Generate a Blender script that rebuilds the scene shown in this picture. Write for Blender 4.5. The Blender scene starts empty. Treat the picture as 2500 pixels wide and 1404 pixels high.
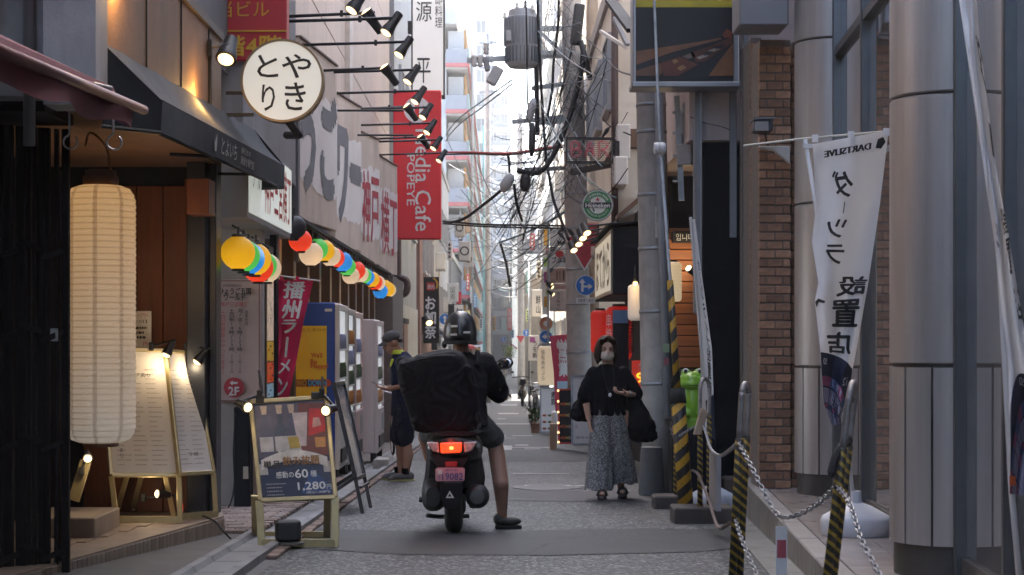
import bpy, bmesh, math, random
from mathutils import Vector, Matrix, Quaternion
from mathutils import noise as mnoise
random.seed(7)
sc = bpy.context.scene
COL = sc.collection
R = math.radians
# ------------------------------------------------------------------ camera, sky, sun, exposure
F, VX, VY, HC = 4200.0, 1222.0, 833.0, 1.05          # focal length and vanishing point in photo pixels (2500 wide)
cd = bpy.data.cameras.new('camera'); cam = bpy.data.objects.new('camera', cd); COL.objects.link(cam)
cam.location = (0, 0, HC); cam.rotation_euler = (R(90), 0, 0)
cd.sensor_width = 36; cd.lens = F / 2500 * 36
cd.shift_x = (1250 - VX) / 2500; cd.shift_y = (VY - 702) / 2500
cd.clip_start = .1; cd.clip_end = 3000
cd.dof.use_dof = True; cd.dof.focus_distance = 14.5; cd.dof.aperture_fstop = 7.1
sc.camera = cam
SUN_EL, SUN_AZ = R(55), R(325)                        # azimuth measured clockwise from +Y
wd = bpy.data.worlds.new('World'); sc.world = wd; wd.use_nodes = True
nt = wd.node_tree; bg = nt.nodes['Background']
sky = nt.nodes.new('ShaderNodeTexSky'); sky.sky_type = 'NISHITA'; sky.sun_disc = False
sky.sun_elevation = SUN_EL; sky.sun_rotation = SUN_AZ; sky.dust_density = 3.2; sky.air_density = 0.85; sky.ozone_density = 0.0
nt.links.new(sky.outputs[0], bg.inputs[0]); bg.inputs[1].default_value = .13
sl = bpy.data.lights.new('sun', 'SUN'); sl.energy = 4.4; sl.angle = R(.6); sl.color = (1, .92, .8)
so = bpy.data.objects.new('sun', sl); COL.objects.link(so)
sdir = Vector((math.sin(SUN_AZ) * math.cos(SUN_EL), math.cos(SUN_AZ) * math.cos(SUN_EL), math.sin(SUN_EL)))
so.rotation_euler = (-sdir).to_track_quat('-Z', 'Y').to_euler(); so.location = (0, 0, 60)
vs = sc.view_settings; vs.view_transform = 'Standard'; vs.look = 'None'; vs.gamma = 1; vs.use_curve_mapping = False
vs.exposure = 2.92
cy = sc.cycles
cy.use_denoising = True; cy.max_bounces = 7; cy.diffuse_bounces = 4; cy.glossy_bounces = 4; cy.transmission_bounces = 4
cy.volume_bounces = 1; cy.transparent_max_bounces = 8; cy.sample_clamp_indirect = 4; cy.caustics_reflective = False; cy.caustics_refractive = False

# ------------------------------------------------------------------ helpers
def W(px, py, Y): return Vector(((px - VX) * Y / F, Y, HC - (py - VY) * Y / F))
_D = [(-60, .9), (0, 1.05), (30, 1.86), (45, 2.12), (80, 2.6), (140, 3.5), (400, 6.0), (1200, 12)]
def G(Y):
    for (a, da), (b, db) in zip(_D, _D[1:]):
        if Y <= b: return HC - (da + (db - da) * (Y - a) / (b - a))
    return HC - _D[-1][1]
def XP(px, Y): return (px - VX) * Y / F
def ZP(py, Y): return HC - (py - VY) * Y / F
V = Vector
ORG = {}
class MB:
    def __init__(s): s.v = []; s.f = []
    def add(s, vs, fs):
        n = len(s.v); s.v += [tuple(p) for p in vs]; s.f += [tuple(i + n for i in f) for f in fs]; return s
    def box(s, x0, x1, y0, y1, z0, z1):
        return s.add([(x, y, z) for z in (z0, z1) for y in (y0, y1) for x in (x0, x1)],
                     [(0, 2, 3, 1), (4, 5, 7, 6), (0, 1, 5, 4), (2, 6, 7, 3), (0, 4, 6, 2), (1, 3, 7, 5)])
    def cbox(s, c, size, m=None):
        a, b, d = [k / 2 for k in size]; m = m or Matrix.Identity(3); c = V(c)
        return s.add([c + m @ V((x, y, z)) for z in (-d, d) for y in (-b, b) for x in (-a, a)],
                     [(0, 2, 3, 1), (4, 5, 7, 6), (0, 1, 5, 4), (2, 6, 7, 3), (0, 4, 6, 2), (1, 3, 7, 5)])
    def hexa(s, p):          # 8 points: 4 of one face then the 4 opposite
        return s.add(p, [(0, 3, 2, 1), (4, 5, 6, 7), (0, 1, 5, 4), (1, 2, 6, 5), (2, 3, 7, 6), (3, 0, 4, 7)])
    def beam(s, a, b, w, h, up=(0, 0, 1)):
        a, b = V(a), V(b); d = (b - a).normalized(); up = V(up)
        if abs(d.dot(up)) > .95: up = V((0, 1, 0))
        x = d.cross(up).normalized() * w / 2; z = x.cross(d).normalized() * h / 2
        return s.hexa([a - x - z, a + x - z, a + x + z, a - x + z, b - x - z, b + x - z, b + x + z, b - x + z])
    def plate(s, poly, u, v, o, t):   # polygon in the (u,v) frame at o, thickness t along -(u x v)
        u, v, o = V(u), V(v), V(o); n = u.cross(v); k = len(poly)
        a = [o + u * p[0] + v * p[1] for p in poly]; b = [p - n * t for p in a]
        return s.add(a + b, [tuple(range(k)), tuple(range(2 * k - 1, k - 1, -1))] + [(i, k + i, k + (i + 1) % k, (i + 1) % k) for i in range(k)])
    def quad(s, a, b, c, d): return s.add([a, b, c, d], [(0, 1, 2, 3)])
    def tube(s, pts, r, n=8, cap=True, sx=1.0):
        pts = [V(p) for p in pts]; k = len(pts); rs = r if isinstance(r, (list, tuple)) else [r] * k
        t0 = (pts[1] - pts[0]).normalized(); ref = V((0, 0, 1)) if abs(t0.z) < .9 else V((0, 1, 0))
        x = t0.cross(ref).normalized(); vs = []; tp = t0
        for i, p in enumerate(pts):
            t = (pts[min(i + 1, k - 1)] - pts[max(i - 1, 0)])
            t = t.normalized() if t.length > 1e-9 else tp
            x = (tp.rotation_difference(t) @ x); x = (x - t * x.dot(t)).normalized(); y = t.cross(x); tp = t
            for j in range(n):
                a = 2 * math.pi * j / n; vs.append(p + (x * math.cos(a) * sx + y * math.sin(a)) * rs[i])
        fs = [(i * n + j, i * n + (j + 1) % n, (i + 1) * n + (j + 1) % n, (i + 1) * n + j) for i in range(k - 1) for j in range(n)]
        if cap: fs += [tuple(range(n - 1, -1, -1)), tuple((k - 1) * n + j for j in range(n))]
        return s.add(vs, fs)
    def lathe(s, prof, n=20, o=(0, 0, 0), m=None, cap=True, sx=1, sy=1):
        o = V(o); m = m or Matrix.Identity(3); vs = []; k = len(prof)
        for r, z in prof:
            for j in range(n):
                a = 2 * math.pi * j / n; vs.append(o + m @ V((r * math.cos(a) * sx, r * math.sin(a) * sy, z)))
        fs = [(i * n + j, i * n + (j + 1) % n, (i + 1) * n + (j + 1) % n, (i + 1) * n + j) for i in range(k - 1) for j in range(n)]
        if cap: fs += [tuple(range(n - 1, -1, -1)), tuple((k - 1) * n + j for j in range(n))]
        return s.add(vs, fs)
    def ell(s, c, r, m=None, n=14, k=9):
        r = (r, r, r) if isinstance(r, (int, float)) else r; m = m or Matrix.Identity(3); c = V(c); vs = [c + m @ V((0, 0, -r[2]))]
        for i in range(1, k):
            t = -math.pi / 2 + math.pi * i / k
            for j in range(n):
                a = 2 * math.pi * j / n
                vs.append(c + m @ V((r[0] * math.cos(t) * math.cos(a), r[1] * math.cos(t) * math.sin(a), r[2] * math.sin(t))))
        vs.append(c + m @ V((0, 0, r[2]))); L = len(vs) - 1
        fs = [(0, 1 + (j + 1) % n, 1 + j) for j in range(n)] + [(L, 1 + (k - 2) * n + j, 1 + (k - 2) * n + (j + 1) % n) for j in range(n)]
        fs += [(1 + i * n + j, 1 + i * n + (j + 1) % n, 1 + (i + 1) * n + (j + 1) % n, 1 + (i + 1) * n + j) for i in range(k - 2) for j in range(n)]
        return s.add(vs, fs)
    def limb(s, pts, rs, n=12, sx=1.0):
        s.tube(pts, rs, n, sx=sx)
        for p, r in zip(pts, rs): s.ell(p, r * .995, n=10, k=7)
        return s
    def loft(s, secs, n=24):   # (centre, rx, ry)
        vs = []
        for c, rx, ry in secs:
            for j in range(n):
                a = 2 * math.pi * j / n; vs.append(V(c) + V((rx * math.cos(a), ry * math.sin(a), 0)))
        k = len(secs)
        fs = [(i * n + j, i * n + (j + 1) % n, (i + 1) * n + (j + 1) % n, (i + 1) * n + j) for i in range(k - 1) for j in range(n)]
        fs += [tuple(range(n - 1, -1, -1)), tuple((k - 1) * n + j for j in range(n))]
        return s.add(vs, fs)
    def grid(s, fn, nu, nv, thick=0):
        vs = [fn(i / nu, j / nv) for j in range(nv + 1) for i in range(nu + 1)]; w = nu + 1
        return s.add(vs, [(j * w + i, j * w + i + 1, (j + 1) * w + i + 1, (j + 1) * w + i) for j in range(nv) for i in range(nu)])
    def mesh(s, name, off=V((0, 0, 0)), bevel=0, seg=1):
        me = bpy.data.meshes.new(name); o = V(off)
        me.from_pydata([V(p) - o for p in s.v], [], s.f)
        if len(s.f) < 40000:
            bm = bmesh.new(); bm.from_mesh(me)
            bmesh.ops.recalc_face_normals(bm, faces=bm.faces)
            if bevel:
                ed = [e for e in bm.edges if len(e.link_faces) == 2 and e.calc_face_angle(0) > .5]
                bmesh.ops.bevel(bm, geom=ed, offset=bevel, segments=seg, profile=.6, affect='EDGES', clamp_overlap=True)
            bm.to_mesh(me); bm.free()
        me.update(); return me
    def build(s, name, mat, parent=None, smooth=False, bevel=0, label=None, cat=None, group=None, kind=None, seg=1, center=True):
        if parent is not None: off = ORG[parent.name]
        elif kind or not center: off = V((0, 0, 0))
        else:
            xs = [p[0] for p in s.v]; ys = [p[1] for p in s.v]; zs = [p[2] for p in s.v]
            off = V(((min(xs) + max(xs)) / 2, (min(ys) + max(ys)) / 2, min(zs)))
        me = s.mesh(name, off, bevel, seg); return link(name, me, mat, parent, off, smooth, label, cat, group, kind)
def link(name, me, mat, parent, off, smooth=False, label=None, cat=None, group=None, kind=None):
    if mat is not None and not me.materials: me.materials.append(mat)
    if smooth is True: me.polygons.foreach_set('use_smooth', [True] * len(me.polygons))
    elif smooth:
        me.polygons.foreach_set('use_smooth', [True] * len(me.polygons)); me.set_sharp_from_angle(angle=R(smooth))
    o = bpy.data.objects.new(name, me); COL.objects.link(o)
    if parent is not None: o.parent = parent
    else: o.location = off
    ORG[o.name] = V(off)
    for k, x in (('label', label), ('category', cat), ('group', group), ('kind', kind)):
        if x: o[k] = x
    return o
def T(name, label, cat, loc=(0, 0, 0), group=None, kind=None):
    o = bpy.data.objects.new(name, None); COL.objects.link(o); o.location = loc; o.empty_display_size = .1
    ORG[o.name] = V(loc)
    for k, x in (('label', label), ('category', cat), ('group', group), ('kind', kind)):
        if x: o[k] = x
    return o
def dup(root, loc, rz=None, label=None, scale=None):
    r = root.copy(); COL.objects.link(r); r.location = loc
    if rz is not None: r.rotation_euler = (0, 0, rz)
    if scale: r.scale = (scale,) * 3
    if label: r['label'] = label
    for c in list(root.children):
        k = c.copy(); COL.objects.link(k); k.parent = r
        for g in list(c.children):
            q = g.copy(); COL.objects.link(q); q.parent = k
    return r
def piece(src, loc, parent, rot=None, scale=None):     # alike pieces share mesh data
    o = src.copy(); COL.objects.link(o); o.parent = parent; o.location = V(loc) - ORG[parent.name]
    if rot: o.rotation_euler = rot
    if scale: o.scale = scale
    return o
def remesh(mb, voxel, it=6, name='m', off=(0, 0, 0), fac=.5):
    me = bpy.data.meshes.new('tmp'); me.from_pydata(mb.v, [], mb.f); o = bpy.data.objects.new('tmp', me); COL.objects.link(o)
    m = o.modifiers.new('r', 'REMESH'); m.mode = 'VOXEL'; m.voxel_size = voxel
    if it: q = o.modifiers.new('s', 'SMOOTH'); q.factor = fac; q.iterations = it
    dg = bpy.context.evaluated_depsgraph_get(); out = bpy.data.meshes.new_from_object(o.evaluated_get(dg)); out.name = name
    bpy.data.objects.remove(o); bpy.data.meshes.remove(me)
    out.transform(Matrix.Translation(-V(off))); return out
def organic(mb, name, mat, parent, voxel=.008, it=6, label=None, fac=.5, fold=0, freq=(14, 14, 7)):
    me = remesh(mb, voxel, it, name, ORG[parent.name], fac); me.materials.clear()
    if fold:     # cloth creases: ridged noise along the normals
        cs = [v.co.copy() for v in me.vertices]; ns = [v.normal.copy() for v in me.vertices]; fl = []
        for c, n in zip(cs, ns):
            r = 1 - abs(mnoise.noise((c.x * freq[0] + 3 * mnoise.noise(c * 4), c.y * freq[1], c.z * freq[2]))) * 2; fl += (c + n * (fold * (r + .45)))[:]
        me.vertices.foreach_set('co', fl); me.update()
    return link(name, me, mat, parent, ORG[parent.name], True, label)
def cr(pts, k=6):           # Catmull-Rom through points
    p = [V(q) for q in pts]; p = [p[0] * 2 - p[1]] + p + [p[-1] * 2 - p[-2]]; out = []
    for i in range(1, len(p) - 2):
        for j in range(k):
            t = j / k; a, b, c, d = p[i - 1:i + 3]
            out.append(.5 * ((2 * b) + (c - a) * t + (2 * a - 5 * b + 4 * c - d) * t * t + (3 * b - a - 3 * c + d) * t ** 3))
    return out + [p[-2]]
def sag(a, b, s, n=14):
    a, b = V(a), V(b); return [a.lerp(b, i / n) - V((0, 0, s * 4 * (i / n) * (1 - i / n))) for i in range(n + 1)]
# ------------------------------------------------------------------ materials
MC = {}
def M(name, col, rough=.7, metal=0, var=.18, scale=5, bump=0, bscale=60, rnd=0, spec=.5, grime=0, emis=None, coat=0, dark=None, stretch=None):
    if name in MC: return MC[name]
    m = bpy.data.materials.new(name); m.use_nodes = True; t = m.node_tree; N = t.nodes; L = t.links; b = N['Principled BSDF']
    b.inputs['Roughness'].default_value = rough; b.inputs['Metallic'].default_value = metal
    b.inputs['Specular IOR Level'].default_value = spec; b.inputs['Coat Weight'].default_value = coat
    tc = N.new('ShaderNodeTexCoord'); src = tc.outputs['Object']
    if stretch:
        mp = N.new('ShaderNodeMapping'); mp.inputs['Scale'].default_value = stretch; L.new(src, mp.inputs[0]); src = mp.outputs[0]
    nz = N.new('ShaderNodeTexNoise'); nz.inputs['Scale'].default_value = scale; nz.inputs['Detail'].default_value = 6; nz.inputs['Roughness'].default_value = .62
    L.new(src, nz.inputs[0])
    rp = N.new('ShaderNodeMapRange'); rp.inputs[1].default_value = .3; rp.inputs[2].default_value = .7
    rp.inputs[3].default_value = 1 - var; rp.inputs[4].default_value = 1 + var; L.new(nz.outputs[0], rp.inputs[0])
    mul = N.new('ShaderNodeVectorMath'); mul.operation = 'SCALE'; mul.inputs[0].default_value = col[:3]; L.new(rp.outputs[0], mul.inputs['Scale'])
    out = mul.outputs[0]
    if rnd:
        oi = N.new('ShaderNodeObjectInfo'); r2 = N.new('ShaderNodeMapRange'); r2.inputs[3].default_value = 1 - rnd; r2.inputs[4].default_value = 1 + rnd
        L.new(oi.outputs['Random'], r2.inputs[0]); m2 = N.new('ShaderNodeVectorMath'); m2.operation = 'SCALE'
        L.new(out, m2.inputs[0]); L.new(r2.outputs[0], m2.inputs['Scale']); out = m2.outputs[0]
    if grime:
        n2 = N.new('ShaderNodeTexNoise'); n2.inputs['Scale'].default_value = 1.3; n2.inputs['Detail'].default_value = 8; n2.inputs['Roughness'].default_value = .7
        mp = N.new('ShaderNodeMapping'); mp.inputs['Scale'].default_value = (1.5, 1.5, .35); L.new(tc.outputs['Object'], mp.inputs[0]); L.new(mp.outputs[0], n2.inputs[0])
        cr_ = N.new('ShaderNodeMapRange'); cr_.inputs[1].default_value = .48; cr_.inputs[2].default_value = .72; cr_.inputs[4].default_value = grime; L.new(n2.outputs[0], cr_.inputs[0])
        mx = N.new('ShaderNodeMixRGB'); d = dark or (.06, .05, .045); mx.inputs[2].default_value = (*d, 1); L.new(cr_.outputs[0], mx.inputs[0]); L.new(out, mx.inputs[1]); out = mx.outputs[0]
    L.new(out, b.inputs['Base Color'])
    rr = N.new('ShaderNodeMapRange'); rr.inputs[3].default_value = max(.02, rough * .8); rr.inputs[4].default_value = min(1, rough * 1.25)
    L.new(nz.outputs[0], rr.inputs[0]); L.new(rr.outputs[0], b.inputs['Roughness'])
    if bump:
        n3 = N.new('ShaderNodeTexNoise'); n3.inputs['Scale'].default_value = bscale; n3.inputs['Detail'].default_value = 4; L.new(src, n3.inputs[0])
        bp = N.new('ShaderNodeBump'); bp.inputs['Strength'].default_value = bump; bp.inputs['Distance'].default_value = .01
        L.new(n3.outputs[0], bp.inputs['Height']); L.new(bp.outputs[0], b.inputs['Normal'])
    if emis:
        b.inputs['Emission Color'].default_value = (*emis[0], 1); b.inputs['Emission Strength'].default_value = emis[1]
    MC[name] = m; return m
def GLASS(name, tint=(.78, .8, .84), rough=.02):
    return M(name, tint, rough, .9, .03, 2)
black = M('black_metal', (.012, .012, .014), .45, .2, .25, 9)
blackp = M('black_plastic', (.015, .015, .017), .5, 0, .2, 12)
steel = M('steel', (.45, .46, .48), .35, .9, .2, 18, bump=.1)
galv = M('galvanised', (.32, .34, .36), .5, .7, .22, 9)
white = M('white_paint', (.72, .72, .72), .5, 0, .06, 4)
offwhite = M('offwhite', (.62, .6, .56), .6, 0, .08, 3, grime=.12)
ink = M('black_ink', (.02, .02, .022), .6, 0, .1)
redink = M('red_ink', (.45, .03, .03), .6, 0, .1)
greyp = M('grey_paint', (.2, .205, .22), .55, 0, .12, 4, grime=.25)
wire = M('wire_black', (.01, .01, .011), .7, 0, .2, spec=.25)
conc = M('concrete', (.41, .385, .36), .85, 0, .2, 5, bump=.35, bscale=70, grime=.35)
rubber = M('rubber', (.012, .012, .012), .8, 0, .2, 20)
warm_lens = M('warm_lens', (.9, .7, .4), .3, 0, 0, emis=((1, .68, .32), .4))
warm_bulb = M('warm_bulb', (.9, .7, .4), .3, 0, 0, emis=((1, .6, .22), .45))
gold = M('gold_frame', (.5, .41, .22), .4, .55, .12, 14)
skin_w = M('skin_woman', (.46, .27, .2), .55, 0, .08, 30, bump=.05, bscale=200)
skin_m = M('skin_man', (.36, .2, .14), .55, 0, .08, 30, bump=.05, bscale=200)
hairm = M('brown_hair', (.026, .014, .009), .6, 0, .35, 60, spec=.2, bump=.6, bscale=90, stretch=(1, 1, .12))
# ------------------------------------------------------------------ lettering
_TX = {}
def glyphs(body, bold=0):
    k = (body, bold)
    if k not in _TX:
        c = bpy.data.curves.new('t', 'FONT'); c.body = body; c.resolution_u = 2; c.offset = bold; c.fill_mode = 'FRONT'
        o = bpy.data.objects.new('t', c); COL.objects.link(o)
        me = bpy.data.meshes.new_from_object(o.evaluated_get(bpy.context.evaluated_depsgraph_get()))
        vs = [(v.co.x, v.co.y) for v in me.vertices]; fs = [tuple(p.vertices) for p in me.polygons]
        bpy.data.objects.remove(o); bpy.data.curves.remove(c); bpy.data.meshes.remove(me); _TX[k] = (vs, fs)
    return _TX[k]
def text2d(body, w, h, vertical=False, bold=0, fit='both', gap=.06, lines=False):
    """glyph polygons laid out in a box w x h centred on 0"""
    vs, fs = [], []
    if vertical:
        n = len(body); ch = h / n
        for i, c in enumerate(body):
            if c == ' ': continue
            gv, gf = glyphs(c, bold)
            rot = c in 'ー～〜〈〉()'
            pts = [(y, -x) for x, y in gv] if rot else gv
            if not pts: continue
            x0 = min(p[0] for p in pts); x1 = max(p[0] for p in pts); y0 = min(p[1] for p in pts); y1 = max(p[1] for p in pts)
            sx = w * (1 - gap) / 1.0; sy = ch * (1 - gap) / 1.0
            cx, cy_ = (x0 + x1) / 2, (y0 + y1) / 2; base = len(vs)
            k = max(x1 - x0, y1 - y0, .62); kx = sx / max(k, .9); ky = sy / max(k, .9)
            oy = h / 2 - ch * (i + .5)
            vs += [((p[0] - cx) * kx, oy + (p[1] - cy_) * ky) for p in pts]; fs += [tuple(q + base for q in f) for f in gf]
        return vs, fs
    gv, gf = glyphs(body, bold)
    x0 = min(p[0] for p in gv); x1 = max(p[0] for p in gv); y0 = min(p[1] for p in gv); y1 = max(p[1] for p in gv)
    kx, ky = w / (x1 - x0), h / (y1 - y0)
    if fit == 'min': kx = ky = min(kx, ky)
    return [((p[0] - (x0 + x1) / 2) * kx, (p[1] - (y0 + y1) / 2) * ky) for p in gv], list(gf)
def text(body, c, u, v, w, h, mat, parent, vertical=False, bold=0, fit='both', off=.004, warp=None, name='lettering', rot=0, arc=None):
    vs, fs = text2d(body, w, h, vertical, 0, fit)
    if warp and len(vs) < 4000:
        bm = bmesh.new(); q = [bm.verts.new((x, y, 0)) for x, y in vs]
        for f in fs:
            try: bm.faces.new([q[i] for i in f])
            except ValueError: pass
        bmesh.ops.triangulate(bm, faces=bm.faces)
        for _ in range(3):
            ed = [e for e in bm.edges if abs(e.verts[0].co.x - e.verts[1].co.x) > w * .07 or abs(e.verts[0].co.y - e.verts[1].co.y) > h * (.012 if vertical else .07)]
            if ed: bmesh.ops.subdivide_edges(bm, edges=ed, cuts=1); bmesh.ops.triangulate(bm, faces=bm.faces)
        bm.verts.index_update(); vs = [(v.co.x, v.co.y) for v in bm.verts]; fs = [tuple(v.index for v in f.verts) for f in bm.faces]; bm.free()
    zs = [0] * len(vs)
    if bold > 0:
        ch = min(h / len(body) if vertical else h, w) * bold * .9; bx, by = (ch, ch) if not warp else ((ch, ch * h / w) if abs(w - h) < 1e-6 and False else (ch, ch)); v0, f0, n0 = list(vs), list(fs), len(vs)
        for k, (dx, dy) in enumerate(((bx, 0), (-bx, 0), (0, by), (0, -by))): vs = vs + [(x + dx, y + dy) for x, y in v0]; fs = fs + [tuple(i + n0 * (k + 1) for i in f) for f in f0]; zs = zs + [.0004 * (k + 1)] * n0
    if rot: vs = [(x * math.cos(rot) - y * math.sin(rot), x * math.sin(rot) + y * math.cos(rot)) for x, y in vs]
    if arc: vs = [((arc + y) * math.sin(x / arc), (arc + y) * math.cos(x / arc) - arc) for x, y in vs]
    mb = MB()
    if warp: mb.add([warp(x, y) + V((0, -z, 0)) for (x, y), z in zip(vs, zs)], fs)
    else:
        c, u, v = V(c), V(u), V(v); n = u.cross(v) * off; nz = u.cross(v); mb.add([c + u * x + v * y + n + nz * z for (x, y), z in zip(vs, zs)], fs)
    me = bpy.data.meshes.new(name); o = ORG[parent.name]; me.from_pydata([V(p) - o for p in mb.v], [], mb.f)
    ob = link(name, me, mat, parent, o); ob['kind'] = 'stuff'; return ob
UX, UZ, UYL, UYR = V((1, 0, 0)), V((0, 0, 1)), V((0, 1, 0)), V((0, -1, 0))
def dashes(c, u, v, w, h, rows, mat, parent, seed=1, cols=1, off=.004, th=.45, name='printed_lines', fill=.75):
    rg = random.Random(seed); mb = MB(); c, u, v = V(c), V(u), V(v); n = u.cross(v) * off; rh = h / rows; cw = w / cols
    for i in range(rows):
        for q in range(cols):
            x = -w / 2 + cw * q + cw * .04; xe = -w / 2 + cw * (q + 1) - cw * .04 - rg.random() * cw * (1 - fill); y = h / 2 - rh * (i + .5)
            while x < xe:
                d = rh * th * (.5 + rg.random()); e = min(x + d, xe)
                mb.quad(*[c + n + u * a + v * b for a, b in ((x, y - rh * th / 2), (e, y - rh * th / 2), (e, y + rh * th / 2 * (.6 + .4 * rg.random())), (x, y + rh * th / 2))])
                x = e + rh * .14
    o = mb.build(name, mat, parent); o['kind'] = 'stuff'; return o
def panel(mb, c, u, v, w, h, t): # slab centred at c with its front face on c
    return mb.plate([(-w / 2, -h / 2), (w / 2, -h / 2), (w / 2, h / 2), (-w / 2, h / 2)], u, v, c, t)
def disc_poly(r, n=36): return [(r * math.cos(2 * math.pi * i / n), r * math.sin(2 * math.pi * i / n)) for i in range(n)]
def ring(mb, c, u, v, r0, r1, off=0, n=36, a0=0, a1=2 * math.pi):
    c, u, v = V(c), V(u), V(v); c = c + u.cross(v) * off
    P = lambda r, a: c + u * (r * math.cos(a)) + v * (r * math.sin(a))
    for i in range(n):
        a, b = a0 + (a1 - a0) * i / n, a0 + (a1 - a0) * (i + 1) / n
        mb.quad(P(r0, a), P(r1, a), P(r1, b), P(r0, b))
    return mb
def frame_(mb, c, u, v, w, h, b, t, front=0):
    c, u, v = V(c), V(u), V(v)
    for (x0, x1, y0, y1) in ((-w / 2, w / 2, -h / 2, -h / 2 + b), (-w / 2, w / 2, h / 2 - b, h / 2), (-w / 2, -w / 2 + b, -h / 2 + b, h / 2 - b), (w / 2 - b, w / 2, -h / 2 + b, h / 2 - b)):
        mb.plate([(x0, y0), (x1, y0), (x1, y1), (x0, y1)], u, v, c + u.cross(v) * front, t)
    return mb
def point_light(name, loc, power, col=(1, .62, .28), rad=.03, parent=None):
    l = bpy.data.lights.new(name, 'POINT'); l.energy = power; l.color = col; l.shadow_soft_size = rad
    o = bpy.data.objects.new(name, l); COL.objects.link(o); o.location = loc
    if parent: o.parent = parent; o.location = V(loc) - ORG[parent.name]
    return o
# ================================================================== THE SETTING
def asphalt(name, base, speck, sc_=95, patch=.35):
    m = bpy.data.materials.new(name); m.use_nodes = True; t = m.node_tree; N = t.nodes; L = t.links; b = N['Principled BSDF']
    tc = N.new('ShaderNodeTexCoord'); vo = N.new('ShaderNodeTexVoronoi'); vo.inputs['Scale'].default_value = sc_; L.new(tc.outputs['Object'], vo.inputs[0])
    sx = N.new('ShaderNodeSeparateColor'); L.new(vo.outputs['Color'], sx.inputs[0])
    mr = N.new('ShaderNodeMapRange'); mr.inputs[1].default_value = .62; mr.inputs[2].default_value = 1; L.new(sx.outputs[0], mr.inputs[0])
    mx = N.new('ShaderNodeMixRGB'); mx.inputs[1].default_value = (*base, 1); mx.inputs[2].default_value = (*speck, 1); L.new(mr.outputs[0], mx.inputs[0])
    nz = N.new('ShaderNodeTexNoise'); nz.inputs['Scale'].default_value = .9; nz.inputs['Detail'].default_value = 7; nz.inputs['Roughness'].default_value = .65; L.new(tc.outputs['Object'], nz.inputs[0])
    mr2 = N.new('ShaderNodeMapRange'); mr2.inputs[1].default_value = .32; mr2.inputs[2].default_value = .68; mr2.inputs[3].default_value = 1 - patch; mr2.inputs[4].default_value = 1 + patch; L.new(nz.outputs[0], mr2.inputs[0])
    sc2 = N.new('ShaderNodeVectorMath'); sc2.operation = 'SCALE'; L.new(mx.outputs[0], sc2.inputs[0]); L.new(mr2.outputs[0], sc2.inputs['Scale']); L.new(sc2.outputs[0], b.inputs['Base Color'])
    n2 = N.new('ShaderNodeTexNoise'); n2.inputs['Scale'].default_value = 2.3; n2.inputs['Detail'].default_value = 5; n2.inputs['Distortion'].default_value = .6; L.new(tc.outputs['Object'], n2.inputs[0])
    st = N.new('ShaderNodeMapRange'); st.inputs[1].default_value = .58; st.inputs[2].default_value = .7; st.inputs[4].default_value = .55; L.new(n2.outputs[0], st.inputs[0])
    ad = N.new('ShaderNodeMixRGB'); ad.blend_type = 'ADD'; ad.inputs[0].default_value = .35; L.new(tc.outputs['Object'], ad.inputs[1]); L.new(n2.outputs['Color'], ad.inputs[2])
    ck = N.new('ShaderNodeTexVoronoi'); ck.feature = 'DISTANCE_TO_EDGE'; ck.inputs['Scale'].default_value = .55; L.new(ad.outputs[0], ck.inputs[0])
    cl_ = N.new('ShaderNodeMath'); cl_.operation = 'LESS_THAN'; cl_.inputs[1].default_value = .006; L.new(ck.outputs['Distance'], cl_.inputs[0])
    mxx = N.new('ShaderNodeMath'); mxx.operation = 'MAXIMUM'; L.new(st.outputs[0], mxx.inputs[0]); L.new(cl_.outputs[0], mxx.inputs[1])
    dk = N.new('ShaderNodeMixRGB'); dk.inputs[2].default_value = (.018, .018, .02, 1); m7 = N.new('ShaderNodeMath'); m7.operation = 'MULTIPLY'; m7.inputs[1].default_value = .7; L.new(mxx.outputs[0], m7.inputs[0]); L.new(m7.outputs[0], dk.inputs[0]); L.new(sc2.outputs[0], dk.inputs[1]); L.new(dk.outputs[0], b.inputs['Base Color'])
    r = N.new('ShaderNodeMapRange'); r.inputs[3].default_value = .5; r.inputs[4].default_value = .85; L.new(nz.outputs[0], r.inputs[0]); L.new(r.outputs[0], b.inputs['Roughness'])
    bp = N.new('ShaderNodeBump'); bp.inputs['Strength'].default_value = .7; bp.inputs['Distance'].default_value = .006; L.new(vo.outputs['Distance'], bp.inputs['Height']); L.new(bp.outputs[0], b.inputs['Normal'])
    return m
m_road = asphalt('asphalt', (.026, .031, .034), (.215, .222, .225), 56)
m_patch = asphalt('asphalt_smooth', (.034, .039, .043), (.052, .058, .062), 160, .25)
m_patch2 = asphalt('asphalt_dark', (.032, .034, .04), (.1, .1, .11), 110, .3)
ys = [-60, -20] + [i * 2.0 for i in range(0, 71)] + [160, 200, 260, 330, 400, 600, 1200]
def strip(x0, x1, ya, yb, dz, n=None):
    mb = MB(); yy = sorted({ya, yb} | {y for y in ys if ya < y < yb}); f0 = x0 if callable(x0) else (lambda y: x0); f1 = x1 if callable(x1) else (lambda y: x1)
    for a, b in zip(yy, yy[1:]):
        mb.quad((f0(a), a, G(a) + dz), (f1(a), a, G(a) + dz), (f1(b), b, G(b) + dz), (f0(b), b, G(b) + dz))
    return mb
strip(-600, 600, -60, 1200, 0).build('ground', M('ground', (.12, .12, .12), .9, 0, .25, .5, bump=.3), kind='structure')
strip(-1.36, 1.9, -40, 700, .004).build('road', m_road, kind='structure')
def flat(name, pts, dz, mat, kind='structure'):
    mb = MB(); mb.add([(x, y, G(y) + dz) for x, y in pts], [tuple(range(len(pts)))]); return mb.build(name, mat, kind=kind)
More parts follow.
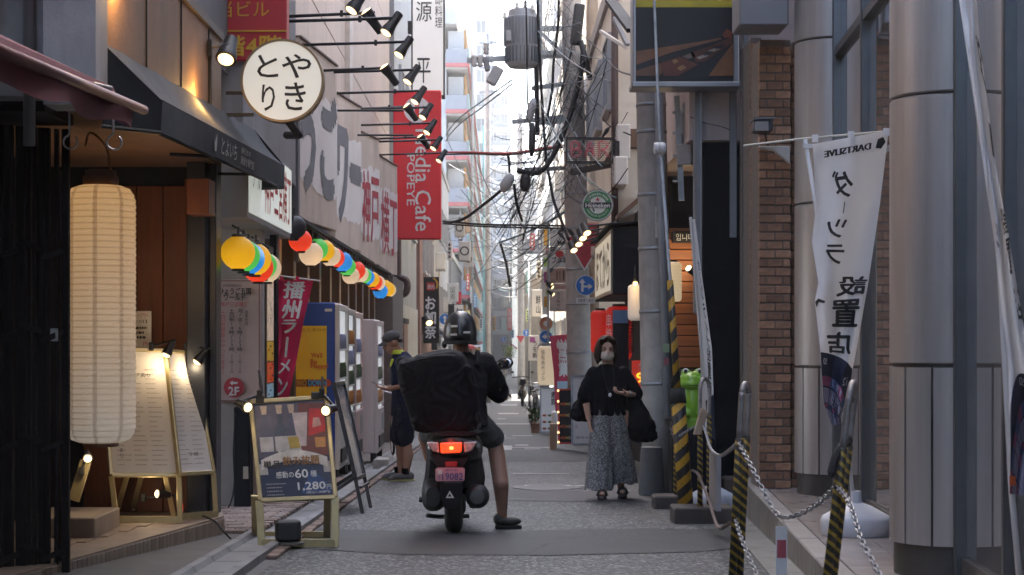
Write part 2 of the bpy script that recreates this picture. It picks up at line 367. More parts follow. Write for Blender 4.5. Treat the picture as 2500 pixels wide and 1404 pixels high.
flat('road_patch', [(-1.355, 11.2), (-.6, 10.75), (.3, 10.7), (1.2, 10.9), (1.72, 11.3), (1.74, 12.6), (1.1, 12.75), (.4, 12.6), (-.2, 12.4), (-1.355, 12.7)], .008, m_patch)
flat('road_patch', [(-1.355, 24.5), (1.7, 24.2), (1.75, 28.3), (-1.355, 28.8)], .008, m_patch)
flat('road_patch', [(-.4, 15.9), (1.5, 15.7), (1.5, 17.3), (-.4, 17.6)], .008, m_patch2)
flat('road_patch', [(-.5, 30), (1.0, 30), (.95, 44), (-.5, 44)], .008, m_patch)
flat('road_patch', [(-1.3, 46), (.9, 46), (.85, 70), (-1.2, 70)], .008, m_patch2)
m_mark = M('road_paint', (.38, .38, .38), .7, 0, .3, 22, bump=.1)
def mark(pts, dz=.014): flat('road_marking', pts, dz, m_mark)
for (pa, pb, y0, y1) in ((1200, 1300, 42.8, 43.6), (1216, 1266, 52, 53.2), (1222, 1262, 63, 64.5), (1226, 1258, 82, 84), (1228, 1250, 100, 102)):
    mark([(XP(pa, y0), y0), (XP(pb, y0), y0), (XP(pb, y1), y1), (XP(pa, y1), y1)])
for (pa, pb, q0, q1) in ((1205, 1345, 29.6, 30.0), (1222, 1250, 28.6, 30.6), (1258, 1290, 30.6, 31.0), (1280, 1320, 28.9, 29.3), (1205, 1235, 35.0, 35.4), (1250, 1300, 35.2, 35.5),
                         (1280, 1440, 18.15, 18.25), (1250, 1390, 20.7, 20.8), (1215, 1235, 47, 47.6)):
    mark([(XP(pa, q0), q0), (XP(pb, q0), q0), (XP(pb, q1), q1), (XP(pa, q1), q1)])
# manhole covers
for (px, Y, r, lab) in ((1335, 17.9, .3, 'round iron manhole cover set in the asphalt just ahead of the walking woman'), (1215, 34, .32, 'iron manhole cover far along the road between the painted marks')):
    mh = T('manhole_cover', lab, 'manhole cover', (XP(px, Y), Y, G(Y) + .004))
    mb = MB(); mb.lathe([(r, .006), (r, .012), (r - .03, .016)], 28, o=(XP(px, Y), Y, G(Y))); mb.build('lid', M('cast_iron', (.09, .09, .095), .6, .5, .3, 20, bump=.5), mh)
    mb = MB(); ring(mb, (XP(px, Y), Y, G(Y) + .018), UX, UYL, r, r + .05, 0, 28); mb.build('rim', M('iron_rim', (.13, .13, .13), .6, .3), mh)
# gutter of precast blocks on the shop side, with a rough brick strip along the asphalt
m_gut = M('gutter_concrete', (.2, .205, .21), .8, 0, .2, 4, bump=.3, rnd=.12, grime=.3)
gut = T('gutter', None, None, (-1.5, 11, G(11)), kind='structure')
def gutter_mesh(L):
    mb = MB(); pr = [(0, .0), (0, .05), (.05, .05), (.07, .02), (.25, .02), (.27, .05), (.33, .05), (.33, 0)]
    a = [(-.165 + x, .008, z) for x, z in pr]; b = [(-.165 + x, L - .008, z) for x, z in pr]
    mb.add(a + b, [tuple(range(8)), tuple(range(15, 7, -1))] + [(i, i + 1, i + 9, i + 8) for i in range(7)]); return mb
g0 = gutter_mesh(.6).mesh('gutter_block'); g0.materials.append(m_gut)
for i in range(60):
    y = 9 + i * .6; o = bpy.data.objects.new('gutter_block', g0); COL.objects.link(o); o.parent = gut
    o.location = V((-1.6, y, G(y))) - ORG[gut.name]; o.rotation_euler = (math.atan((G(y + .6) - G(y)) / .6), 0, 0)
bstrip = T('brick_edging', None, None, (-1.4, 9, G(9)), kind='structure')
be = MB().box(-.035, .035, .004, .196, 0, .028).mesh('brick', bevel=.005); be.materials.append(M('edging_brick', (.17, .12, .1), .85, 0, .3, 25, bump=.5, rnd=.35, grime=.4))
for i in range(110):
    y = 10.5 + i * .2; o = bpy.data.objects.new('brick', be); COL.objects.link(o); o.parent = bstrip
    o.location = V((-1.395 + random.uniform(-.006, .006), y, G(y) + random.uniform(-.004, .005))) - ORG[bstrip.name]; o.rotation_euler = (-.027, 0, random.uniform(-.03, .03))
# pavement with pavers in front of the shops
strip(-2.6, -1.77, 8, 60, .03).build('pavement', M('pavement', (.11, .105, .1), .85, 0, .3, 3, bump=.3, grime=.4), kind='structure')
pav = T('paver_strip', None, None, (-2, 12, G(12)), kind='structure')
pm = MB().box(.004, .196, .004, .096, 0, .03).mesh('paver', bevel=.004); pm.materials.append(M('paver', (.2, .15, .13), .8, 0, .25, 18, bump=.4, rnd=.3, grime=.3))
for j in range(72):
    for i in range(3):
        y = 12.0 + j * .1; x = -2.38 + i * .2 + (.1 if j % 2 else 0)
        o = bpy.data.objects.new('paver', pm); COL.objects.link(o); o.parent = pav; o.location = V((x, y, G(y) + .026 + random.uniform(-.003, .003))) - ORG[pav.name]; o.rotation_euler = (-.027, 0, 0)
# raised step in front of the lantern shop, with vertical riser tiles
stp = T('shop_step', None, None, (-2.3, 11, -.4), kind='structure')
ZS = -.17
A_, B_, C_ = V((-2.62, 8.6, 0)), V((-2.33, 10.0, 0)), V((-1.93, 12.0, 0))
mb = MB(); poly = [(-4.2, 8.0), (-2.75, 8.0), (-2.62, 8.6), (-2.33, 10.0), (-1.93, 12.0), (-2.02, 12.45), (-4.2, 12.45)]
mb.add([(x, y, ZS) for x, y in poly] + [(x, y, -.6) for x, y in poly], [tuple(range(7)), tuple(range(13, 6, -1))] + [(i, 7 + i, 7 + (i + 1) % 7, (i + 1) % 7) for i in range(7)])
mb.build('step_slab', M('step_tile', (.3, .225, .17), .7, 0, .18, 6, bump=.2, grime=.35), stp)
rt = MB().box(.003, .057, -.01, 0, 0, .21).mesh('tile', bevel=.003); rt.materials.append(M('riser_tile', (.29, .235, .19), .6, 0, .15, 10, rnd=.18, grime=.3))
for P, Q in ((A_, B_), (B_, C_)):
    d = (Q - P); n = int(d.length / .06); a = math.atan2(d.y, d.x)
    for i in range(n):
        p = P.lerp(Q, i / n); o = bpy.data.objects.new('tile', rt); COL.objects.link(o); o.parent = stp
        o.location = V((p.x, p.y, ZS - .222)) - ORG[stp.name]; o.rotation_euler = (0, 0, a)
tt = MB().box(.004, .296, .004, .296, 0, .012).mesh('tile', bevel=.003); tt.materials.append(M('tread_tile', (.33, .25, .19), .6, 0, .15, 10, rnd=.12, grime=.3))
for j in range(14):
    for i in range(6):
        x, y = -2.32 - .3 * i + .06 * j, 8.3 + j * .3
        lim = -2.62 + (y - 8.6) * .2
        if x + .31 < lim + .02 and y < 12.0:
            o = bpy.data.objects.new('tile', tt); COL.objects.link(o); o.parent = stp; o.location = V((x, y, ZS - .004)) - ORG[stp.name]
mb = MB().box(-2.95, -2.5, 10.6, 11.3, ZS + .002, ZS + .13); mb.build('inner_step', M('riser_tile', (.27, .25, .235)), stp, bevel=.008)

# ------------------------------------------------------------------ window pieces shared by the far facades
_WN = {}
m_pane = M('window_pane', (.05, .06, .07), .08, 0, .2, 1.2, rnd=.5, spec=.8)
m_alum = M('window_frame', (.36, .36, .37), .45, .5, .1)
def win(b, c, side, w, h, bars=1):
    """side: 'S' faces the camera, 'E' faces +x, 'W' faces -x"""
    k = (side, round(w, 2), round(h, 2), bars)
    u = {'S': UX, 'E': UYL, 'W': UYR}[side]
    if k not in _WN:
        f = MB(); frame_(f, (0, 0, 0), u, UZ, w, h, .06, .07, .07)
        for i in range(bars): panel(f, u * (w * ((i + 1) / (bars + 1) - .5)) + u.cross(UZ) * .06, u, UZ, .05, h - .12, .055)
        panel(f, UZ * (-h / 2 - .03) + u.cross(UZ) * .1, u, UZ, w + .12, .06, .1)
        fm = f.mesh('window'); fm.materials.append(m_alum)
        g = MB(); panel(g, u.cross(UZ) * .02, u, UZ, w - .1, h - .1, .018); gm = g.mesh('pane'); gm.materials.append(m_pane); _WN[k] = (fm, gm)
    fm, gm = _WN[k]; o = bpy.data.objects.new('window', fm); COL.objects.link(o); o.parent = b; o.location = V(c) - ORG[b.name]
    p = bpy.data.objects.new('pane', gm); COL.objects.link(p); p.parent = o
def block(name, label, x0, x1, y0, y1, z1, mat, cat='building', z0=None, roof=True, group=None):
    z0 = min(G(y0), G(y1)) - .3 if z0 is None else z0
    t = T(name, label, cat, ((x0 + x1) / 2, (y0 + y1) / 2, z0), group=group)
    MB().box(x0, x1, y0, y1, z0, z1).build('wall', mat, t)
    if roof: MB().box(x0 - .06, x1 + .06, y0 - .06, y1 + .06, z1 + .003, z1 + .25).build('parapet', M('parapet', (.34, .33, .32), .8, 0, .15, 2, grime=.3), t)
    return t
def rows(b, side, p, a0, a1, z0, z1, w, h, nx, nz, bars=1):
    for i in range(nx):
        for j in range(nz):
            a = a0 + (a1 - a0) * (i + .5) / nx; z = z0 + (z1 - z0) * (j + .5) / nz
            win(b, (p, a, z) if side in 'EW' else (a, p, z), side, w, h, bars)
m_beige = M('beige_siding', (.44, .36, .32), .75, 0, .06, 2, grime=.12)
m_cream = M('cream_render', (.72, .67, .58), .85, 0, .08, 2, bump=.2, grime=.2)
m_tan = M('tan_render', (.34, .3, .24), .85, 0, .1, 2, bump=.2, grime=.25)
m_greyw = M('grey_render', (.4, .4, .41), .85, 0, .1, 2, bump=.2, grime=.25)
m_lightw = M('light_render', (.34, .35, .35), .85, 0, .08, 2, bump=.2, grime=.2)
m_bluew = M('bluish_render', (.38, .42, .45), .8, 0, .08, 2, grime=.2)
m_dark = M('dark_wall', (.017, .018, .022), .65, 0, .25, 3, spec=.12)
m_brown = M('brown_wall', (.085, .06, .05), .75, 0, .2, 3, grime=.2)

# ---------------- shop side, nearest: shop behind the folding gate
nb = T('gate_shop', 'dark shop building behind the folding gate with a grey pillar', 'building', (-3.2, 7, -.3))
MB().box(-6, -2.42, -8, 8.2, 2.6, 8).build('upper_wall', M('brown_fascia', (.05, .035, .03), .7, 0, .2, 3, grime=.3), nb)
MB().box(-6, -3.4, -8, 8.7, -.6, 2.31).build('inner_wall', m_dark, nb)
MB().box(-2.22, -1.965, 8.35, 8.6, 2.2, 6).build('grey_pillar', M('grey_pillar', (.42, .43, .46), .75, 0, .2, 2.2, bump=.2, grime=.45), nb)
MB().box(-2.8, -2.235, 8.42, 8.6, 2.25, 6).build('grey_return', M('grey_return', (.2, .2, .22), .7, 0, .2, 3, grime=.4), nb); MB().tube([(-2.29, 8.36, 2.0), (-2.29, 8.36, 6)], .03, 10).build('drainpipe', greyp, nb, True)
MB().box(-3.2, -2.36, 8.9, 9.5, 2.24, 2.32).build('gate_rail', m_dark, nb)
# ---------------- shop with the black awning
yb = T('lantern_shop', 'restaurant front with rusty lit upper wall and wooden entrance panel under the black awning', 'building', (-3, 11, -.3))
MB().box(-5, -2.005, 8.62, 12.35, 2.3, 3.2).build('upper_wall', M('rusty_concrete', (.19, .11, .065), .7, 0, .3, 3, bump=.3, grime=.45, dark=(.1, .07, .05)), yb)
MB().box(-5, -2.3, 9.4, 16.9, 3.3, 18).build('back_wall', M('grey_back', (.12, .115, .12), .8, 0, .2, 2, grime=.4), yb)
for y in (9.72, 10.78, 11.8): MB().box(-2.006, -1.998, y, y + .016, 2.35, 3.19).build('wall_seam', m_dark, yb)
MB().box(-2.02, -1.985, 8.63, 12.34, 3.203, 3.26).build('coping', M('coping', (.12, .1, .09), .7), yb)
mw = M('wood_panel', (.22, .075, .03), .5, 0, .25, 3, bump=.15, stretch=(6, 6, .5))
for i in range(4): MB().box(-2.98 + i * .19, -2.796 + i * .19, 12.3, 12.34, ZS, 2.16).build('wood_board', mw, yb, bevel=.004)
MB().box(-2.24, -2.2, 12.2, 12.3, ZS, 2.2).build('wood_trim', mw, yb)
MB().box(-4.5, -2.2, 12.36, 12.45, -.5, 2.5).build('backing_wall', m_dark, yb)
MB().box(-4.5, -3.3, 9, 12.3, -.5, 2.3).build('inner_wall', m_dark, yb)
for x0, x1, y in ((-2.19, -2.06, 12.0), (-2.05, -2.0, 12.1)):
    MB().box(x0, x1, y, y + .22, -.45, 2.3).build('post', M('dark_post', (.03, .033, .042), .4, .2, .2), yb, bevel=.006)
MB().box(-2.1, -1.95, 11.5, 11.75, 1.9, 2.14).build('wood_corbel', mw, yb, bevel=.006)
MB().box(-2.47, -2.41, 9.55, 9.62, ZS, 2.0).build('side_post', M('bronze_post', (.14, .1, .08), .35, .6, .2), yb)

# ---------------- large beige building
bb = T('beige_building', 'tall pinkish beige building clad in wide panels above the zigzag sign', 'building', (-5, 26, -.8))
MB().box(-9, -2.42, 16.95, 37, -1.5, 19).build('core_wall', M('beige_joint', (.22, .18, .17), .8), bb)
cl = MB().box(-.0, .018, .012, 2.24, .008, 2.29).mesh('cladding_panel', bevel=.004); cl.materials.append(M('beige_panel', (.54, .43, .36), .7, 0, .05, 1.5, rnd=.05, grime=.1))
for j in range(4):
    for i in range(9):
        o = bpy.data.objects.new('cladding_panel', cl); COL.objects.link(o); o.parent = bb; o.location = V((-2.42, 16.96 + i * 2.25, 3.1 + j * 2.3)) - ORG[bb.name]
MB().box(-2.4, -2.33, 26.6, 27.2, 3.0, 12.9).build('pale_strip', M('pale_strip', (.56, .5, .45), .6), bb)
for y in (16.2, 16.55): MB().tube([(-2.34, y, 2.2), (-2.34, y, 8)], .05, 10).build('drainpipe', greyp, bb, True)
MB().box(-2.62, -2.16, 18.35, 18.5, 1.9, 3.75).build('side_wall', M('purple_grey', (.11, .11, .13), .7, 0, .1, 2, grime=.2), bb)
MB().box(-4.5, -2.18, 14.55, 18.3, 2.7, 5.2).build('link_wall', M('grey_link', (.2, .19, .2), .8, 0, .15, 2, grime=.4), bb)
# lower front: dark pilasters with warm lit glazing between
m_warmg = M('warm_glass', (.2, .1, .04), .2, 0, .5, 1.2, emis=((1, .5, .2), .035))
for i in range(11):
    y = 17.0 + i * 1.3
    MB().box(-2.41, -2.2, y, y + .22, -.9, 2.3).build('pilaster', M('bronze_pilaster', (.06, .045, .035), .4, .4, .2), bb, bevel=.01)
    MB().box(-2.41, -2.33, y + .225, y + 1.295, -.9, 2.25).build('lit_glazing', m_warmg, bb)
MB().box(-2.45, -1.98, 31.6, 35.0, -1.3, 2.25).build('end_pier', M('taupe_pier', (.1, .085, .085), .7, 0, .15, 2, grime=.25), bb)
MB().box(-2.41, -2.0, 16.98, 31.55, 2.26, 2.3).build('soffit', m_dark, bb)
# sign wall with opening-hours board backs on to it
sw = T('corner_wall', 'pale end wall carrying the opening hours board beside the dark post', 'wall', (-2.5, 14.6, -.4))
MB().box(-3.4, -2.03, 14.62, 14.8, -.5, 2.05).build('wall', M('stained_plaster', (.33, .28, .25), .8, 0, .12, 3, bump=.2, grime=.3), sw)
MB().box(-2.235, -2.1, 14.4, 14.6, -.36, .5).build('cabinet', m_dark, sw, bevel=.01)
MB().box(-2.15, -2.11, 14.37, 14.397, -.1, .0).build('cabinet_plate', M('tan_plate', (.4, .35, .28), .5), sw)

# ---------------- farther on the shop side
d1 = block('white_shop', 'narrow white fronted building past the red cafe sign with tiled base', -7, -2.3, 37.2, 47, 16, m_lightw)
MB().box(-2.305, -2.26, 37.3, 47, -1.9, 1.9).build('tiled_base', M('green_tile', (.3, .31, .3), .4, 0, .3, 3, grime=.3), d1)
MB().box(-2.255, -2.22, 39.6, 41.2, -1.8, 1.45).build('door', M('brown_door', (.2, .07, .04), .5), d1)
MB().box(-2.27, -2.2, 39.4, 41.4, 1.46, 1.58).build('door_frame', m_dark, d1)
MB().tube(cr([(-2.2, 36.9, 4.2), (-2.2, 36.9, 2.6), (-2.2, 36.9, 2.45), (-2.02, 36.9, 2.35), (-2.02, 36.9, 2.1), (-2.2, 36.9, 2.0), (-2.2, 36.9, 1.8), (-2.2, 36.9, -1.5)], 5), .075, 10).build('drainpipe', M('brown_pipe', (.08, .05, .045), .5), d1, True)
rows(d1, 'E', -2.3, 38, 46.5, 3, 8, 1.2, 1.1, 3, 2)
d2 = block('brick_red_building', 'reddish brown tiled building behind the black restaurant sign', -8, -2.25, 48, 58, 13, M('red_tile', (.2, .1, .08), .7, 0, .2, 4, grime=.2))
rows(d2, 'S', 48, -3.4, -2.4, 2.5, 8.5, .7, 1.0, 1, 2); rows(d2, 'E', -2.25, 49, 57, 2, 8.6, 1.3, 1.2, 3, 2)
d3 = block('grey_building', 'plain mid grey building before the balcony block', -8, -2.3, 59, 76, 7.6, m_greyw)
rows(d3, 'E', -2.3, 60, 75, 1, 7, 1.6, 1.3, 5, 2); rows(d3, 'S', 59, -4, -2.4, 3, 7.3, .8, 1.1, 1, 2)
d3b = block('dark_front_building', 'low dark fronted building under the balcony block', -8, -2.2, 77, 97, 4.8, M('dark_front', (.12, .12, .13), .7, 0, .2, 2))
rows(d3b, 'E', -2.2, 78, 96, 0, 4.4, 2, 1.4, 6, 1)
d4 = T('balcony_building', 'tall pale building with stacked balconies, orange wall panels and pink slab edges', 'building', (-5, 140, -3.5))
m_bal = M('balcony_panel', (.42, .43, .44), .7, 0, .06, 1); m_or = M('orange_panel', (.36, .19, .05), .7, 0, .1, 1); m_pk = M('pink_edge', (.42, .12, .12), .7); m_tl = M('pale_teal', (.22, .36, .38), .6, 0, .05, 1)
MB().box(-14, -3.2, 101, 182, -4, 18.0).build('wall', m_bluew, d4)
for k in range(8):
    z = -2 + k * 2.72
    MB().box(-3.2, -1.95, 101, 180, z, z + .3).build('slab', m_greyw, d4)
    MB().box(-3.22, -1.93, 100.8, 100.98, z + .1, z + .32).build('slab_edge', m_pk, d4); MB().box(-1.94, -1.82, 100.9, 180, z + .1, z + .32).build('slab_edge', m_pk, d4)
    MB().box(-3.2, -1.97, 100.85, 101.0, z + .33, z + 1.15).build('balustrade', M('bal_grey', (.24, .26, .3), .6, 0, .1, 2), d4)
    MB().box(-1.95, -1.85, 101.0, 180, z + .33, z + 1.25).build('balustrade', m_tl, d4)
    MB().box(-3.1, -2.2, 102.0, 102.2, z + 1.2, z + 2.4).build('white_screen', m_bal, d4)
    MB().box(-2.18, -2.05, 102.2, 178, z + .3, z + 2.5).build('orange_wall', m_or, d4)
MB().box(-14, -2.6, 101, 182, 19.7, 20.6).build('roof_slab', m_bal, d4)
for i in range(9): MB().box(-3.2 + i * .16, -3.14 + i * .16, 101, 101.08, 20.62, 22.0).build('roof_railing', m_bal, d4)
MB().box(-3.25, -1.8, 100.95, 101.1, 22.02, 22.15).build('roof_rail_top', m_bal, d4)
MB().box(-1.9, -1.15, 183, 186, -4, 24).build('corner_column', M('teal_column', (.1, .28, .29), .5, 0, .05, 1), d4)
MB().tube([(-1.72, 105, -3), (-1.72, 105, 21)], .09, 10).build('drainpipe', m_bal, d4, True)
d5 = block('cream_tower', 'pale cream tower far down the street past the teal column', -16, -1.15, 200, 260, 40, m_greyw)
rows(d5, 'E', -1.15, 203, 258, 2, 44, 4, 1.6, 6, 12); rows(d5, 'S', 200, -3.2, -1.3, 2, 39, 1.1, 1.5, 1, 13)
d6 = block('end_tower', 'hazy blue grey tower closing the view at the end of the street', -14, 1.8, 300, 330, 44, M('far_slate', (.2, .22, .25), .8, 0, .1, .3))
[MB().box(-2.6, 1.7, 299.2, 299.9, 2.2 + j * 3.2, 3.1 + j * 3.2).build('balcony', m_bal, d6) for j in range(13)]; rows(d6, 'S', 300, -2.2, 1.6, 3, 44.6, 1.1, 1.6, 2, 13)
d7 = block('end_low_block', 'low beige block at the far street end', 1.9, 20, 310, 340, 30, m_tan); rows(d7, 'S', 310, 2, 9, 2, 29, 1.3, 1.6, 4, 9)
MB().box(-9, -1.5, 262, 299, -6, 14).build('distant_terrace', m_tan, label='long low tan terrace running away on the far shop side', cat='building')

# ---------------- office building with metal columns, glass and brick pier
ob = T('office_building', 'office building with mirrored glass wall, round metal clad columns and brick pier', 'building', (2.6, 9, -.1))
ZP_ = -.10
XG = lambda y: 2.22 + .063 * (y - 8.55)
XE = lambda y: 1.63 + .067 * (y - 8.58)
ang = math.atan(.063)
def rotz(a): return Matrix.Rotation(a, 3, 'Z')
plat = T('platform', None, None, (2, 9, -.4), kind='structure')
mb = MB(); ya, yb_ = 1.0, 14.4
mb.hexa([(XE(ya) + .13, ya, -.6), (9, ya, -.6), (9, yb_, -.6), (XE(yb_) + .13, yb_, -.6), (XE(ya) + .13, ya, ZP_ - .006), (9, ya, ZP_ - .006), (9, yb_, ZP_ - .006), (XE(yb_) + .13, yb_, ZP_ - .006)])
mb.build('platform_slab', M('slab_grout', (.12, .115, .11), .8), plat)
tm = MB().box(.002, .298, .003, .597, -.005, .0).mesh('tile', bevel=.002); tm.materials.append(M('platform_tile', (.29, .255, .235), .24, 0, .12, 5, rnd=.08, grime=.22))
ks = MB().box(0, .125, .004, .896, -.36, .004).mesh('kerbstone', bevel=.008); ks.materials.append(M('kerbstone', (.27, .255, .24), .7, 0, .2, 8, bump=.25, rnd=.1, grime=.4))
for j in range(15):
    y = 1 + j * .9; o = bpy.data.objects.new('kerbstone', ks); COL.objects.link(o); o.parent = plat; o.location = V((XE(y), y, ZP_)) - ORG[plat.name]; o.rotation_euler = (0, 0, -math.atan(.067))
for j in range(22):
    for i in range(4):
        y = 1 + j * .6; o = bpy.data.objects.new('tile', tm); COL.objects.link(o); o.parent = plat; o.location = V((XE(y) + .13 + i * .3, y, ZP_)) - ORG[plat.name]; o.rotation_euler = (0, 0, -ang)
MB().hexa([(XE(3) - .2, 3, -.5), (XE(3) - .004, 3, -.5), (XE(14.4) - .004, 14.4, -.5), (XE(14.4) - .2, 14.4, -.5), (XE(3) - .2, 3, G(3) + .012), (XE(3) - .004, 3, G(3) + .012), (XE(14.4) - .004, 14.4, G(14.4) + .012), (XE(14.4) - .2, 14.4, G(14.4) + .012)]).build('drain_strip', M('drain_concrete', (.2, .2, .19), .85, 0, .25, 5, bump=.3, grime=.5, dark=(.05, .06, .03)), plat)
m_alu = M('brushed_aluminium', (.46, .43, .41), .46, .55, .08, 1.5, stretch=(20, 20, .6), bump=.02, grime=.25, dark=(.22, .18, .16))
m_mull = M('mullion', (.13, .14, .15), .4, .7, .1)
def column(y, x, r, joints, zb):
    c = MB().lathe([(r - .02, zb), (r - .02, 12)], 40, o=(x, y, 0)).build('column', M('column_joint', (.1, .095, .09), .5, .6), ob, 40)
    zs = joints + [12]
    for a, b in zip(zs, zs[1:]): MB().lathe([(r - .012, a + .004), (r, a + .012), (r, b - .012), (r - .012, b - .004)], 48, o=(x, y, 0)).build('metal_panel', m_alu, c, 40)
    n = 12
    for i in range(n):      # fluted lower panels
        mb = MB(); a0 = 2 * math.pi * i / n + .022; a1 = 2 * math.pi * (i + 1) / n - .022; pts = []
        for k in range(7):
            a = a0 + (a1 - a0) * k / 6; pts.append((math.cos(a), math.sin(a)))
        lo = [(x + r * p[0], y + r * p[1], zb + .16) for p in pts]; hi = [(x + r * p[0], y + r * p[1], joints[0] - .012) for p in pts]
        li = [(x + (r - .015) * p[0], y + (r - .015) * p[1], zb + .16) for p in pts]; hii = [(x + (r - .015) * p[0], y + (r - .015) * p[1], joints[0] - .012) for p in pts]
        mb.add(lo + hi + li + hii, [(k, k + 1, 8 + k, 7 + k) for k in range(6)] + [(k, 14 + k, 15 + k, k + 1) for k in range(6)] + [(7 + k, 8 + k, 22 + k, 21 + k) for k in range(6)] + [(0, 7, 21, 14), (6, 20, 27, 13)])
        mb.build('fluted_panel', m_alu, c, 40)
    MB().lathe([(r - .05, zb), (r - .05, zb + .15), (r - .03, zb + .155)], 40, o=(x, y, 0)).build('plinth', M('plinth', (.16, .135, .12), .4, .3, .15), c, 40)
column(8.55, 2.225, .285, [.934, 2.25, 4.2, 6.2], ZP_)
column(13.0, 2.5, .275, [.86, 2.08, 3.3, 5.4], ZP_)
column(4.1, 1.945, .285, [.934, 2.25, 4.2, 6.2], ZP_)
mg = GLASS('mirror_glass')
bays = [1.2, 2.6, 3.78, 5.6, 7.22, 8.23, 9.8, 11.3, 12.7]
for a, b in zip(bays, bays[1:]):
    for z0, z1 in ((ZP_ + .12, 3.15), (3.22, 6), (6.07, 9)):
        MB().hexa([(XG(a) + .02, a + .03, z0), (XG(a) + .05, a + .03, z0), (XG(b) + .05, b - .03, z0), (XG(b) + .02, b - .03, z0), (XG(a) + .02, a + .03, z1), (XG(a) + .05, a + .03, z1), (XG(b) + .05, b - .03, z1), (XG(b) + .02, b - .03, z1)]).build('glass_pane', mg, ob)
    for z in (3.155, 6.005): MB().hexa([(XG(a) - .02, a + .03, z), (XG(a) + .06, a + .03, z), (XG(b) + .06, b - .03, z), (XG(b) - .02, b - .03, z), (XG(a) - .02, a + .03, z + .06), (XG(a) + .06, a + .03, z + .06), (XG(b) + .06, b - .03, z + .06), (XG(b) - .02, b - .03, z + .06)]).build('transom', m_mull, ob)
    MB().hexa([(XG(a), a, ZP_), (XG(a) + .08, a, ZP_), (XG(b) + .08, b, ZP_), (XG(b), b, ZP_), (XG(a), a, ZP_ + .115), (XG(a) + .08, a, ZP_ + .115), (XG(b) + .08, b, ZP_ + .115), (XG(b), b, ZP_ + .115)]).build('glass_sill', M('sill_metal', (.2, .19, .18), .4, .7), ob)
for y in bays:
    MB().cbox((XG(y) + .0, y, 4.45), (.06, .05, 9.1), rotz(-ang)).build('mullion', m_mull, ob, bevel=.006)
MB().hexa([(XG(-14) + .09, -14, -.6), (12, -14, -.6), (12, 13.3, -.6), (XG(13.3) + .09, 13.3, -.6), (XG(-14) + .09, -14, 12), (12, -14, 12), (12, 13.3, 12), (XG(13.3) + .09, 13.3, 12)]).build('core_wall', m_dark, ob)
MB().hexa([(XG(-14), -14, 12.02), (12, -14, 12.02), (12, 15, 12.02), (XG(15), 15, 12.02), (XG(-14), -14, 24), (12, -14, 24), (12, 15, 24), (XG(15), 15, 24)]).build('upper_wall', m_greyw, ob)
# brick piers of separate bricks
m_brick = M('brick', (.35, .195, .12), .8, 0, .28, 16, bump=.5, bscale=120, rnd=.36, grime=.3)
br_f = MB().box(0, .118, 0, .06, 0, .058).mesh('brick', bevel=.004); br_f.materials.append(m_brick)
br_h = MB().box(0, .052, 0, .06, 0, .058).mesh('brick', bevel=.004); br_h.materials.append(m_brick)
m_mort = M('mortar', (.2, .17, .15), .9, 0, .15, 20, bump=.3)
def pier(x0, w, y, zt, two=True):
    c = MB().box(x0 + .008, x0 + w - .008, y + .012, y + .5, ZP_, zt).build('brick_pier', m_mort, ob)
    n = int((zt - ZP_) / .069)
    for j in range(n):
        z = ZP_ + .004 + j * .069; x = x0; flip = j % 2
        parts = ([br_h, br_f, br_h] if flip else [br_f, br_f]) if two else [br_h if flip else br_f]
        for me in parts:
            L = .118 if me is br_f else .052
            o = bpy.data.objects.new('brick', me); COL.objects.link(o); o.parent = c
            o.location = V((x + random.uniform(0, .002), y + random.uniform(-.004, .003), z)) - ORG[ob.name]; x += L + .008
    return c
pier(2.015, .252, 13.4, 3.4); 
pier(2.285, .1, 13.52, 3.4, False)
pier(2.1, .1, 14.45, 3.6, False)
MB().box(2.1, 3.2, 14.97, 15.1, ZP_ - .3, 3.6).build('recess_wall', M('bronze_panel', (.16, .14, .13), .45, .4, .1), ob)
MB().box(2.12, 2.2, 14.2, 14.43, -.1, 1.35).build('door_jamb', M('bronze_panel', (.16, .14, .13)), ob)
MB().box(2.115, 2.2, 14.0, 14.2, 1.45, 2.0).build('meter_box', M('meter_box', (.2, .18, .18), .4, .5), ob, bevel=.01)
MB().box(2.11, 2.18, 14.02, 14.1, 2.15, 3.35).build('side_window', M('pale_pane', (.4, .43, .47), .15, 0, .15), ob)
MB().box(1.8, 2.17, 12.95, 13.38, 3.43, 5.5).build('canopy_box', M('canopy_grey', (.24, .235, .25), .5, .2, .05), ob, bevel=.01)

# ---------------- building with pink render over a black ground floor
pb = T('pink_building', 'building with peeling pinkish render above a black painted ground floor', 'building', (3, 18, -.5))
MB().box(1.74, 6, 15.85, 20.5, 2.9, 8).build('upper_wall', M('pink_render', (.5, .41, .39), .85, 0, .08, 6, bump=.5, bscale=25, grime=.18, dark=(.2, .15, .13)), pb)
MB().box(1.86, 6, 15.8, 15.95, -.7, 2.88).build('black_wall', M('black_render', (.006, .006, .008), .8, 0, .3, 3, bump=.2, spec=.2), pb)
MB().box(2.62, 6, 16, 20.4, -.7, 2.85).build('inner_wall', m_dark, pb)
MB().box(1.8, 3.2, 18.75, 18.85, -.8, 2.85).build('back_wall', m_dark, pb)
mp = [M('siding_plank', (.36, .13, .05), .55, 0, .25, 2.5, bump=.2, stretch=(.6, 6, 6), rnd=.18)]
pk = MB().box(1.72, 2.6, 18.66, 18.74, .004, .112).mesh('plank', bevel=.006); pk.materials.append(mp[0])
for j in range(13):
    o = bpy.data.objects.new('plank', pk); COL.objects.link(o); o.parent = pb; o.location = V((0, 0, .76 + j * .117)) - ORG[pb.name]
MB().box(1.72, 2.6, 18.64, 18.74, -.8, .75).build('grey_dado', M('dado', (.13, .125, .12), .7, 0, .1), pb)
MB().box(1.77, 1.84, 15.7, 15.84, 1.3, 6).build('drainpipe', greyp, pb, bevel=.02)
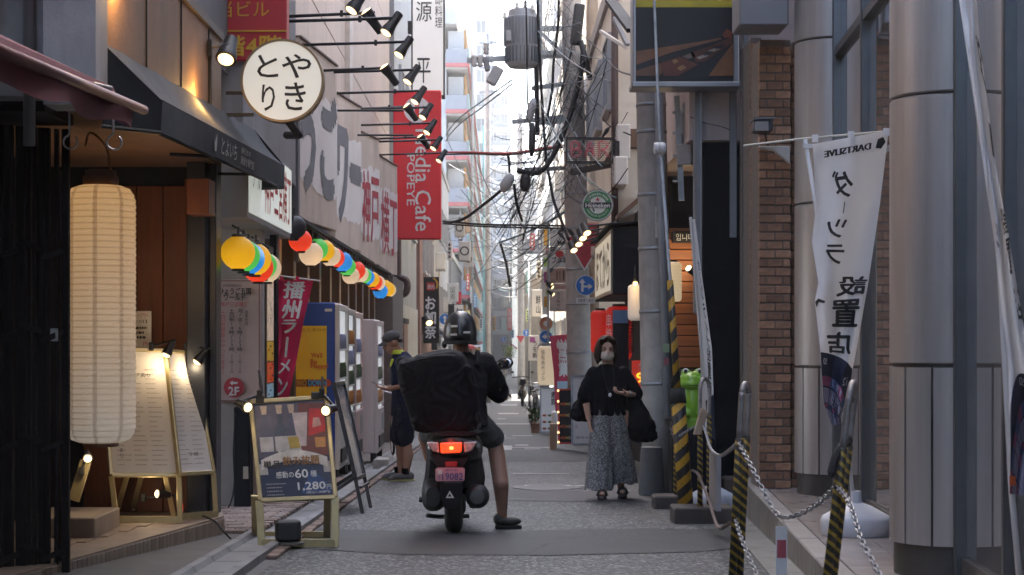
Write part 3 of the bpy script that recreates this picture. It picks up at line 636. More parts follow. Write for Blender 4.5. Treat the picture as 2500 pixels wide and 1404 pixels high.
MB().box(2.1, 2.16, 15.74, 15.79, 2.0, 4.0).build('cable_duct', greyp, pb)

# ---------------- farther buildings on that side
k0 = block('dark_bar_building', 'dark fronted bar building behind the box sign', 1.95, 7, 20.6, 27, 2.6, m_dark)
k1 = block('cream_house', 'cream rendered house with a brown eave above the green round sign', 1.66, 7, 24.2, 33, 6.2, m_cream, z0=2.62)
MB().hexa([(1.56, 23.9, 3.75), (2.1, 23.9, 3.75), (2.1, 26, 3.75), (1.56, 26, 3.75), (1.66, 23.9, 4.0), (2.1, 23.9, 4.0), (2.1, 26, 4.0), (1.66, 26, 4.0)]).build('brown_eave', M('brown_eave', (.14, .08, .05), .7), k1)
MB().hexa([(1.6, 23.6, 2.72), (1.95, 23.6, 3.0), (1.95, 26, 3.0), (1.6, 26, 2.72), (1.6, 23.6, 2.78), (1.95, 23.6, 3.08), (1.95, 26, 3.08), (1.6, 26, 2.78)]).build('lower_eave', M('brown_eave', (.14, .08, .05), .7), k1)
MB().tube([(1.6, 24.1, 2.6), (1.6, 24.1, 6.3)], .05, 8).build('drainpipe', M('brown_pipe', (.08, .05, .045)), k1, True)
rows(k1, 'S', 24.2, 1.75, 2.6, 4.3, 6.1, .5, .7, 1, 1); rows(k1, 'W', 1.66, 25, 32.5, 4.2, 6, 1.3, 1.1, 3, 1)
k2 = block('pale_apartments', 'pale cream apartment house behind the white transformer', 1.78, 9, 36, 47, 9.5, m_cream)
rows(k2, 'S', 36, 1.9, 3.4, 3, 9.2, .6, .9, 1, 3); rows(k2, 'W', 1.78, 37, 46, -1, 9.2, 1.5, 1.2, 3, 4)
k3 = block('tan_apartments', 'tan apartment house beyond the stacked restaurant signs', 2.1, 10, 50, 66, 12.5, m_tan)
rows(k3, 'W', 2.1, 51, 65, 0, 12, 1.5, 1.2, 4, 5); rows(k3, 'S', 50, 2.3, 4, 4, 12.3, .9, 1.1, 1, 4)
k4 = block('grey_apartments', 'greyish apartment block farther down behind the wires', 2.4, 12, 70, 92, 17, m_lightw)
for j in range(6): MB().box(2.15, 2.38, 70.2, 91.8, -1 + j * 2.9, 0 + j * 2.9).build('balcony', m_bal, k4)
rows(k4, 'S', 70, 2.6, 5.5, 2, 16.6, 1, 1.3, 2, 6); rows(k4, 'W', 2.4, 72, 91, .1, 17, 1.6, 1.4, 4, 6)
k5 = block('white_tower', 'hazy white tower with rows of windows above the far shops', 3.0, 15, 98, 130, 25, m_tan)
rows(k5, 'S', 98, 3.2, 8, 2, 24.6, 1.3, 1.5, 3, 8); rows(k5, 'W', 3.0, 100, 129, 0, 24.6, 2, 1.5, 5, 8)
for j in range(8): MB().box(2.7, 2.98, 98.3, 129, .2 + j * 2.9, 1.2 + j * 2.9).build('balcony', m_greyw, k5)
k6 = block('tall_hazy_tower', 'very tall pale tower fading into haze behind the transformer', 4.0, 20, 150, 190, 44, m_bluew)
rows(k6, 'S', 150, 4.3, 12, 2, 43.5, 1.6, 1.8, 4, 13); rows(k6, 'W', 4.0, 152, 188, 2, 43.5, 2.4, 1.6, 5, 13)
k7 = block('distant_cream_block', 'small cream block with green shutters by the distant greenery', 1.35, 9, 200, 260, 13, m_cream)
rows(k7, 'W', 1.35, 203, 258, 0, 15.5, 3, 1.6, 5, 4)
k8 = block('distant_low_shops', 'low pale shop row past the far utility pole', 1.9, 8, 133, 148, 6, m_tan); rows(k8, 'W', 1.9, 134, 147, 0, 5.6, 2, 1.4, 3, 2)
MB().box(1.9, 12, 262, 305, -6, 18).build('distant_block', m_lightw, label='pale distant block at the far end on the wire side', cat='building')
# out-of-view masses added to shape the light in the lane
MB().box(-14, -3.4, -40, -8.2, -1, 5).build('added_rear_block', m_greyw, label='added unseen grey block behind the viewpoint on the shop side', cat='building')
MB().box(3.2, 16, 20.65, 35.8, 6.5, 9).build('added_setback_mass', m_greyw, label='added hidden grey mass set back above the bar building', cat='building')
MB().box(2.0, 14, -40, -14.2, -1, 5).build('added_rear_mass', m_greyw, label='added unseen grey mass behind the viewpoint on the column side', cat='building')
# ================================================================== SHOP SIDE OBJECTS
# folding lattice gate
gt = T('folding_gate', 'dark folding metal gate pushed together beside the big paper lantern', 'gate', (-2.7, 9.2, -.25))
m_gate = M('gate_metal', (.012, .010, .011), .6, .1, .25, 8, spec=.2)
for i in range(26):
    t = (i / 25) ** .8; x = -2.40 - .62 * t; y = 9.5 - .45 * t + (.02 if i % 2 else 0)
    w = .022 if i % 3 else .04
    MB().box(x - w / 2, x + w / 2, y - .02, y + .02, -.24, 2.22).build('slat', m_gate, gt, bevel=.004)
for z in (-.1, .5, 1.1, 1.55):
    for i in range(6):
        a = (-2.41 - i * .1, 9.47 - i * .075, z); b = (-2.51 - i * .1, 9.40 - i * .075, z + .05 * (1 if i % 2 else -1))
        MB().beam(a, b, .012, .03).build('brace', m_gate, gt)
MB().box(-2.475, -2.43, 9.44, 9.452, 1.05, 1.12).build('lock_plate', steel, gt)
mb = MB(); mb.tube(cr([(-2.2, 9.6, 1.7), (-2.2, 9.58, .6), (-2.3, 9.56, -.1)], 6), .006, 6); 
# burgundy awning, nearest
m_burg = M('burgundy_canvas', (.2, .06, .075), .85, 0, .15, 6, bump=.25, bscale=250, grime=.15)
aw = T('burgundy_awning', 'faded burgundy canvas awning with hanging valance over the folding gate', 'awning', (-2.1, 7.5, 1.9))
P0, P1 = V((-1.83, 5.6, 2.13)), V((-1.85, 8.22, 2.265)); E0, E1 = V((-1.78, 5.6, 2.06)), V((-1.78, 8.27, 2.185))
mb = MB(); mb.grid(lambda u, v: P0.lerp(P1, u).lerp(E0.lerp(E1, u), v) + V((0, 0, -.05 * math.sin(math.pi * v))), 12, 8)
mb.grid(lambda u, v: V((-2.5, 5.6, 2.5)).lerp(V((-2.5, 8.2, 2.55)), u).lerp(P0.lerp(P1, u), v), 12, 6); mb.build('canopy', m_burg, aw, True)
mb = MB(); mb.grid(lambda u, v: E0.lerp(E1, u) + V((-.02 + .03 * math.sin(u * 14 + v), .02 * v, -v * (.105 + .015 * math.sin(u * 19)))), 30, 5)
mb.grid(lambda u, v: E1 + V((-.3 * u, .12 * u, -.01 - v * (.1 - .05 * u) + .1 * u)), 6, 4)
mb.build('valance', m_burg, aw, True)
MB().tube([E0, E1 + V((.03, .18, .0))], .022, 10).build('front_bar', M('burgundy_bar', (.15, .06, .06), .5, .2), aw, True)
MB().tube([V((-2.45, 7.2, 2.3)), E1 + V((0, -.4, .02))], .012, 8).build('support_arm', steel, aw, True)
for (px, py, Y, lab) in ((172, 330, 8.9, 'steel hook hanging under the awning beside the gate post'), (279, 330, 8.5, 'steel hook hanging under the tip of the burgundy awning')):
    p = W(px, py, Y); r = .036
    pts = [p + V((-.005, 0, .16)), p + V((-.005, 0, .03))] + [p + V((r * math.cos(a) , 0, -.035 + r * math.sin(a))) for a in [R(q) for q in range(110, 420, 20)]]
    MB().tube(cr(pts, 3), .0055, 7).build('hook', steel, None, True, label=lab, cat='hook')
# black awning
m_blk = M('black_canvas', (.012, .014, .019), .8, 0, .15, 5, spec=.3, bump=.2, bscale=250)
ba = T('black_awning', 'black canvas shop awning with small pale lettering on its front edge', 'awning', (-1.9, 11, 2))
YN, YF = 8.9, 13.9
a = W(397, 247, YN); b = W(695, 405, YF); c = W(397, 324, YN); d = W(693, 459, YF); e = W(236, 104, 8.64); f = W(640, 318, 14.0)
e.x = f.x = -2.0; c.x = a.x - .01; d.x = b.x - .01
def sag_pt(u, v): return e.lerp(f, u).lerp(a.lerp(b, u), v) + V((0, 0, -.03 * math.sin(math.pi * v) + .008 * math.sin(u * 6 * math.pi) ** 2 * (1 - v)))
MB().grid(sag_pt, 24, 8).build('slope', m_blk, ba, True)
MB().grid(lambda u, v: a.lerp(b, u).lerp(c.lerp(d, u), v) + V((.008 * math.sin(u * 20) * v, 0, 0)), 30, 3).build('valance', m_blk, ba, True)
e2 = V((-2.0, e.y, c.z)); f2 = V((-2.0, f.y, d.z))
MB().add([e, a, c, e2], [(0, 1, 2, 3)]).build('side_panel', m_blk, ba)
MB().add([f, b, d, f2], [(0, 1, 2, 3)]).build('side_panel', m_blk, ba)
for p, q in ((a, b), (c, d)): MB().tube([p + V((-.012, 0, 0)), q + V((-.012, 0, 0))], .012, 8).build('bar', m_blk, ba, True)
for k in (.0, .33, .66, 1): MB().tube([e2.lerp(f2, k), c.lerp(d, k)], .012, 6).build('rib', black, ba)
mtx = M('faded_print', (.4, .38, .36), .8)
def on_val(x, y):   # x along the awning in metres from near end
    u = x / (b - a).length; v = .5 - y / (a.z - c.z); return a.lerp(b, u).lerp(c.lerp(d, u), v) + V((.012, 0, 0))
text('とよいち', None, None, None, .62, .1, mtx, ba, warp=lambda x, y: on_val(2.15 + x, y - .0))
text('朝引きの', None, None, None, .42, .04, mtx, ba, warp=lambda x, y: on_val(2.85 + x, y + .032))
text('鶏焼き専門店', None, None, None, .62, .055, mtx, ba, warp=lambda x, y: on_val(2.95 + x, y - .03))
mb = MB(); bird = [(-.03, .05), (-.02, .0), (0, .03), (.02, .06), (.03, .0), (.02, -.05), (-.01, -.05), (-.03, -.01)]
mb.add([on_val(1.62 + x * 1.5, y * 1.0) for x, y in bird], [tuple(range(8))]); mb.build('bird_mark', mtx, ba)
# great paper lantern
def big_lantern(name, lab, c, r, z0, z1, mat, ribs, capm, group=None, cat='paper lantern', n=36, caph=.06):
    t = T(name, lab, cat, (c[0], c[1], z0), group)
    prof = []; H = z1 - z0; N = ribs * 2
    for i in range(N + 1):
        q = i / N; s = min(q, 1 - q) * H; er = r * .55; k = r if s >= er else r * (.62 + .38 * math.sqrt(max(0, 1 - (1 - s / er) ** 2)))
        prof.append((k + (.0035 * r / .2 if i % 2 else -.002 * r / .2), z0 + q * H))
    MB().lathe(prof, n, o=(c[0], c[1], 0), cap=False).build('paper_shade', mat, t, True)
    for z, zz in ((z1 - .002, z1 + caph), (z0 - caph * .4, z0 + .002)):
        MB().lathe([(r * .5, z), (r * .52, (z + zz) / 2), (r * .5, zz)], 24, o=(c[0], c[1], 0), cap=True).build('cap_ring', capm, t, 40)
    return t
def lantern_mat(name, col, e0, e1, z0, z1, hot=(1, .75, .4), base=None, seams=0, str_=1.0, ripple=0):
    """paper lit from inside: its emission varies with height over the bulb"""
    m = bpy.data.materials.new(name); m.use_nodes = True; t = m.node_tree; N = t.nodes; L = t.links; b = N['Principled BSDF']
    b.inputs['Base Color'].default_value = (*(base or col), 1); b.inputs['Roughness'].default_value = .6
    tc = N.new('ShaderNodeTexCoord'); sp = N.new('ShaderNodeSeparateXYZ'); L.new(tc.outputs['Object'], sp.inputs[0])
    mr = N.new('ShaderNodeMapRange'); mr.inputs[1].default_value = z0; mr.inputs[2].default_value = z1; L.new(sp.outputs[2], mr.inputs[0])
    ra = N.new('ShaderNodeValToRGB'); ra.color_ramp.elements[0].color = (*[q * e0 for q in col], 1); ra.color_ramp.elements[1].color = (*[q * e1 * h for q, h in zip(col, hot)], 1)
    L.new(mr.outputs[0], ra.inputs[0]); out = ra.outputs[0]
    if seams:
        at = N.new('ShaderNodeMath'); at.operation = 'ARCTAN2'; L.new(sp.outputs[1], at.inputs[0]); L.new(sp.outputs[0], at.inputs[1])
        ml = N.new('ShaderNodeMath'); ml.operation = 'MULTIPLY'; ml.inputs[1].default_value = seams / (2 * math.pi); L.new(at.outputs[0], ml.inputs[0])
        fr = N.new('ShaderNodeMath'); fr.operation = 'FRACT'; L.new(ml.outputs[0], fr.inputs[0])
        lt = N.new('ShaderNodeMath'); lt.operation = 'LESS_THAN'; lt.inputs[1].default_value = .16; L.new(fr.outputs[0], lt.inputs[0])
        mx = N.new('ShaderNodeMixRGB'); mx.blend_type = 'MULTIPLY'; mx.inputs[2].default_value = (.66, .62, .58, 1); L.new(lt.outputs[0], mx.inputs[0]); L.new(out, mx.inputs[1]); out = mx.outputs[0]
        L.new(mx.outputs[0], b.inputs['Emission Color'])
    if ripple:
        ml = N.new('ShaderNodeMath'); ml.operation = 'MULTIPLY'; ml.inputs[1].default_value = ripple; L.new(sp.outputs[2], ml.inputs[0])
        fr = N.new('ShaderNodeMath'); fr.operation = 'FRACT'; L.new(ml.outputs[0], fr.inputs[0])
        lt = N.new('ShaderNodeMath'); lt.operation = 'LESS_THAN'; lt.inputs[1].default_value = .22; L.new(fr.outputs[0], lt.inputs[0])
        mx = N.new('ShaderNodeMixRGB'); mx.blend_type = 'MULTIPLY'; mx.inputs[2].default_value = (.72, .69, .64, 1); L.new(lt.outputs[0], mx.inputs[0]); L.new(out, mx.inputs[1]); out = mx.outputs[0]
    L.new(out, b.inputs['Emission Color']); b.inputs['Emission Strength'].default_value = str_
    return m
m_big = lantern_mat('paper_cream', (1, .86, .72), .03, .06, 0, 1.5, (1, .66, .32), (.6, .54, .46), seams=8, str_=1, ripple=28 / 1.0)
bl = big_lantern('paper_lantern', 'huge cream paper lantern with ribs glowing beside the dark gate', (-2.37, 10.2), .203, .45, 1.97, m_big, 43, M('lantern_ring', (.1, .05, .03), .6))
MB().lathe([(.085, 1.975), (.09, 2.0), (.09, 2.06), (.07, 2.065)], 24, o=(-2.37, 10.2, 0)).build('top_ring', M('lantern_ring', (.1, .05, .03)), bl, 40)
MB().tube(cr([(-2.30, 10.15, 2.06), (-2.33, 10.15, 2.2), (-2.42, 10.15, 2.28), (-2.45, 10.15, 2.2)], 6), .007, 8).build('rope', M('rope', (.25, .14, .08), .9), bl, True)
point_light('panel_fill_light', (-2.25, 10.9, 1.5), .9, (1, .62, .3), .15, bl)  # fill light added behind the lantern to brighten the wood panel
# double menu board on the step
m_menu = M('menu_paper', (.74, .72, .71), .5, 0, .05, 2)
mn = T('menu_stand', 'gold framed double menu board with clip lamps standing on the tiled step', 'menu stand', (-2.25, 11.4, ZS))
def board(BL, BR, TR, TL, seed, dens, part):
    u = (BR - BL).normalized(); v = (TL - BL).normalized(); n = u.cross(v).normalized()
    cc = (BL + BR + TR + TL) / 4; w = (BR - BL).length; h = (TL - BL).length
    f = MB()
    for p, q in ((BL, BR), (BR, TR), (TR, TL), (TL, BL)): f.beam(p, q, .026, .03, n)
    fo = f.build('board_frame', gold, mn, bevel=.004)
    g = MB(); g.hexa([BL, BR, TR, TL, BL - n * .012, BR - n * .012, TR - n * .012, TL - n * .012]); g.build('menu_sheet', m_menu, fo)
    dashes(cc + n * .002 - v * .04 * h, u, v, w * .78, h * .8, 21, M('menu_print', (.22, .2, .2), .7), fo, seed, dens, .003, .17, fill=.45)
    return u, v, n, cc, fo
Yb = 11.55
b1 = board(W(272, 1160, 11.45), W(436, 1160, 11.6), W(402, 856, 11.85), W(246, 853, 11.7), 3, 3, 'large')
b2 = board(W(438, 1158, 11.55), W(521, 1153, 11.95), W(470, 862, 12.15), W(405, 857, 11.8), 5, 2, 'small')
text('レア炙り', b1[3] + b1[1] * .26 + b1[2] * .003 + b1[0] * .03, b1[0], b1[1], .13, .03, ink, mn)
text('炙', b1[3] - b1[1] * .27 - b1[0] * .14, b1[0], b1[1], .022, .03, ink, mn); text('り', b1[3] - b1[1] * .31 - b1[0] * .14, b1[0], b1[1], .02, .03, ink, mn)
text('デ食べ放題', b2[3] - b2[1] * .3, b2[0], b2[1], .13, .028, ink, mn)
m_gleg = gold
for p, q in ((W(272, 1162, 11.45), W(285, 1277, 11.45)), (W(437, 1160, 11.58), W(440, 1277, 11.5)), (W(521, 1155, 11.95), W(528, 1265, 11.95)), (W(404, 1162, 11.6), W(425, 1262, 11.7)), (W(345, 1162, 11.9), W(325, 1240, 12.1)), (W(310, 1162, 11.75), W(288, 1240, 12.0))):
    MB().beam(p, q, .035, .02, (0, 1, 0)).build('leg', m_gleg, mn, bevel=.003)
MB().beam(W(285, 1268, 11.47), W(440, 1268, 11.5), .02, .045, (0, 0, 1)).build('foot_bar', m_gleg, mn); MB().beam(W(440, 1262, 11.52), W(528, 1255, 11.94), .02, .045, (0, 0, 1)).build('foot_bar', m_gleg, mn)
def clip_lamp(name, lab, p, aim, s=1.0, power=.6, group=None, cat='clip lamp', clamp=None):
    t = T(name, lab, cat, p, group); p = V(p); aim = V(aim).normalized(); m = aim.to_track_quat('Z', 'Y').to_matrix()
    MB().lathe([(.012 * s, -.09 * s), (.022 * s, -.085 * s), (.026 * s, -.04 * s), (.034 * s, -.01 * s), (.036 * s, .012 * s), (.03 * s, .013 * s)], 16, o=p, m=m).build('lamp_head', black, t, 40)
    MB().lathe([(.031 * s, .0), (.026 * s, .018 * s), (.012 * s, .026 * s)], 16, o=p, m=m).build('lens', warm_lens, t, True)
    if clamp is not None:
        MB().tube(cr([p - aim * .08 * s, p - aim * .11 * s + V((0, 0, -.01)), V(clamp)], 5), .008 * s, 8).build('arm', black, t, True)
        MB().cbox(V(clamp), (.03 * s, .045 * s, .06 * s)).build('clamp', black, t, bevel=.004)
    if power: point_light('lamp_light', p + aim * .06 * s, power, (1, .76, .46), .03, t)
    return t
q = b1[3]
clip_lamp('clip_lamp', 'black clip lamp shining on the larger gold menu board from its top corner', W(408, 862, 11.72), V((-.35, -.25, -.8)), 1.0, .22, clamp=W(370, 846, 11.8))
clip_lamp('clip_lamp', 'black clip lamp at the outer top corner of the narrow menu board', W(484, 880, 11.95), V((-.5, -.2, -.7)), 1.05, .2, clamp=W(455, 848, 12.05))
clip_lamp('clip_lamp', 'small lamp lying on the step under the gold menu board', W(388, 1206, 11.6), V((-.75, -.5, .1)), .95, .2, clamp=W(350, 1215, 11.7))
clip_lamp('clip_lamp', 'small lamp lighting a slanted wooden stick behind the huge lantern', W(214, 1118, 10.9), V((.15, -.5, -.2)), .9, .2, clamp=W(200, 1150, 10.95))
MB().beam(W(180, 1222, 11.0), W(210, 1125, 11.0), .07, .02, (0, 1, 0)).build('wooden_board', gold, label='narrow gilded board leaning behind the huge lantern', cat='board')
for k, (lab, pts) in enumerate((('black power cable trailing off the step from the menu stand lamps', [(430, 1240), (470, 1252), (520, 1270), (548, 1300), (590, 1338), (630, 1342)]), ('thin black cable hanging by the opening hours wall', [(575, 1010), (570, 1100), (572, 1180), (562, 1230), (540, 1262)]))):
    MB().tube(cr([W(x, y, 11.75 if k == 0 else 14.2) if not (k == 0 and x > 540) else V((XP(x, 11.6), 11.6, ZP(y, 11.6))) for x, y in pts], 6), .006, 6).build('power_cable', wire, None, True, label=lab, cat='cable')
MB().cbox(W(440, 1240, 11.55), (.035, .03, .06)).build('plug_adapter', M('red_led_plug', (.05, .01, .01), .4, emis=((1, .05, .03), .12)), bevel=.006, label='small plug adapter with a red light on the step', cat='plug')
pf = T('price_card', 'white card with red and black handwriting tilted above the menu board', 'card', W(340, 830, 12.0))
cc = W(338, 805, 12.0); panel(MB(), cc, UX, UZ, .18, .26, .006).build('card', m_menu, pf)
u_ = V((math.cos(-.12), 0, math.sin(-.12)))
text('ハッピーアワー', cc + V((0, 0, .1)), UX, UZ, .15, .028, redink, pf); text('【平日】', cc + V((0, 0, .058)), UX, UZ, .12, .022, ink, pf); dashes(cc - V((0, 0, .02)), UX, UZ, .15, .1, 3, ink, pf, 4, th=.5); text('円', cc + V((.05, 0, -.1)), UX, UZ, .03, .03, redink, pf)
# gold A-frame in the street
m_navy = M('poster_navy', (.03, .04, .075), .35, 0, .25, 3)
af = T('a_frame_sign', 'gold A-frame drinks poster stand with two clip lamps standing on the road edge', 'sandwich board', (-1.35, 11.4, G(11.4)))
BL, BR, TR, TL = W(636, 1222, 11.3), W(819, 1214, 11.3), W(797, 970, 11.55), W(612, 982, 11.55)
u = (BR - BL).normalized(); v = (TL - BL); v = (v - u * v.dot(u) * .0).normalized(); n = u.cross(v).normalized()
def bp(s, t, off=.0): return BL.lerp(BR, s).lerp(TL.lerp(TR, s), t) + n * off
f = MB()
for p, q in ((BL, BR), (BR, TR), (TR, TL), (TL, BL)): f.beam(p, q, .03, .03, n)
fo = f.build('poster_frame', gold, af, bevel=.005)
MB().hexa([bp(0, 0, .002), bp(1, 0, .002), bp(1, 1, .002), bp(0, 1, .002), bp(0, 0, -.012), bp(1, 0, -.012), bp(1, 1, -.012), bp(0, 1, -.012)]).build('poster', m_navy, af)
# the photo half of the poster: bottles, glasses and labels as flat print
def shape(pts, col, off, nm_='poster_print', r=.5):
    MB().add([bp(x, y, off) for x, y in pts], [tuple(range(len(pts)))]).build(nm_, M('print_' + '_'.join('%.2f' % c for c in col), col, r, 0, .25, 14), fo)['kind'] = 'stuff'
shape([(.04, .42), (.96, .42), (.96, .96), (.04, .96)], (.1, .09, .12), .0035)
shape([(.55, .42), (.96, .42), (.96, .94), (.62, .96)], (.16, .05, .04), .0042)
for x in (.16, .36, .52):
    shape([(x - .09, .45), (x + .09, .45), (x + .09, .68), (x + .035, .78), (x + .03, .95), (x - .03, .95), (x - .035, .78), (x - .09, .68)], (.08, .08, .12) if x != .36 else (.06, .07, .1), .0048)
    shape([(x - .088, .48), (x + .088, .48), (x + .088, .63), (x - .088, .63)], (.45, .43, .42), .0054)
    shape([(x - .03, .86), (x + .03, .86), (x + .045, .95), (x - .045, .95)], (.5, .38, .28), .0054)
shape([(.57, .52), (.68, .52), (.73, .86), (.53, .86)], (.5, .42, .42), .0056)
shape([(.72, .62), (.95, .66), (.95, .88), (.76, .9)], (.5, .03, .03), .005); shape([(.78, .7), (.9, .72), (.88, .8), (.8, .8)], (.55, .3, .25), .0056)
shape([(.8, .5), (.93, .5), (.94, .6), (.8, .6)], (.6, .28, .08), .0052); shape([(.46, .5), (.6, .5), (.58, .62), (.44, .62)], (.42, .3, .06), .0058)
shape([(.3, .43), (.62, .43), (.62, .485), (.3, .485)], (.5, .5, .45), .006)
for i in range(5): shape([(.34 + i * .055, .435), (.38 + i * .055, .435), (.38 + i * .055, .48), (.34 + i * .055, .48)], [(.02, .03, .08), (.1, .02, .02), (.4, .4, .05), (.05, .05, .06), (.02, .05, .12)][i], .0066)
rib = [(.06 + .88 * i / 12, .30 + .085 * math.sin(math.pi * i / 12)) for i in range(13)]
shape([(.02, .25), (.14, .25), (.14, .36), (.02, .36)], (.42, .4, .38), .0062); shape([(.88, .25), (.98, .25), (.98, .36), (.88, .36)], (.42, .4, .38), .0062)
shape(rib + [(x, y + .1) for x, y in rib[::-1]], (.6, .57, .53), .007)
shape([(.55, .05), (.72, .3), (.96, .1), (.96, .05)], (.04, .08, .2), .0045)
wW, hH = (BR - BL).length, (TL - BL).length
def ptx(body, s, t, w, h, mat, bold=0, arch=0): text(body, None, None, None, w, h, mat, fo, bold=bold, warp=lambda x, y: bp(s + x / wW, t + y / hH + arch * math.sin(math.pi * (.5 + (s + x / wW - .5) / .88)) , .0085))
ptx('単品', .2, .35, .11, .052, M('bronze_ink', (.06, .05, .04), .6), .03); 
ptx('飲み放題', .59, .378, .24, .062, M('gold_ink', (.3, .15, .05), .6), .03)
ptx('感動の', .36, .24, .115, .045, white, .01); ptx('60', .58, .245, .085, .058, white, .03); ptx('種', .74, .24, .04, .042, white, .01)
ptx('1,280', .7, .115, .18, .058, white, .035); ptx('円', .93, .105, .03, .032, white); ptx('(税込1,408円)', .78, .055, .155, .024, white)
dashes(bp(.24, .1, .006), u, v, .15, .1, 4, M('dim_print', (.3, .3, .32), .6), fo, 8, off=.001, th=.35)
for p, q in ((bp(-.02, 0, 0), W(640, 1336, 11.25)), (bp(1.0, 0, 0), W(818, 1328, 11.25)), (W(622, 1210, 11.75), W(624, 1318, 11.95)), (W(800, 1200, 11.75), W(798, 1318, 11.95))):
    MB().beam(p, V((q.x, q.y, G(q.y) + .003)), .05, .02, (0, 1, 0)).build('leg', gold, af, bevel=.003)
gz = G(11.25)
MB().beam((XP(640, 11.25), 11.25, gz + .03), (XP(818, 11.25), 11.25, gz + .03), .02, .06, (0, 0, 1)).build('foot_bar', gold, af); MB().beam((XP(624, 11.95), 11.95, G(11.95) + .03), (XP(798, 11.95), 11.95, G(11.95) + .03), .02, .04).build('foot_bar', gold, af)
for s in (.13, .86): MB().cbox(bp(s, 1.02, .01), (.055, .04, .05)).build('spring_clip', blackp, af, bevel=.005)
clip_lamp('clip_lamp', 'round clip lamp glowing at the edge of the drinks poster near the wall', W(602, 993, 11.35), V((.55, -.55, -.2)), 1.15, .05, clamp=W(634, 965, 11.55))
clip_lamp('clip_lamp', 'round clip lamp glowing at the road side edge of the drinks poster', W(798, 1002, 11.3), V((-.35, -.75, -.1)), 1.15, .05, clamp=W(786, 960, 11.55))
for p, q in ((W(640, 960, 11.55), W(632, 905, 11.6)), (W(787, 965, 11.55), W(787, 920, 11.6))): MB().tube([p, q], .009, 8).build('clip_handle', blackp, af)
sb = T('speaker_box', 'small black flood lamp body standing on the foot of the drinks poster stand', 'flood lamp', W(703, 1330, 11.15))
MB().cbox(W(703, 1295, 11.2), (.165, .1, .14), rotz(.3)).build('body', M('black_box', (.025, .026, .03), .5, 0, .2), sb, bevel=.03, seg=3); MB().cbox(W(700, 1326, 11.2), (.22, .12, .015)).build('base', M('worn_board', (.12, .11, .1), .8), sb)
# black easel board farther along, seen almost edge on
ea = T('easel_board', 'black easel sign board leaning at the road edge in front of the vending machines', 'sandwich board', (-1.3, 14, G(14)))
BL2, BR2, TL2, TR2 = W(868, 1170, 14.4), W(889, 1160, 15.3), W(815, 938, 14.6), W(838, 935, 15.5)
f = MB()
for p, q in ((BL2, BR2), (BR2, TR2), (TR2, TL2), (TL2, BL2)): f.beam(p, q, .035, .035, (1, 0, .3))
f.build('frame', black, ea, bevel=.004)
MB().hexa([BL2, BR2, TR2, TL2] + [p - V((.012, 0, 0)) for p in (BL2, BR2, TR2, TL2)]).build('sheet', M('glossy_sheet', (.4, .38, .4), .12, 0, .3, 6), ea)
for p, (x, Y) in ((BL2, (885, 14.3)), (BR2, (905, 15.0)), (W(860, 1160, 14.9), (752, 15.6)), (W(868, 1165, 15.3), (790, 16.2))):
    MB().beam(p, (XP(x, Y), Y, G(Y) + .005), .03, .025, (0, 1, 0)).build('leg', black, ea)
MB().beam((XP(880, 14.3), 14.3, G(14.3) + .22), (XP(900, 15), 15, G(15) + .22), .02, .02).build('cross_bar', black, ea)

# round yakitori sign
rs = T('round_sign', 'round white illuminated sign with four black brush characters hung over the awning', 'sign', W(689, 298, 12.5))
c0 = W(689, 197, 12.5)
mb = MB(); mb.plate(disc_poly(.29, 64), UX, UZ, c0, .1); mb.build('lit_face', M('sign_acrylic', (.7, .72, .68), .35, 0, .04, 1.2, emis=((1, .98, .9), .05)), rs, 40)
mb = MB(); ring(mb, c0, UX, UZ, .286, .302, .008, 64); P = lambda a, r, o: c0 + UX * (r * math.cos(a)) + UZ * (r * math.sin(a)) + V((0, -o, 0))
for i in range(64):
    a, b = 2 * math.pi * i / 64, 2 * math.pi * (i + 1) / 64; mb.quad(P(a, .302, .008), P(b, .302, .008), P(b, .302, -.11), P(a, .302, -.11)); mb.quad(P(a, .286, .008), P(b, .286, .008), P(b, .286, -.0), P(a, .286, -.0))
mb.build('rim', M('brass_rim', (.2, .15, .09), .4, .6), rs, 40)
for ch, dx, dz, w_, h_ in (('や', .105, .105, .21, .17), ('き', .095, -.115, .15, .2), ('と', -.105, .105, .15, .16), ('り', -.1, -.125, .095, .19)):
    text(ch, c0 + V((dx, 0, dz)), UX, UZ, w_, h_, ink, rs, bold=.016, off=.005)
MB().tube([W(700, 290, 12.55), W(730, 330, 12.7), W(700, 330, 13)], .03, 8).build('bracket', black, rs)
MB().box(-2.0, XP(600, 12.56), 12.52, 12.56, ZP(230, 12.5), ZP(222, 12.5)).build('bracket_arm', black, rs); MB().box(-2.0, XP(620, 12.56), 12.52, 12.56, ZP(282, 12.5), ZP(275, 12.5)).build('bracket_arm', black, rs)
# wall spot above the awning
ws = clip_lamp('wall_spotlight', 'round spotlight with glowing lens bracketed to the rusty wall above the awning', W(553, 138, 11.7), V((-.1, -.55, -.75)), 2.0, 0, cat='spotlight')
MB().tube([W(516, 115, 11.75), W(560, 108, 11.7)], .012, 8).build('arm', greyp, ws); MB().cbox(W(513, 118, 11.75), (.03, .06, .12)).build('wall_plate', black, ws, bevel=.005); MB().tube([W(514, 130, 11.8), W(514, 255, 11.8)], .008, 6).build('conduit', black, ws)
point_light('spot_glow', V((-1.925, 8.88, 2.93)), 2.2, (1, .55, .16), .03); point_light('spot_glow', V((-1.9, 11.25, 2.64)), 1.5, (1, .55, .16), .03)
for Y in (9.15, 11.35):
    s_ = T('wall_washer', 'small upward spotlight tucked behind the awning by the %s wall seam' % ('first' if Y < 10 else 'far'), 'spotlight', (-1.93, Y, 2.5))
    MB().tube([(-1.965, Y, 2.38), (-1.955, Y, 2.46)], .02, 10).build('lamp_head', black, s_); MB().ell((-1.955, Y, 2.465), .014).build('lens', warm_lens, s_, True)
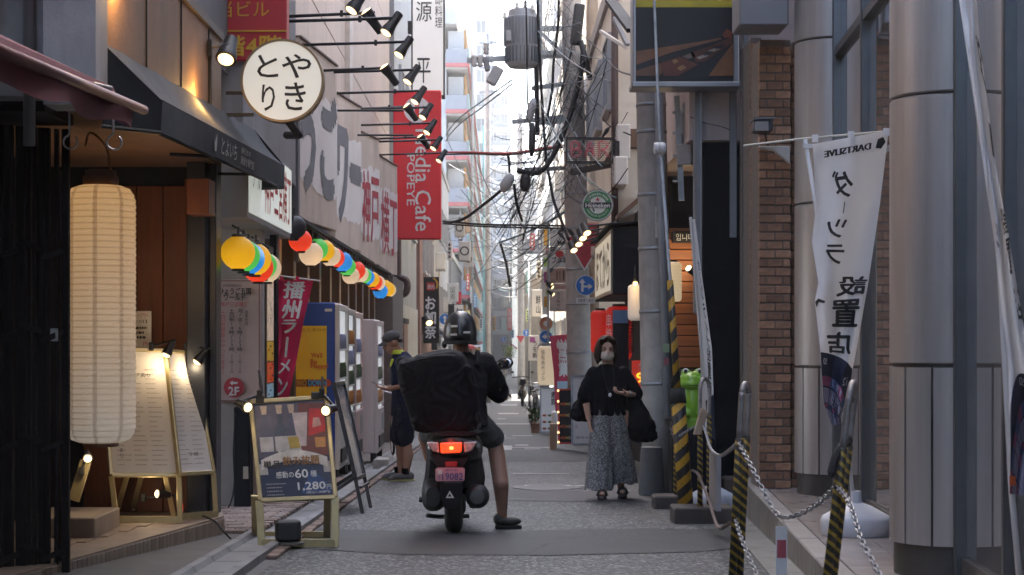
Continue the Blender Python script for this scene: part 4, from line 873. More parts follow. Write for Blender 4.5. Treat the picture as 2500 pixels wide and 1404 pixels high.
# red building-directory sign
rd = T('floor_sign', 'red projecting sign with yellow lettering above the round sign', 'sign', W(604, 150, 14.5))
MB().box(XP(508, 14.5), XP(700, 14.5), 14.5, 14.68, ZP(148, 14.5), ZP(-90, 14.5)).build('panel', M('sign_red', (.45, .012, .025), .45, 0, .08, 2), rd, bevel=.01)
my = M('yellow_ink', (.62, .36, .03), .6)
text('当ビル', W(595, 22, 14.495), UX, UZ, .43, .14, my, rd); text('8階4階', W(600, 112, 14.495), UX, UZ, .60, .17, my, rd, bold=.03)
MB().box(XP(508, 14.5), XP(700, 14.5), 14.488, 14.496, ZP(78, 14.5), ZP(74, 14.5)).build('trim', my, rd)
# lit sign box over the coloured lanterns
bx = T('sign_box', 'white illuminated box sign with red characters above the first coloured lanterns', 'sign', (-2.1, 14.6, 2.0))
MB().box(-2.36, -1.953, 13.3, 16.0, 2.0, 2.66).build('housing', M('sign_housing', (.3, .29, .3), .6, 0, .1, 2, grime=.35), bx, bevel=.01)
MB().box(-1.952, -1.94, 13.33, 15.97, 2.05, 2.63).build('lit_face', M('sign_face', (.62, .66, .62), .4, 0, .06, 1.5, emis=((.95, 1, .93), .05)), bx)
text('ワールド', (-1.94, 13.72, 2.36), UYL, UZ, .55, .22, ink, bx); text('神戸三宮横丁', (-1.94, 15.0, 2.34), UYL, UZ, 1.75, .46, redink, bx, bold=.01)
# coloured lanterns
LC = {'yellow': (1, .5, .012), 'green': (.1, .62, .1), 'blue': (.03, .3, .85), 'red': (1, .06, .02), 'white': (.85, .62, .4)}
LM = {k: lantern_mat('paper_' + k, c, .11, .04, -.01, .24, (1, 1, 1), tuple(q * .5 for q in c)) for k, c in LC.items()}
LM['dark'] = M('dark_paper', (.03, .03, .04), .6)
lm_src = {}
def maru(col, x, y, z, lab, group=None, r=.122):
    if col not in lm_src:
        t = T('round_lantern', lab, 'lantern', (0, 0, 0), group)
        prof = [(r * (math.cos(a) if abs(math.sin(a)) < .9 else .42) * (1 + .02 * (i % 2)), r * .98 + r * .98 * math.sin(a)) for i, a in enumerate([R(-72 + 144 * k / 28) for k in range(29)])]
        MB().lathe(prof, 24, cap=True).build('paper_shade', LM[col], t, True)
        for z0, z1 in ((r * 1.9, r * 2.06), (-r * .1, .005)): MB().lathe([(r * .36, z0), (r * .4, (z0 + z1) / 2), (r * .36, z1)], 16).build('cap_ring', blackp, t, 40)
        MB().tube([(0, 0, r * 2), (0, 0, r * 2.5)], .012, 6).build('socket', blackp, t)
        lm_src[col] = t; t.location = (x, y, z); return t
    o = dup(lm_src[col], (x + random.uniform(-.015, .015), y, z + random.uniform(-.02, .01)), random.uniform(0, 6), label=lab, scale=random.uniform(.94, 1.05)); o.rotation_euler[0] = random.uniform(-.07, .07); o.rotation_euler[1] = random.uniform(-.07, .07); return o
rowA = ['yellow', 'green', 'blue', 'yellow', 'red', 'green', 'white']
onA = ['first yellow lantern, under the lit box sign', 'green lantern between the yellow and blue ones under the box sign', 'blue lantern behind the first green one under the box sign', 'yellow lantern behind the blue one under the box sign', 'red lantern under the far half of the box sign', 'green lantern beside the white one under the box sign', 'white lantern under the far end of the box sign']
for i, c in enumerate(rowA):
    y = 12.35 + i * .34; maru(c, -1.885 - .012 * i, y, 1.565 - .004 * i - (.03 if c == 'red' else 0), onA[i], 'coloured paper lanterns strung along the shop front')
rowB = ['dark', 'red', 'white', 'green', 'yellow', 'white', 'red', 'blue', 'green', 'white', 'red', 'white', 'green', 'blue', 'yellow', 'red', 'white', 'blue', 'yellow', 'yellow', 'white']
cnt = {}
for i, c in enumerate(rowB):
    y = 16.9 + i * .66; cnt[c] = cnt.get(c, 0) + 1
    low = c in ('blue', 'white') and i in (2, 9, 17)
    word = ['', 'first', 'second', 'third', 'fourth', 'fifth', 'sixth'][cnt[c]]
    maru(c, -2.03 + .005 * i, y, 1.98 - .008 * i - (.1 if low else 0) + (.07 if c == 'dark' else 0), ('unlit dark round lantern at the start of the row under the zigzag sign' if c == 'dark' else '%s %s lantern counted along the row under the zigzag sign' % (word, c)), 'coloured paper lanterns strung along the shop front')
MB().tube([(-1.9, 12.2, 1.87), (-1.96, 14.6, 1.84)], .008, 6).build('lantern_wire', wire, label='black wire carrying the lanterns under the box sign', cat='wire')
MB().tube([(-2.03, 16.7, 2.27), (-1.93, 30.4, 2.07)], .008, 6).build('lantern_wire', wire, label='long black wire carrying the lanterns under the zigzag sign', cat='wire')
for y in (13, 18, 21, 25): point_light('lantern_light', (-1.75, y, 1.75), .25, (1, .6, .25), .1)

# zigzag sign panels
zs = T('zigzag_sign', 'weathered pale zigzag fascia sign of four stepped panels above the lanterns', 'sign', (-2.1, 25, 2.3))
m_zp = M('sign_board', (.6, .5, .43), .8, 0, .1, 1.6, bump=.15, grime=.4, dark=(.2, .14, .11)); m_film = M('sign_film', (.74, .7, .69), .6, 0, .05, 2, grime=.1)
m_gi = M('grey_sign_ink', (.17, .17, .19), .7); m_ri = M('red_sign_ink', (.42, .06, .08), .7)
for (ya, xa, yb_, xb, zt, zb, body, ink_) in ((18.5, -2.16, 20.5, -1.95, 4.32, 2.36, 'うご', m_gi), (22.5, -2.155, 24.0, -1.945, 4.3, 2.3, 'ワー', m_gi), (26.5, -2.15, 27.6, -1.945, 4.27, 2.28, '神戸', m_ri), (30.5, -2.14, 32.4, -1.945, 4.33, 2.29, '横丁', m_ri)):
    A, B = V((xa, ya, 0)), V((xb, yb_, 0)); u = (B - A).normalized(); n = u.cross(UZ); L = (B - A).length; cc = (A + B) / 2 + UZ * (zt + zb) / 2; H = zt - zb
    pn = panel(MB(), cc, u, UZ, L, H, .09).build('sign_panel', m_zp, zs, bevel=.008)
    hi = [(-L / 2, H * .2), (-L / 2, -H * .26)] + [(-L / 2 + L * i / 14, -H * (.26 + .05 * random.random() + .02)) for i in range(1, 14)] + [(L / 2, -H * .28), (L / 2, H * .26)] + [(L / 2 - L * i / 12, H * (.22 + .05 * random.random())) for i in range(1, 12)]
    MB().add([cc + u * x + UZ * y + n * .004 for x, y in hi], [tuple(range(len(hi)))]).build('film', m_film, pn)
    if ink_ is m_gi: text(body, cc - UZ * .02 * H, u, UZ, L * .92, H * (.58), ink_, pn, bold=.065, off=.008)
    else: text(body, cc - UZ * .06 * H, u, UZ, L * .9, H * .55, ink_, pn, bold=.015, off=.008)
    MB().beam(A + UZ * (zt + .01) + n * -.04, B + UZ * (zt + .01) + n * -.04, .12, .02).build('capping', M('rust_cap', (.13, .09, .08), .7), pn)
for i in range(26): MB().cbox((-2.08, 18.8 + i * .5, 2.24), (.06, .05, .1)).build('fixing', black, zs)
# row of bar spotlights over it
sp_src = {}
longs = [(955, 62), (985, 118), (1005, 185), (1022, 235), (1040, 274), (1050, 312), (1065, 352), (1078, 383)]
shorts = [(908, 48), (950, 180), (1002, 272), (1034, 344), (870, 5), (1012, 262)]
ords = ['first', 'second', 'third', 'fourth', 'fifth', 'sixth', 'seventh', 'eighth']
def bar_spot(px, py, c, down, lab):
    Y = c * F / (VX - px); z = ZP(py, Y); x = -c
    t = T('bar_spotlight', lab, 'spotlight', (x, Y, z), 'spotlights on bars over the zigzag sign')
    MB().tube([(-2.35, Y, z + (.03 if down else .02)), (x + .03, Y, z + .07)], .016, 8).build('bar', black, t, True)
    aim = V((-.5, -.35, -.8)) if down else V((-.55, -.3, .75)); m = aim.normalized().to_track_quat('Z', 'Y').to_matrix(); p = V((x, Y, z))
    MB().lathe([(.02, -.16), (.042, -.15), (.046, -.04), (.05, .0), (.062, .05), (.064, .1), (.055, .1)], 16, o=p, m=m).build('lamp_head', black, t, 40)
    MB().lathe([(.056, .085), (.056, .1), (.03, .112)], 16, o=p, m=m).build('lens', warm_lens, t, True)
    MB().cbox(V((x - .3, Y, z + .06)), (.03, .03, .06)).build('bracket', black, t)
for i, (x, y) in enumerate(longs): bar_spot(x, y, 1.05, True, '%s of the long bar spotlights aimed down at the zigzag sign' % ords[i])
for i, (x, y) in enumerate(shorts[:4]): bar_spot(x, y, 1.27, False, '%s of the short bar spotlights turned upward' % ords[i])
bar_spot(872, 6, 1.27, True, 'topmost bar spotlight at the upper picture edge')
for i, (x, y) in enumerate(((985, 270), (1010, 330))): MB().tube([(-2.35, 1.2 * F / (VX - x), ZP(y, 1.2 * F / (VX - x))), (-1.2, 1.2 * F / (VX - x), ZP(y, 1.2 * F / (VX - x)))], .014, 8).build('spare_bar', black, label='bare black bar without lamp between the bar spotlights', cat='bar', group='bare bars')
MB().box(-2.4, -2.3, 16.3, 16.42, 3.9, 6.0).build('bar_post', black, label='dark upright post at the start of the spotlight bars', cat='post')
# red cafe sign and the white restaurant sign behind it
mc = T('cafe_sign', 'tall red projecting sign with white sideways lettering beside the zigzag sign', 'sign', W(1018, 585, 33))
X0, X1, Z0, Z1 = XP(960, 33), XP(1077, 33), ZP(584, 33), ZP(220, 33); xm = (X0 + X1) / 2
MB().box(X0, X1, 33, 33.25, Z0, Z1).build('panel', M('cafe_red', (.72, .02, .03), .5, 0, .05, 1, grime=.08), mc, bevel=.02)
mwk = M('sign_white', (.7, .66, .64), .6)
rotn = -math.pi / 2
text('Media Cafe', W(1033, 440, 32.995), UX, UZ, 1.95, .3, mwk, mc, rot=rotn, bold=.01); text('POPEYE', W(1003, 440, 32.995), UX, UZ, .97, .15, mwk, mc, rot=rotn, bold=.01)
mb = MB(); ring(mb, W(1018, 268, 32.99), UX, UZ, .15, .25, 0, 36); mb.build('emblem_ring', mwk, mc)
mb = MB(); panel(mb, W(1008, 268, 32.985), UX, UZ, .07, .28, .003); panel(mb, W(1028, 268, 32.985), UX, UZ, .07, .28, .003); mb.build('emblem_bars', mwk, mc)
for dx in (X0 - .3, ): MB().box(dx, X0, 33.08, 33.14, Z1 - .4, Z1 - .33).build('arm', black, mc); MB().box(X0 - .3, X0, 33.08, 33.14, Z0 + .4, Z0 + .47).build('arm', black, mc)
ge = T('restaurant_sign', 'tall white lit sign with black brush characters above the red cafe sign', 'sign', W(1045, 238, 36))
MB().box(XP(1004, 36), XP(1086, 36), 36, 36.3, ZP(238, 36), ZP(-120, 36)).build('frame', M('dark_frame', (.03, .03, .03), .5), ge, bevel=.01)
MB().box(XP(1008, 36), XP(1082, 36), 35.98, 35.995, ZP(232, 36), ZP(-115, 36)).build('lit_face', M('white_acrylic', (.7, .69, .66), .4, 0, .05, 1.2, emis=((1, .97, .9), .03)), ge)
text('源', W(1035, 28, 35.975), UX, UZ, .33, .42, ink, ge); text('平', W(1034, 172, 35.975), UX, UZ, .3, .52, ink, ge); text('即料理', W(1071, 27, 35.975), UX, UZ, .16, .72, ink, ge, vertical=True)
MB().box(XP(995, 36), XP(1003, 36), 36.05, 36.2, ZP(80, 36), ZP(50, 36)).build('arm', black, ge); MB().box(XP(990, 36), XP(1003, 36), 36.05, 36.2, ZP(205, 36), ZP(185, 36)).build('arm', black, ge)

# opening hours board and the lit strip poster
oh = T('hours_board', 'pinkish opening hours board with vertical writing and a red floor disc', 'sign', W(583, 980, 14.55))
MB().box(XP(531, 14.55), XP(636, 14.55), 14.56, 14.61, ZP(982, 14.55), ZP(682, 14.55)).build('board', M('board_pink', (.5, .36, .32), .6, 0, .06, 2), oh, bevel=.004)
frame_(MB(), W(584, 832, 14.555), UX, UZ, .345, 1.02, .006, .003, .003).build('border', M('maroon', (.15, .03, .03), .6), oh)
tY = 14.552
def t2(body, px, py, w, h, mat, vert=False, bold=0): text(body, W(px, py, tY), UX, UZ, w * tY / F, h * tY / F, mat, oh, vert, bold, off=.006)
t2('兵庫発感動創出', 567, 697, 44, 7, ink); t2('ひょうご五国', 574, 711, 78, 16, ink, bold=.03); t2('ワールド', 573, 726, 52, 15, ink, bold=.03); t2('神戸三宮横丁', 572, 743, 68, 12, redink)
t2('営業時間', 602, 776, 8, 38, ink, True); t2('月～金16時～23時', 586, 806, 13, 104, ink, True, .02); t2('土日祝14時～23時', 566, 806, 13, 104, ink, True, .02); t2('22時30分', 586, 888, 9, 48, ink, True); t2('22時30分', 566, 888, 9, 48, ink, True); t2('土日祝昼飲みやってます！', 545, 838, 11, 160, redink, True)
MB().add([W(571, 946, tY) + V((.085 * math.cos(a), -.004, .085 * math.sin(a))) for a in [2 * math.pi * i / 32 for i in range(32)]], [tuple(range(32))]).build('floor_disc', M('disc_red', (.45, .05, .06), .5), oh)
text('2F', W(571, 955, tY - .006), UX, UZ, .09, .07, mwk, oh, bold=.05)
MB().add([W(571, 935, tY - .009) + V((x, 0, z)) for x, z in ((-.035, 0), (-.01, .022), (-.01, .009), (.032, .009), (.032, -.009), (-.01, -.009), (-.01, -.022))], [tuple(range(7))]).build('arrow', mwk, oh)
sp = T('strip_poster', 'narrow lit poster of dishes on the post next to the opening hours board', 'poster', W(650, 970, 15))
XS = -2.02
MB().box(XS - .05, XS, 14.85, 15.3, ZP(975, 15), ZP(600, 15)).build('backing', m_brown, sp)
for (z0, z1, col) in ((700, 620, (.6, .42, .3)), (832, 700, (.62, .48, .36)), (882, 834, (.5, .3, .03)), (934, 885, (.55, .08, .02)), (970, 937, (.2, .35, .45))):
    MB().box(XS, XS + .006, 14.88, 15.27, ZP(z0, 15), ZP(z1, 15)).build('picture', M('pic_%d' % z0, col, .4, 0, .5, 16, emis=(col, .05)), sp)
rg = random.Random(3)
for i in range(14): MB().box(XS + .007, XS + .009, 14.9 + .12 * (i % 3), 14.99 + .12 * (i % 3), ZP(965 - 9 * i, 15), ZP(960 - 9 * i, 15)).build('dish', M('dish_%d' % (i % 4), [(.3, .05, .03), (.05, .05, .15), (.5, .4, .1), (.1, .05, .04)][i % 4], .5), sp)
text('ワールド', (XS + .004, 15.07, ZP(735, 15)), UYL, UZ, .12, .4, ink, sp, vertical=True)
MB().box(-2.06, -2.0, 15.35, 15.5, -.6, 2.0).build('signboard_post', m_dark, label='dark post beside the strip poster', cat='post')

# nobori banner helper: cloth between two edge curves given in pixels
def lerp_curve(pts, t):
    for (t0, p), (t1, q) in zip(pts, pts[1:]):
        if t <= t1: k = (t - t0) / (t1 - t0); k = k * k * (3 - 2 * k) * .5 + k * .5; return (p[0] + (q[0] - p[0]) * k, p[1] + (q[1] - p[1]) * k)
    return pts[-1][1]
def cloth_fn(le, re, depth):
    def fn(u, v):   # v 0 top..1 bottom
        a, b = lerp_curve(le, v), lerp_curve(re, v); Y = depth(u, v); return W(a[0] + (b[0] - a[0]) * u, a[1] + (b[1] - a[1]) * u, Y)
    return fn
m_pb = M('pink_banner', (.62, .015, .09), .8, 0, .08, 4, bump=.1, bscale=300)
nb1 = T('nobori_banner', 'crimson ramen banner on a thin pole leaning in front of the blue vending machine', 'banner', (-1.95, 15.6, G(15.6)))
le = [(0, (680, 682)), (.4, (672, 790)), (.75, (668, 900)), (1, (668, 972))]; re = [(0, (765, 686)), (.35, (742, 780)), (.7, (724, 880)), (1, (705, 972))]
fn = cloth_fn(le, re, lambda u, v: 15.5 + .05 * math.sin(u * 5 + v * 4) + .02 * math.sin(v * 13))
MB().grid(fn, 12, 30).build('cloth', m_pb, nb1, True)
text('播州ラーメン', None, None, None, .72, 6.0, white, nb1, vertical=True, bold=.035, warp=lambda x, y: fn(.5 + x * .9, .5 - y / 6.2) + V((0, -.008, 0)))
MB().tube([W(672, 672, 15.5), (XP(676, 15.6), 15.6, G(15.6))], .011, 8).build('pole', M('banner_pole', (.5, .5, .5), .4), nb1); MB().tube([W(668, 672, 15.5), W(782, 686, 15.52)], .007, 8).build('cross_rod', M('banner_pole', (.5, .5, .5)), nb1)
for px in (688, 726): MB().cbox(W(px, 680, 15.5), (.03, .012, .04)).build('loop', m_pb, nb1)
# vending machines
def vending(name, lab, x1, y0, w, z0, h, d, bodym, frontm, rows_=3, accent=None):
    t = T(name, lab, 'vending machine', (x1 - d / 2, y0 + w / 2, z0)); g = .09
    MB().box(x1 - d, x1 - .05, y0, y0 + w, z0 + g, z0 + h).build('cabinet', bodym, t, bevel=.012)
    dr = MB(); frame_(dr, (x1 - .0, y0 + w / 2, z0 + g + (h - g) * .64), UYL, UZ, w - .01, (h - g) * .7, .07, .05); dr.build('door_frame', frontm, t, bevel=.008)
    MB().box(x1 - .049, x1 - .03, y0 + .07, y0 + w - .07, z0 + h * .36, z0 + h - .08).build('display_back', M('display_back', (.55, .57, .6), .4, 0, .1, 3, emis=((.9, .95, 1), .06)), t)
    MB().box(x1 - .05, x1, y0 + .005, y0 + w - .005, z0 + g, z0 + h * .335).build('lower_door', frontm, t, bevel=.008)
    k = int((w - .16) / .075); cans = []
    for r_ in range(rows_):
        zz = z0 + h * .40 + r_ * (h * .5 / rows_); MB().box(x1 - .029, x1 - .005, y0 + .07, y0 + w - .07, zz - .02, zz).build('shelf', offwhite, t)
        for i in range(k):
            if (i + r_) % 1 == 0:
                MB().lathe([(.018, zz + .002), (.024, zz + .01), (.024, zz + .12), (.014, zz + .15), (.014, zz + .17)], 8, o=(x1 - .0275 + .004, y0 + .115 + i * .075, 0), sx=.8).build('bottle', M('bottle_%d' % ((i * 3 + r_) % 6), [(.4, .02, .02), (.03, .15, .05), (.05, .1, .4), (.45, .3, .03), (.05, .03, .02), (.45, .45, .48)][(i * 3 + r_) % 6], .3), t, True)
    MB().box(x1 + .001, x1 + .012, y0 + w * .62, y0 + w - .12, z0 + h * .2, z0 + h * .32).build('coin_panel', M('coin_panel', (.3, .31, .33), .4, .4), t); MB().box(x1 + .001, x1 + .02, y0 + .12, y0 + w - .3, z0 + .16, z0 + .32).build('pickup_flap', blackp, t, bevel=.005)
    for (a, b) in ((y0 + .03, y0 + .12), (y0 + w - .12, y0 + w - .03)): MB().box(x1 - .1, x1 - .02, a, b, z0 - .02, z0 + g - .003).build('foot', black, t)
    if accent: MB().box(x1 - d * .45, x1 - d * .36, y0 - .003, y0 + .002, z0 + .3, z0 + h - .05).build('side_stripe', accent, t)
    return t
m_vb = M('vending_blue', (.012, .06, .3), .4, 0, .06, 2); m_vw = M('vending_white', (.58, .52, .52), .45, 0, .05, 2, grime=.15); m_vr = M('vending_pink', (.5, .36, .35), .4, 0, .08, 2)
v1 = vending('vending_machine', 'blue vending machine with a yellow advertising panel on its side', -1.79, 19.1, 1.1, -.47, 1.95, .75, m_vb, offwhite)
MB().box(-2.42, -1.93, 19.09, 19.099, -.02, 1.22).build('advert_panel', M('advert_yellow', (.75, .5, .015), .5, 0, .04, 2), v1); YV = 19.088
def tv(body, px, py, w, h, m_, bold=.03, **k): text(body, W(px, py, YV), UX, UZ, w * YV / F, h * YV / F, m_, v1, bold=bold, off=.004, **k)
m_or2 = M('orange_ink', (.55, .1, .02), .6); m_bi = M('blue_ink', (.02, .08, .4), .6)
tv('としあわせ', 768, 805, 58, 8, M('brown_ink', (.3, .12, .03), .6), 0); tv("We'll", 773, 867, 27, 12, m_or2); tv('Be', 766, 883, 16, 12, m_or2); tv('Happy!', 780, 895, 42, 14, m_or2)
mb = MB()
for px in list(range(714, 756, 9)) + list(range(754, 800, 9)): mb.add([W(px, 935, YV - .003) + V((.042 * math.cos(a), 0, .042 * math.sin(a))) for a in [2 * math.pi * i / 16 for i in range(16)]], [tuple(range(16))])
mb.build('logo_cloud', M('logo_red', (.5, .08, .02), .6), v1)['kind'] = 'stuff'
tv('TWO', 732, 935, 34, 14, my, .05, ); tv('DOWN', 775, 935, 44, 14, M('sky_ink', (.1, .4, .65), .6), .05)
for o_ in list(v1.children)[-2:]: o_.location.y -= .006
MB().box(-1.95, -1.87, 19.092, 19.099, 1.38, 1.41).build('label_plate', offwhite, v1)
v2 = vending('vending_machine', 'silver grey vending machine between the blue and the pink one', -1.79, 20.25, 1.0, -.5, 1.95, .75, m_greyw, M('vending_grey', (.3, .3, .3), .4, .2), 4)
v3 = vending('vending_machine', 'pinkish red fronted vending machine with an arched display frame', -1.79, 21.3, 1.1, -.52, 1.95, .75, m_vr, m_vr, 3)
v4 = vending('vending_machine', 'white vending machine with a red side stripe beside the man with the phone', -1.62, 22.7, 1.2, -.52, 1.86, .78, m_vw, m_vw, 3, M('stripe_red', (.4, .02, .04), .5))
MB().hexa([(-1.62, 21.9, G(22) + .02), (-1.45, 21.9, G(22) + .02), (-1.45, 22.4, G(22.4) + .02), (-1.62, 22.4, G(22.4) + .02), (-1.62, 21.9, G(22) + .14), (-1.45, 21.9, G(22) + .14), (-1.45, 22.4, G(22.4) + .14), (-1.62, 22.4, G(22.4) + .14)]).build('concrete_block', conc, bevel=.01, label='grey concrete block by the foot of the white vending machine', cat='block')
# far shop-side signs
ok = T('restaurant_sign', 'black upright grill restaurant sign with white brush characters and a red square', 'sign', W(1052, 838, 40))
MB().box(XP(1034, 40), XP(1072, 40), 40, 40.2, ZP(838, 40), ZP(676, 40)).build('panel', M('sign_black', (.015, .013, .013), .5), ok, bevel=.01)
MB().box(XP(1042, 40), XP(1062, 40), 39.98, 39.995, ZP(709, 40), ZP(690, 40)).build('red_square', M('sq_red', (.5, .03, .02), .5), ok); text('焼肉', W(1052, 700, 39.97), UX, UZ, .16, .11, white, ok)
mb = MB(); ring(mb, W(1051, 695, 39.99), UX, UZ, .14, .18, .002, 20, -.6, 1.2); mb.build('gold_arc', my, ok); text('お加奈', W(1051, 775, 39.995), UX, UZ, .26, 1.0, white, ok, vertical=True, bold=.04)
ol = clip_lamp('wall_spotlight', 'wide bright flood lamp below the black grill restaurant sign', W(1047, 786, 38.5), V((.25, -.6, -.5)), 2.8, 0, cat='spotlight'); MB().beam(W(1030, 775, 38.6), W(1046, 782, 38.55), .05, .05).build('arm', black, ol)
def plate_sign(name, lab, px0, px1, py0, py1, Y, mat, d=.12, fr=None):
    t = T(name, lab, 'sign', W((px0 + px1) / 2, py1, Y)); MB().box(XP(px0, Y), XP(px1, Y), Y, Y + d, ZP(py1, Y), ZP(py0, Y)).build('panel', mat, t, bevel=.01)
    if fr: frame_(MB(), W((px0 + px1) / 2, (py0 + py1) / 2, Y), UX, UZ, (px1 - px0) * Y / F + .02, (py1 - py0) * Y / F + .02, .03, .03, .012).build('frame', fr, t)
    return t
def tx(t, body, px, py, w, h, Y, m_, vertical=False, bold=0, **k): return text(body, W(px, py, Y), UX, UZ, w * Y / F, h * Y / F, m_, t, vertical, bold, **k)
m_sw = M('sign_plain_white', (.66, .66, .65), .5, 0, .05, 2)
s = plate_sign('shop_sign', 'small white sign with thin grey characters beyond the black grill sign', 1092, 1119, 691, 737, 48, m_sw); tx(s, '留美', 1105, 716, 14, 34, 48, M('grey_ink', (.2, .2, .2), .6), True)
s = plate_sign('shop_sign', 'black and white sign with a bold brush mark above the helmet', 1094, 1131, 742, 800, 50, M('sign_black', (.015, .013, .013))); MB().box(XP(1109, 50), XP(1131, 50), 49.98, 49.995, ZP(800, 50), ZP(744, 50)).build('white_half', m_sw, s); tx(s, '旬', 1120, 765, 16, 26, 49.9, ink, bold=.03)
def round_sign(lab, px, py, r, Y, col, mark_, pole=None):
    t = T('road_sign', lab, 'road sign', W(px, py + r, Y)); rr = r * Y / F; c = W(px, py, Y)
    MB().plate(disc_poly(rr, 32), UX, UZ, c, .02).build('plate', M('sign_rim_white', (.65, .66, .68), .4), t, 40)
    MB().add([c + V((p[0], -.004, p[1])) for p in disc_poly(rr * .93, 32)], [tuple(range(32))]).build('face', col, t)
    mb = MB(); mb.add([c + V((x * rr, -.008, y * rr)) for x, y in mark_], [tuple(range(len(mark_)))]); mb.build('arrow', m_sw, t)
    return t
m_rb = M('road_blue', (.01, .15, .55), .4, 0, .05, 2)
up_arrow = [(-.12, -.6), (.12, -.6), (.12, .15), (.36, .15), (0, .65), (-.36, .15), (-.12, .15)]
left_arrow = [(y, x) for x, y in [(-.14, -.6), (.14, -.6), (.14, .05), (.42, .05), (0, .65), (-.42, .05), (-.14, .05)]]; left_arrow = [(-a, b) for a, b in left_arrow]
round_sign('small blue round road sign with white arrow behind the rider helmet', 1086, 779, 14, 55, m_rb, up_arrow)
for (px, py, w, h, Y, c, lab) in ((1120, 727, 12, 30, 60, (.4, .02, .04), 'dark red hanging lantern sign on the grey building'), (1150, 720, 5, 40, 90, (.5, .5, .5), 'thin pale sign below the balcony building'), (1060, 835, 14, 40, 43, (.03, .03, .035), 'dark folded awning frame below the black grill sign')):
    plate_sign('shop_sign', lab, px - w / 2, px + w / 2, py - h / 2, py + h / 2, Y, M('sg_%d' % px, c, .5))
for i, (px, py, Y) in enumerate(((1135, 845, 62), (1150, 850, 80))): 
    t = T('shop_awning', 'small red awning over a far shop front %s' % ('under the dark red sign' if i == 0 else 'under the balcony building'), 'awning', W(px, py, Y)); a, b = XP(px - 14, Y), XP(px + 14, Y)
    MB().hexa([(a, Y, ZP(py, Y)), (b, Y, ZP(py, Y)), (b, Y + 3, ZP(py, Y)), (a, Y + 3, ZP(py, Y)), (a, Y, ZP(py - 12, Y)), (a + .1, Y, ZP(py - 12, Y)), (a + .1, Y + 3, ZP(py - 12, Y)), (a, Y + 3, ZP(py - 12, Y))]).build('canopy', M('far_red', (.4, .04, .05), .7), t)
for (px, py, Y, lab) in ((1120, 625, 52, 'outdoor unit on the reddish building wall'), (1110, 565, 62, 'outdoor unit high on the grey building wall'), (1132, 640, 66, 'outdoor unit near the drainpipes of the grey building')):
    t = T('air_conditioner', lab, 'air conditioner', W(px, py + 12, Y)); MB().box(XP(px, Y), XP(px, Y) + .35, Y, Y + .8, ZP(py + 12, Y), ZP(py + 12, Y) + .6).build('casing', m_greyw, t, bevel=.02); mb = MB(); ring(mb, (XP(px, Y) + .175, Y - .004, ZP(py + 12, Y) + .3), UX, UZ, .1, .14, .004, 20); mb.build('grille', black, t)
# ================================================================== COLUMN SIDE OBJECTS
def xr(px, Y): return XP(px, Y)
# utility poles
def pole(name, lab, p0, p1, r0, r1, bands=(), mat=conc):
    t = T(name, lab, 'utility pole', p0); p0, p1 = V(p0), V(p1)
    MB().tube([p0.lerp(p1, i / 8) for i in range(9)], [r0 + (r1 - r0) * i / 8 for i in range(9)], 20).build('shaft', mat, t, True)
    for k in bands: c = p0.lerp(p1, k); r = r0 + (r1 - r0) * k; MB().tube([c, c.lerp(p1, .035 / (p1 - c).length)], r + .006, 20).build('steel_band', galv, t, True)
    return t
g1 = G(17.2)
u1 = pole('utility_pole', 'leaning concrete utility pole with conduits next to the woman', (1.585, 17.2, g1), (1.40, 17.2, 8.5), .165, .125, (.12, .2, .27, .33, .40, .43, .465, .5, .54))
MB().tube([(1.66, 16.99, g1 + .75), (1.60, 16.99, 2.0), (1.56, 17.0, 3.6)], .045, 10).build('conduit', M('pale_conduit', (.27, .28, .3), .5, 0, .15, 4, grime=.25), u1, True)
MB().lathe([(.12, 0), (.13, .05), (.105, .48), (.09, .49)], 20, o=(1.47, 16.75, g1)).build('base_guard', M('dull_guard', (.13, .13, .135), .7, 0, .25, 4, grime=.3), u1, 40)
MB().box(1.53, 1.58, 17.0, 17.03, ZP(580, 17), ZP(505, 17)).build('number_plate', offwhite, u1); text('神戸', (1.555, 16.995, ZP(530, 17)), UX, UZ, .035, .12, ink, u1, vertical=True)
MB().box(1.60, 1.66, 16.93, 16.945, ZP(860, 17), ZP(840, 17)).build('sticker', M('sticker_green', (.3, .4, .25), .6), u1); MB().box(1.61, 1.655, 16.93, 16.945, ZP(890, 17), ZP(874, 17)).build('sticker', M('sticker_pink', (.3, .08, .1), .6), u1)
g2 = G(32)
u2 = pole('utility_pole', 'tall concrete utility pole carrying the big transformer and the stop sign', (1.5, 32, g2), (1.22, 32, 12), .235, .165, (.13, .2, .25, .28, .31, .36, .42, .48, .52, .6, .66, .72))
u3 = pole('utility_pole', 'far concrete utility pole by the parked motorcycle', (XP(1273, 75), 75, G(75)), (XP(1268, 75), 75, 11), .17, .13, (.3, .5, .6))
u4 = pole('utility_pole', 'brownish pole behind the white numbered transformer', (1.85, 34.5, -2), (1.83, 34.5, 9), .14, .12, (.5, .6), M('brown_pole', (.24, .19, .15), .8, 0, .2, 3))
u5 = pole('utility_pole', 'slim distant pole with crossarms between the balcony building and the transformer', (XP(1192, 68), 68, G(68)), (XP(1188, 68), 68, 13.2), .12, .09, (.7, .8))
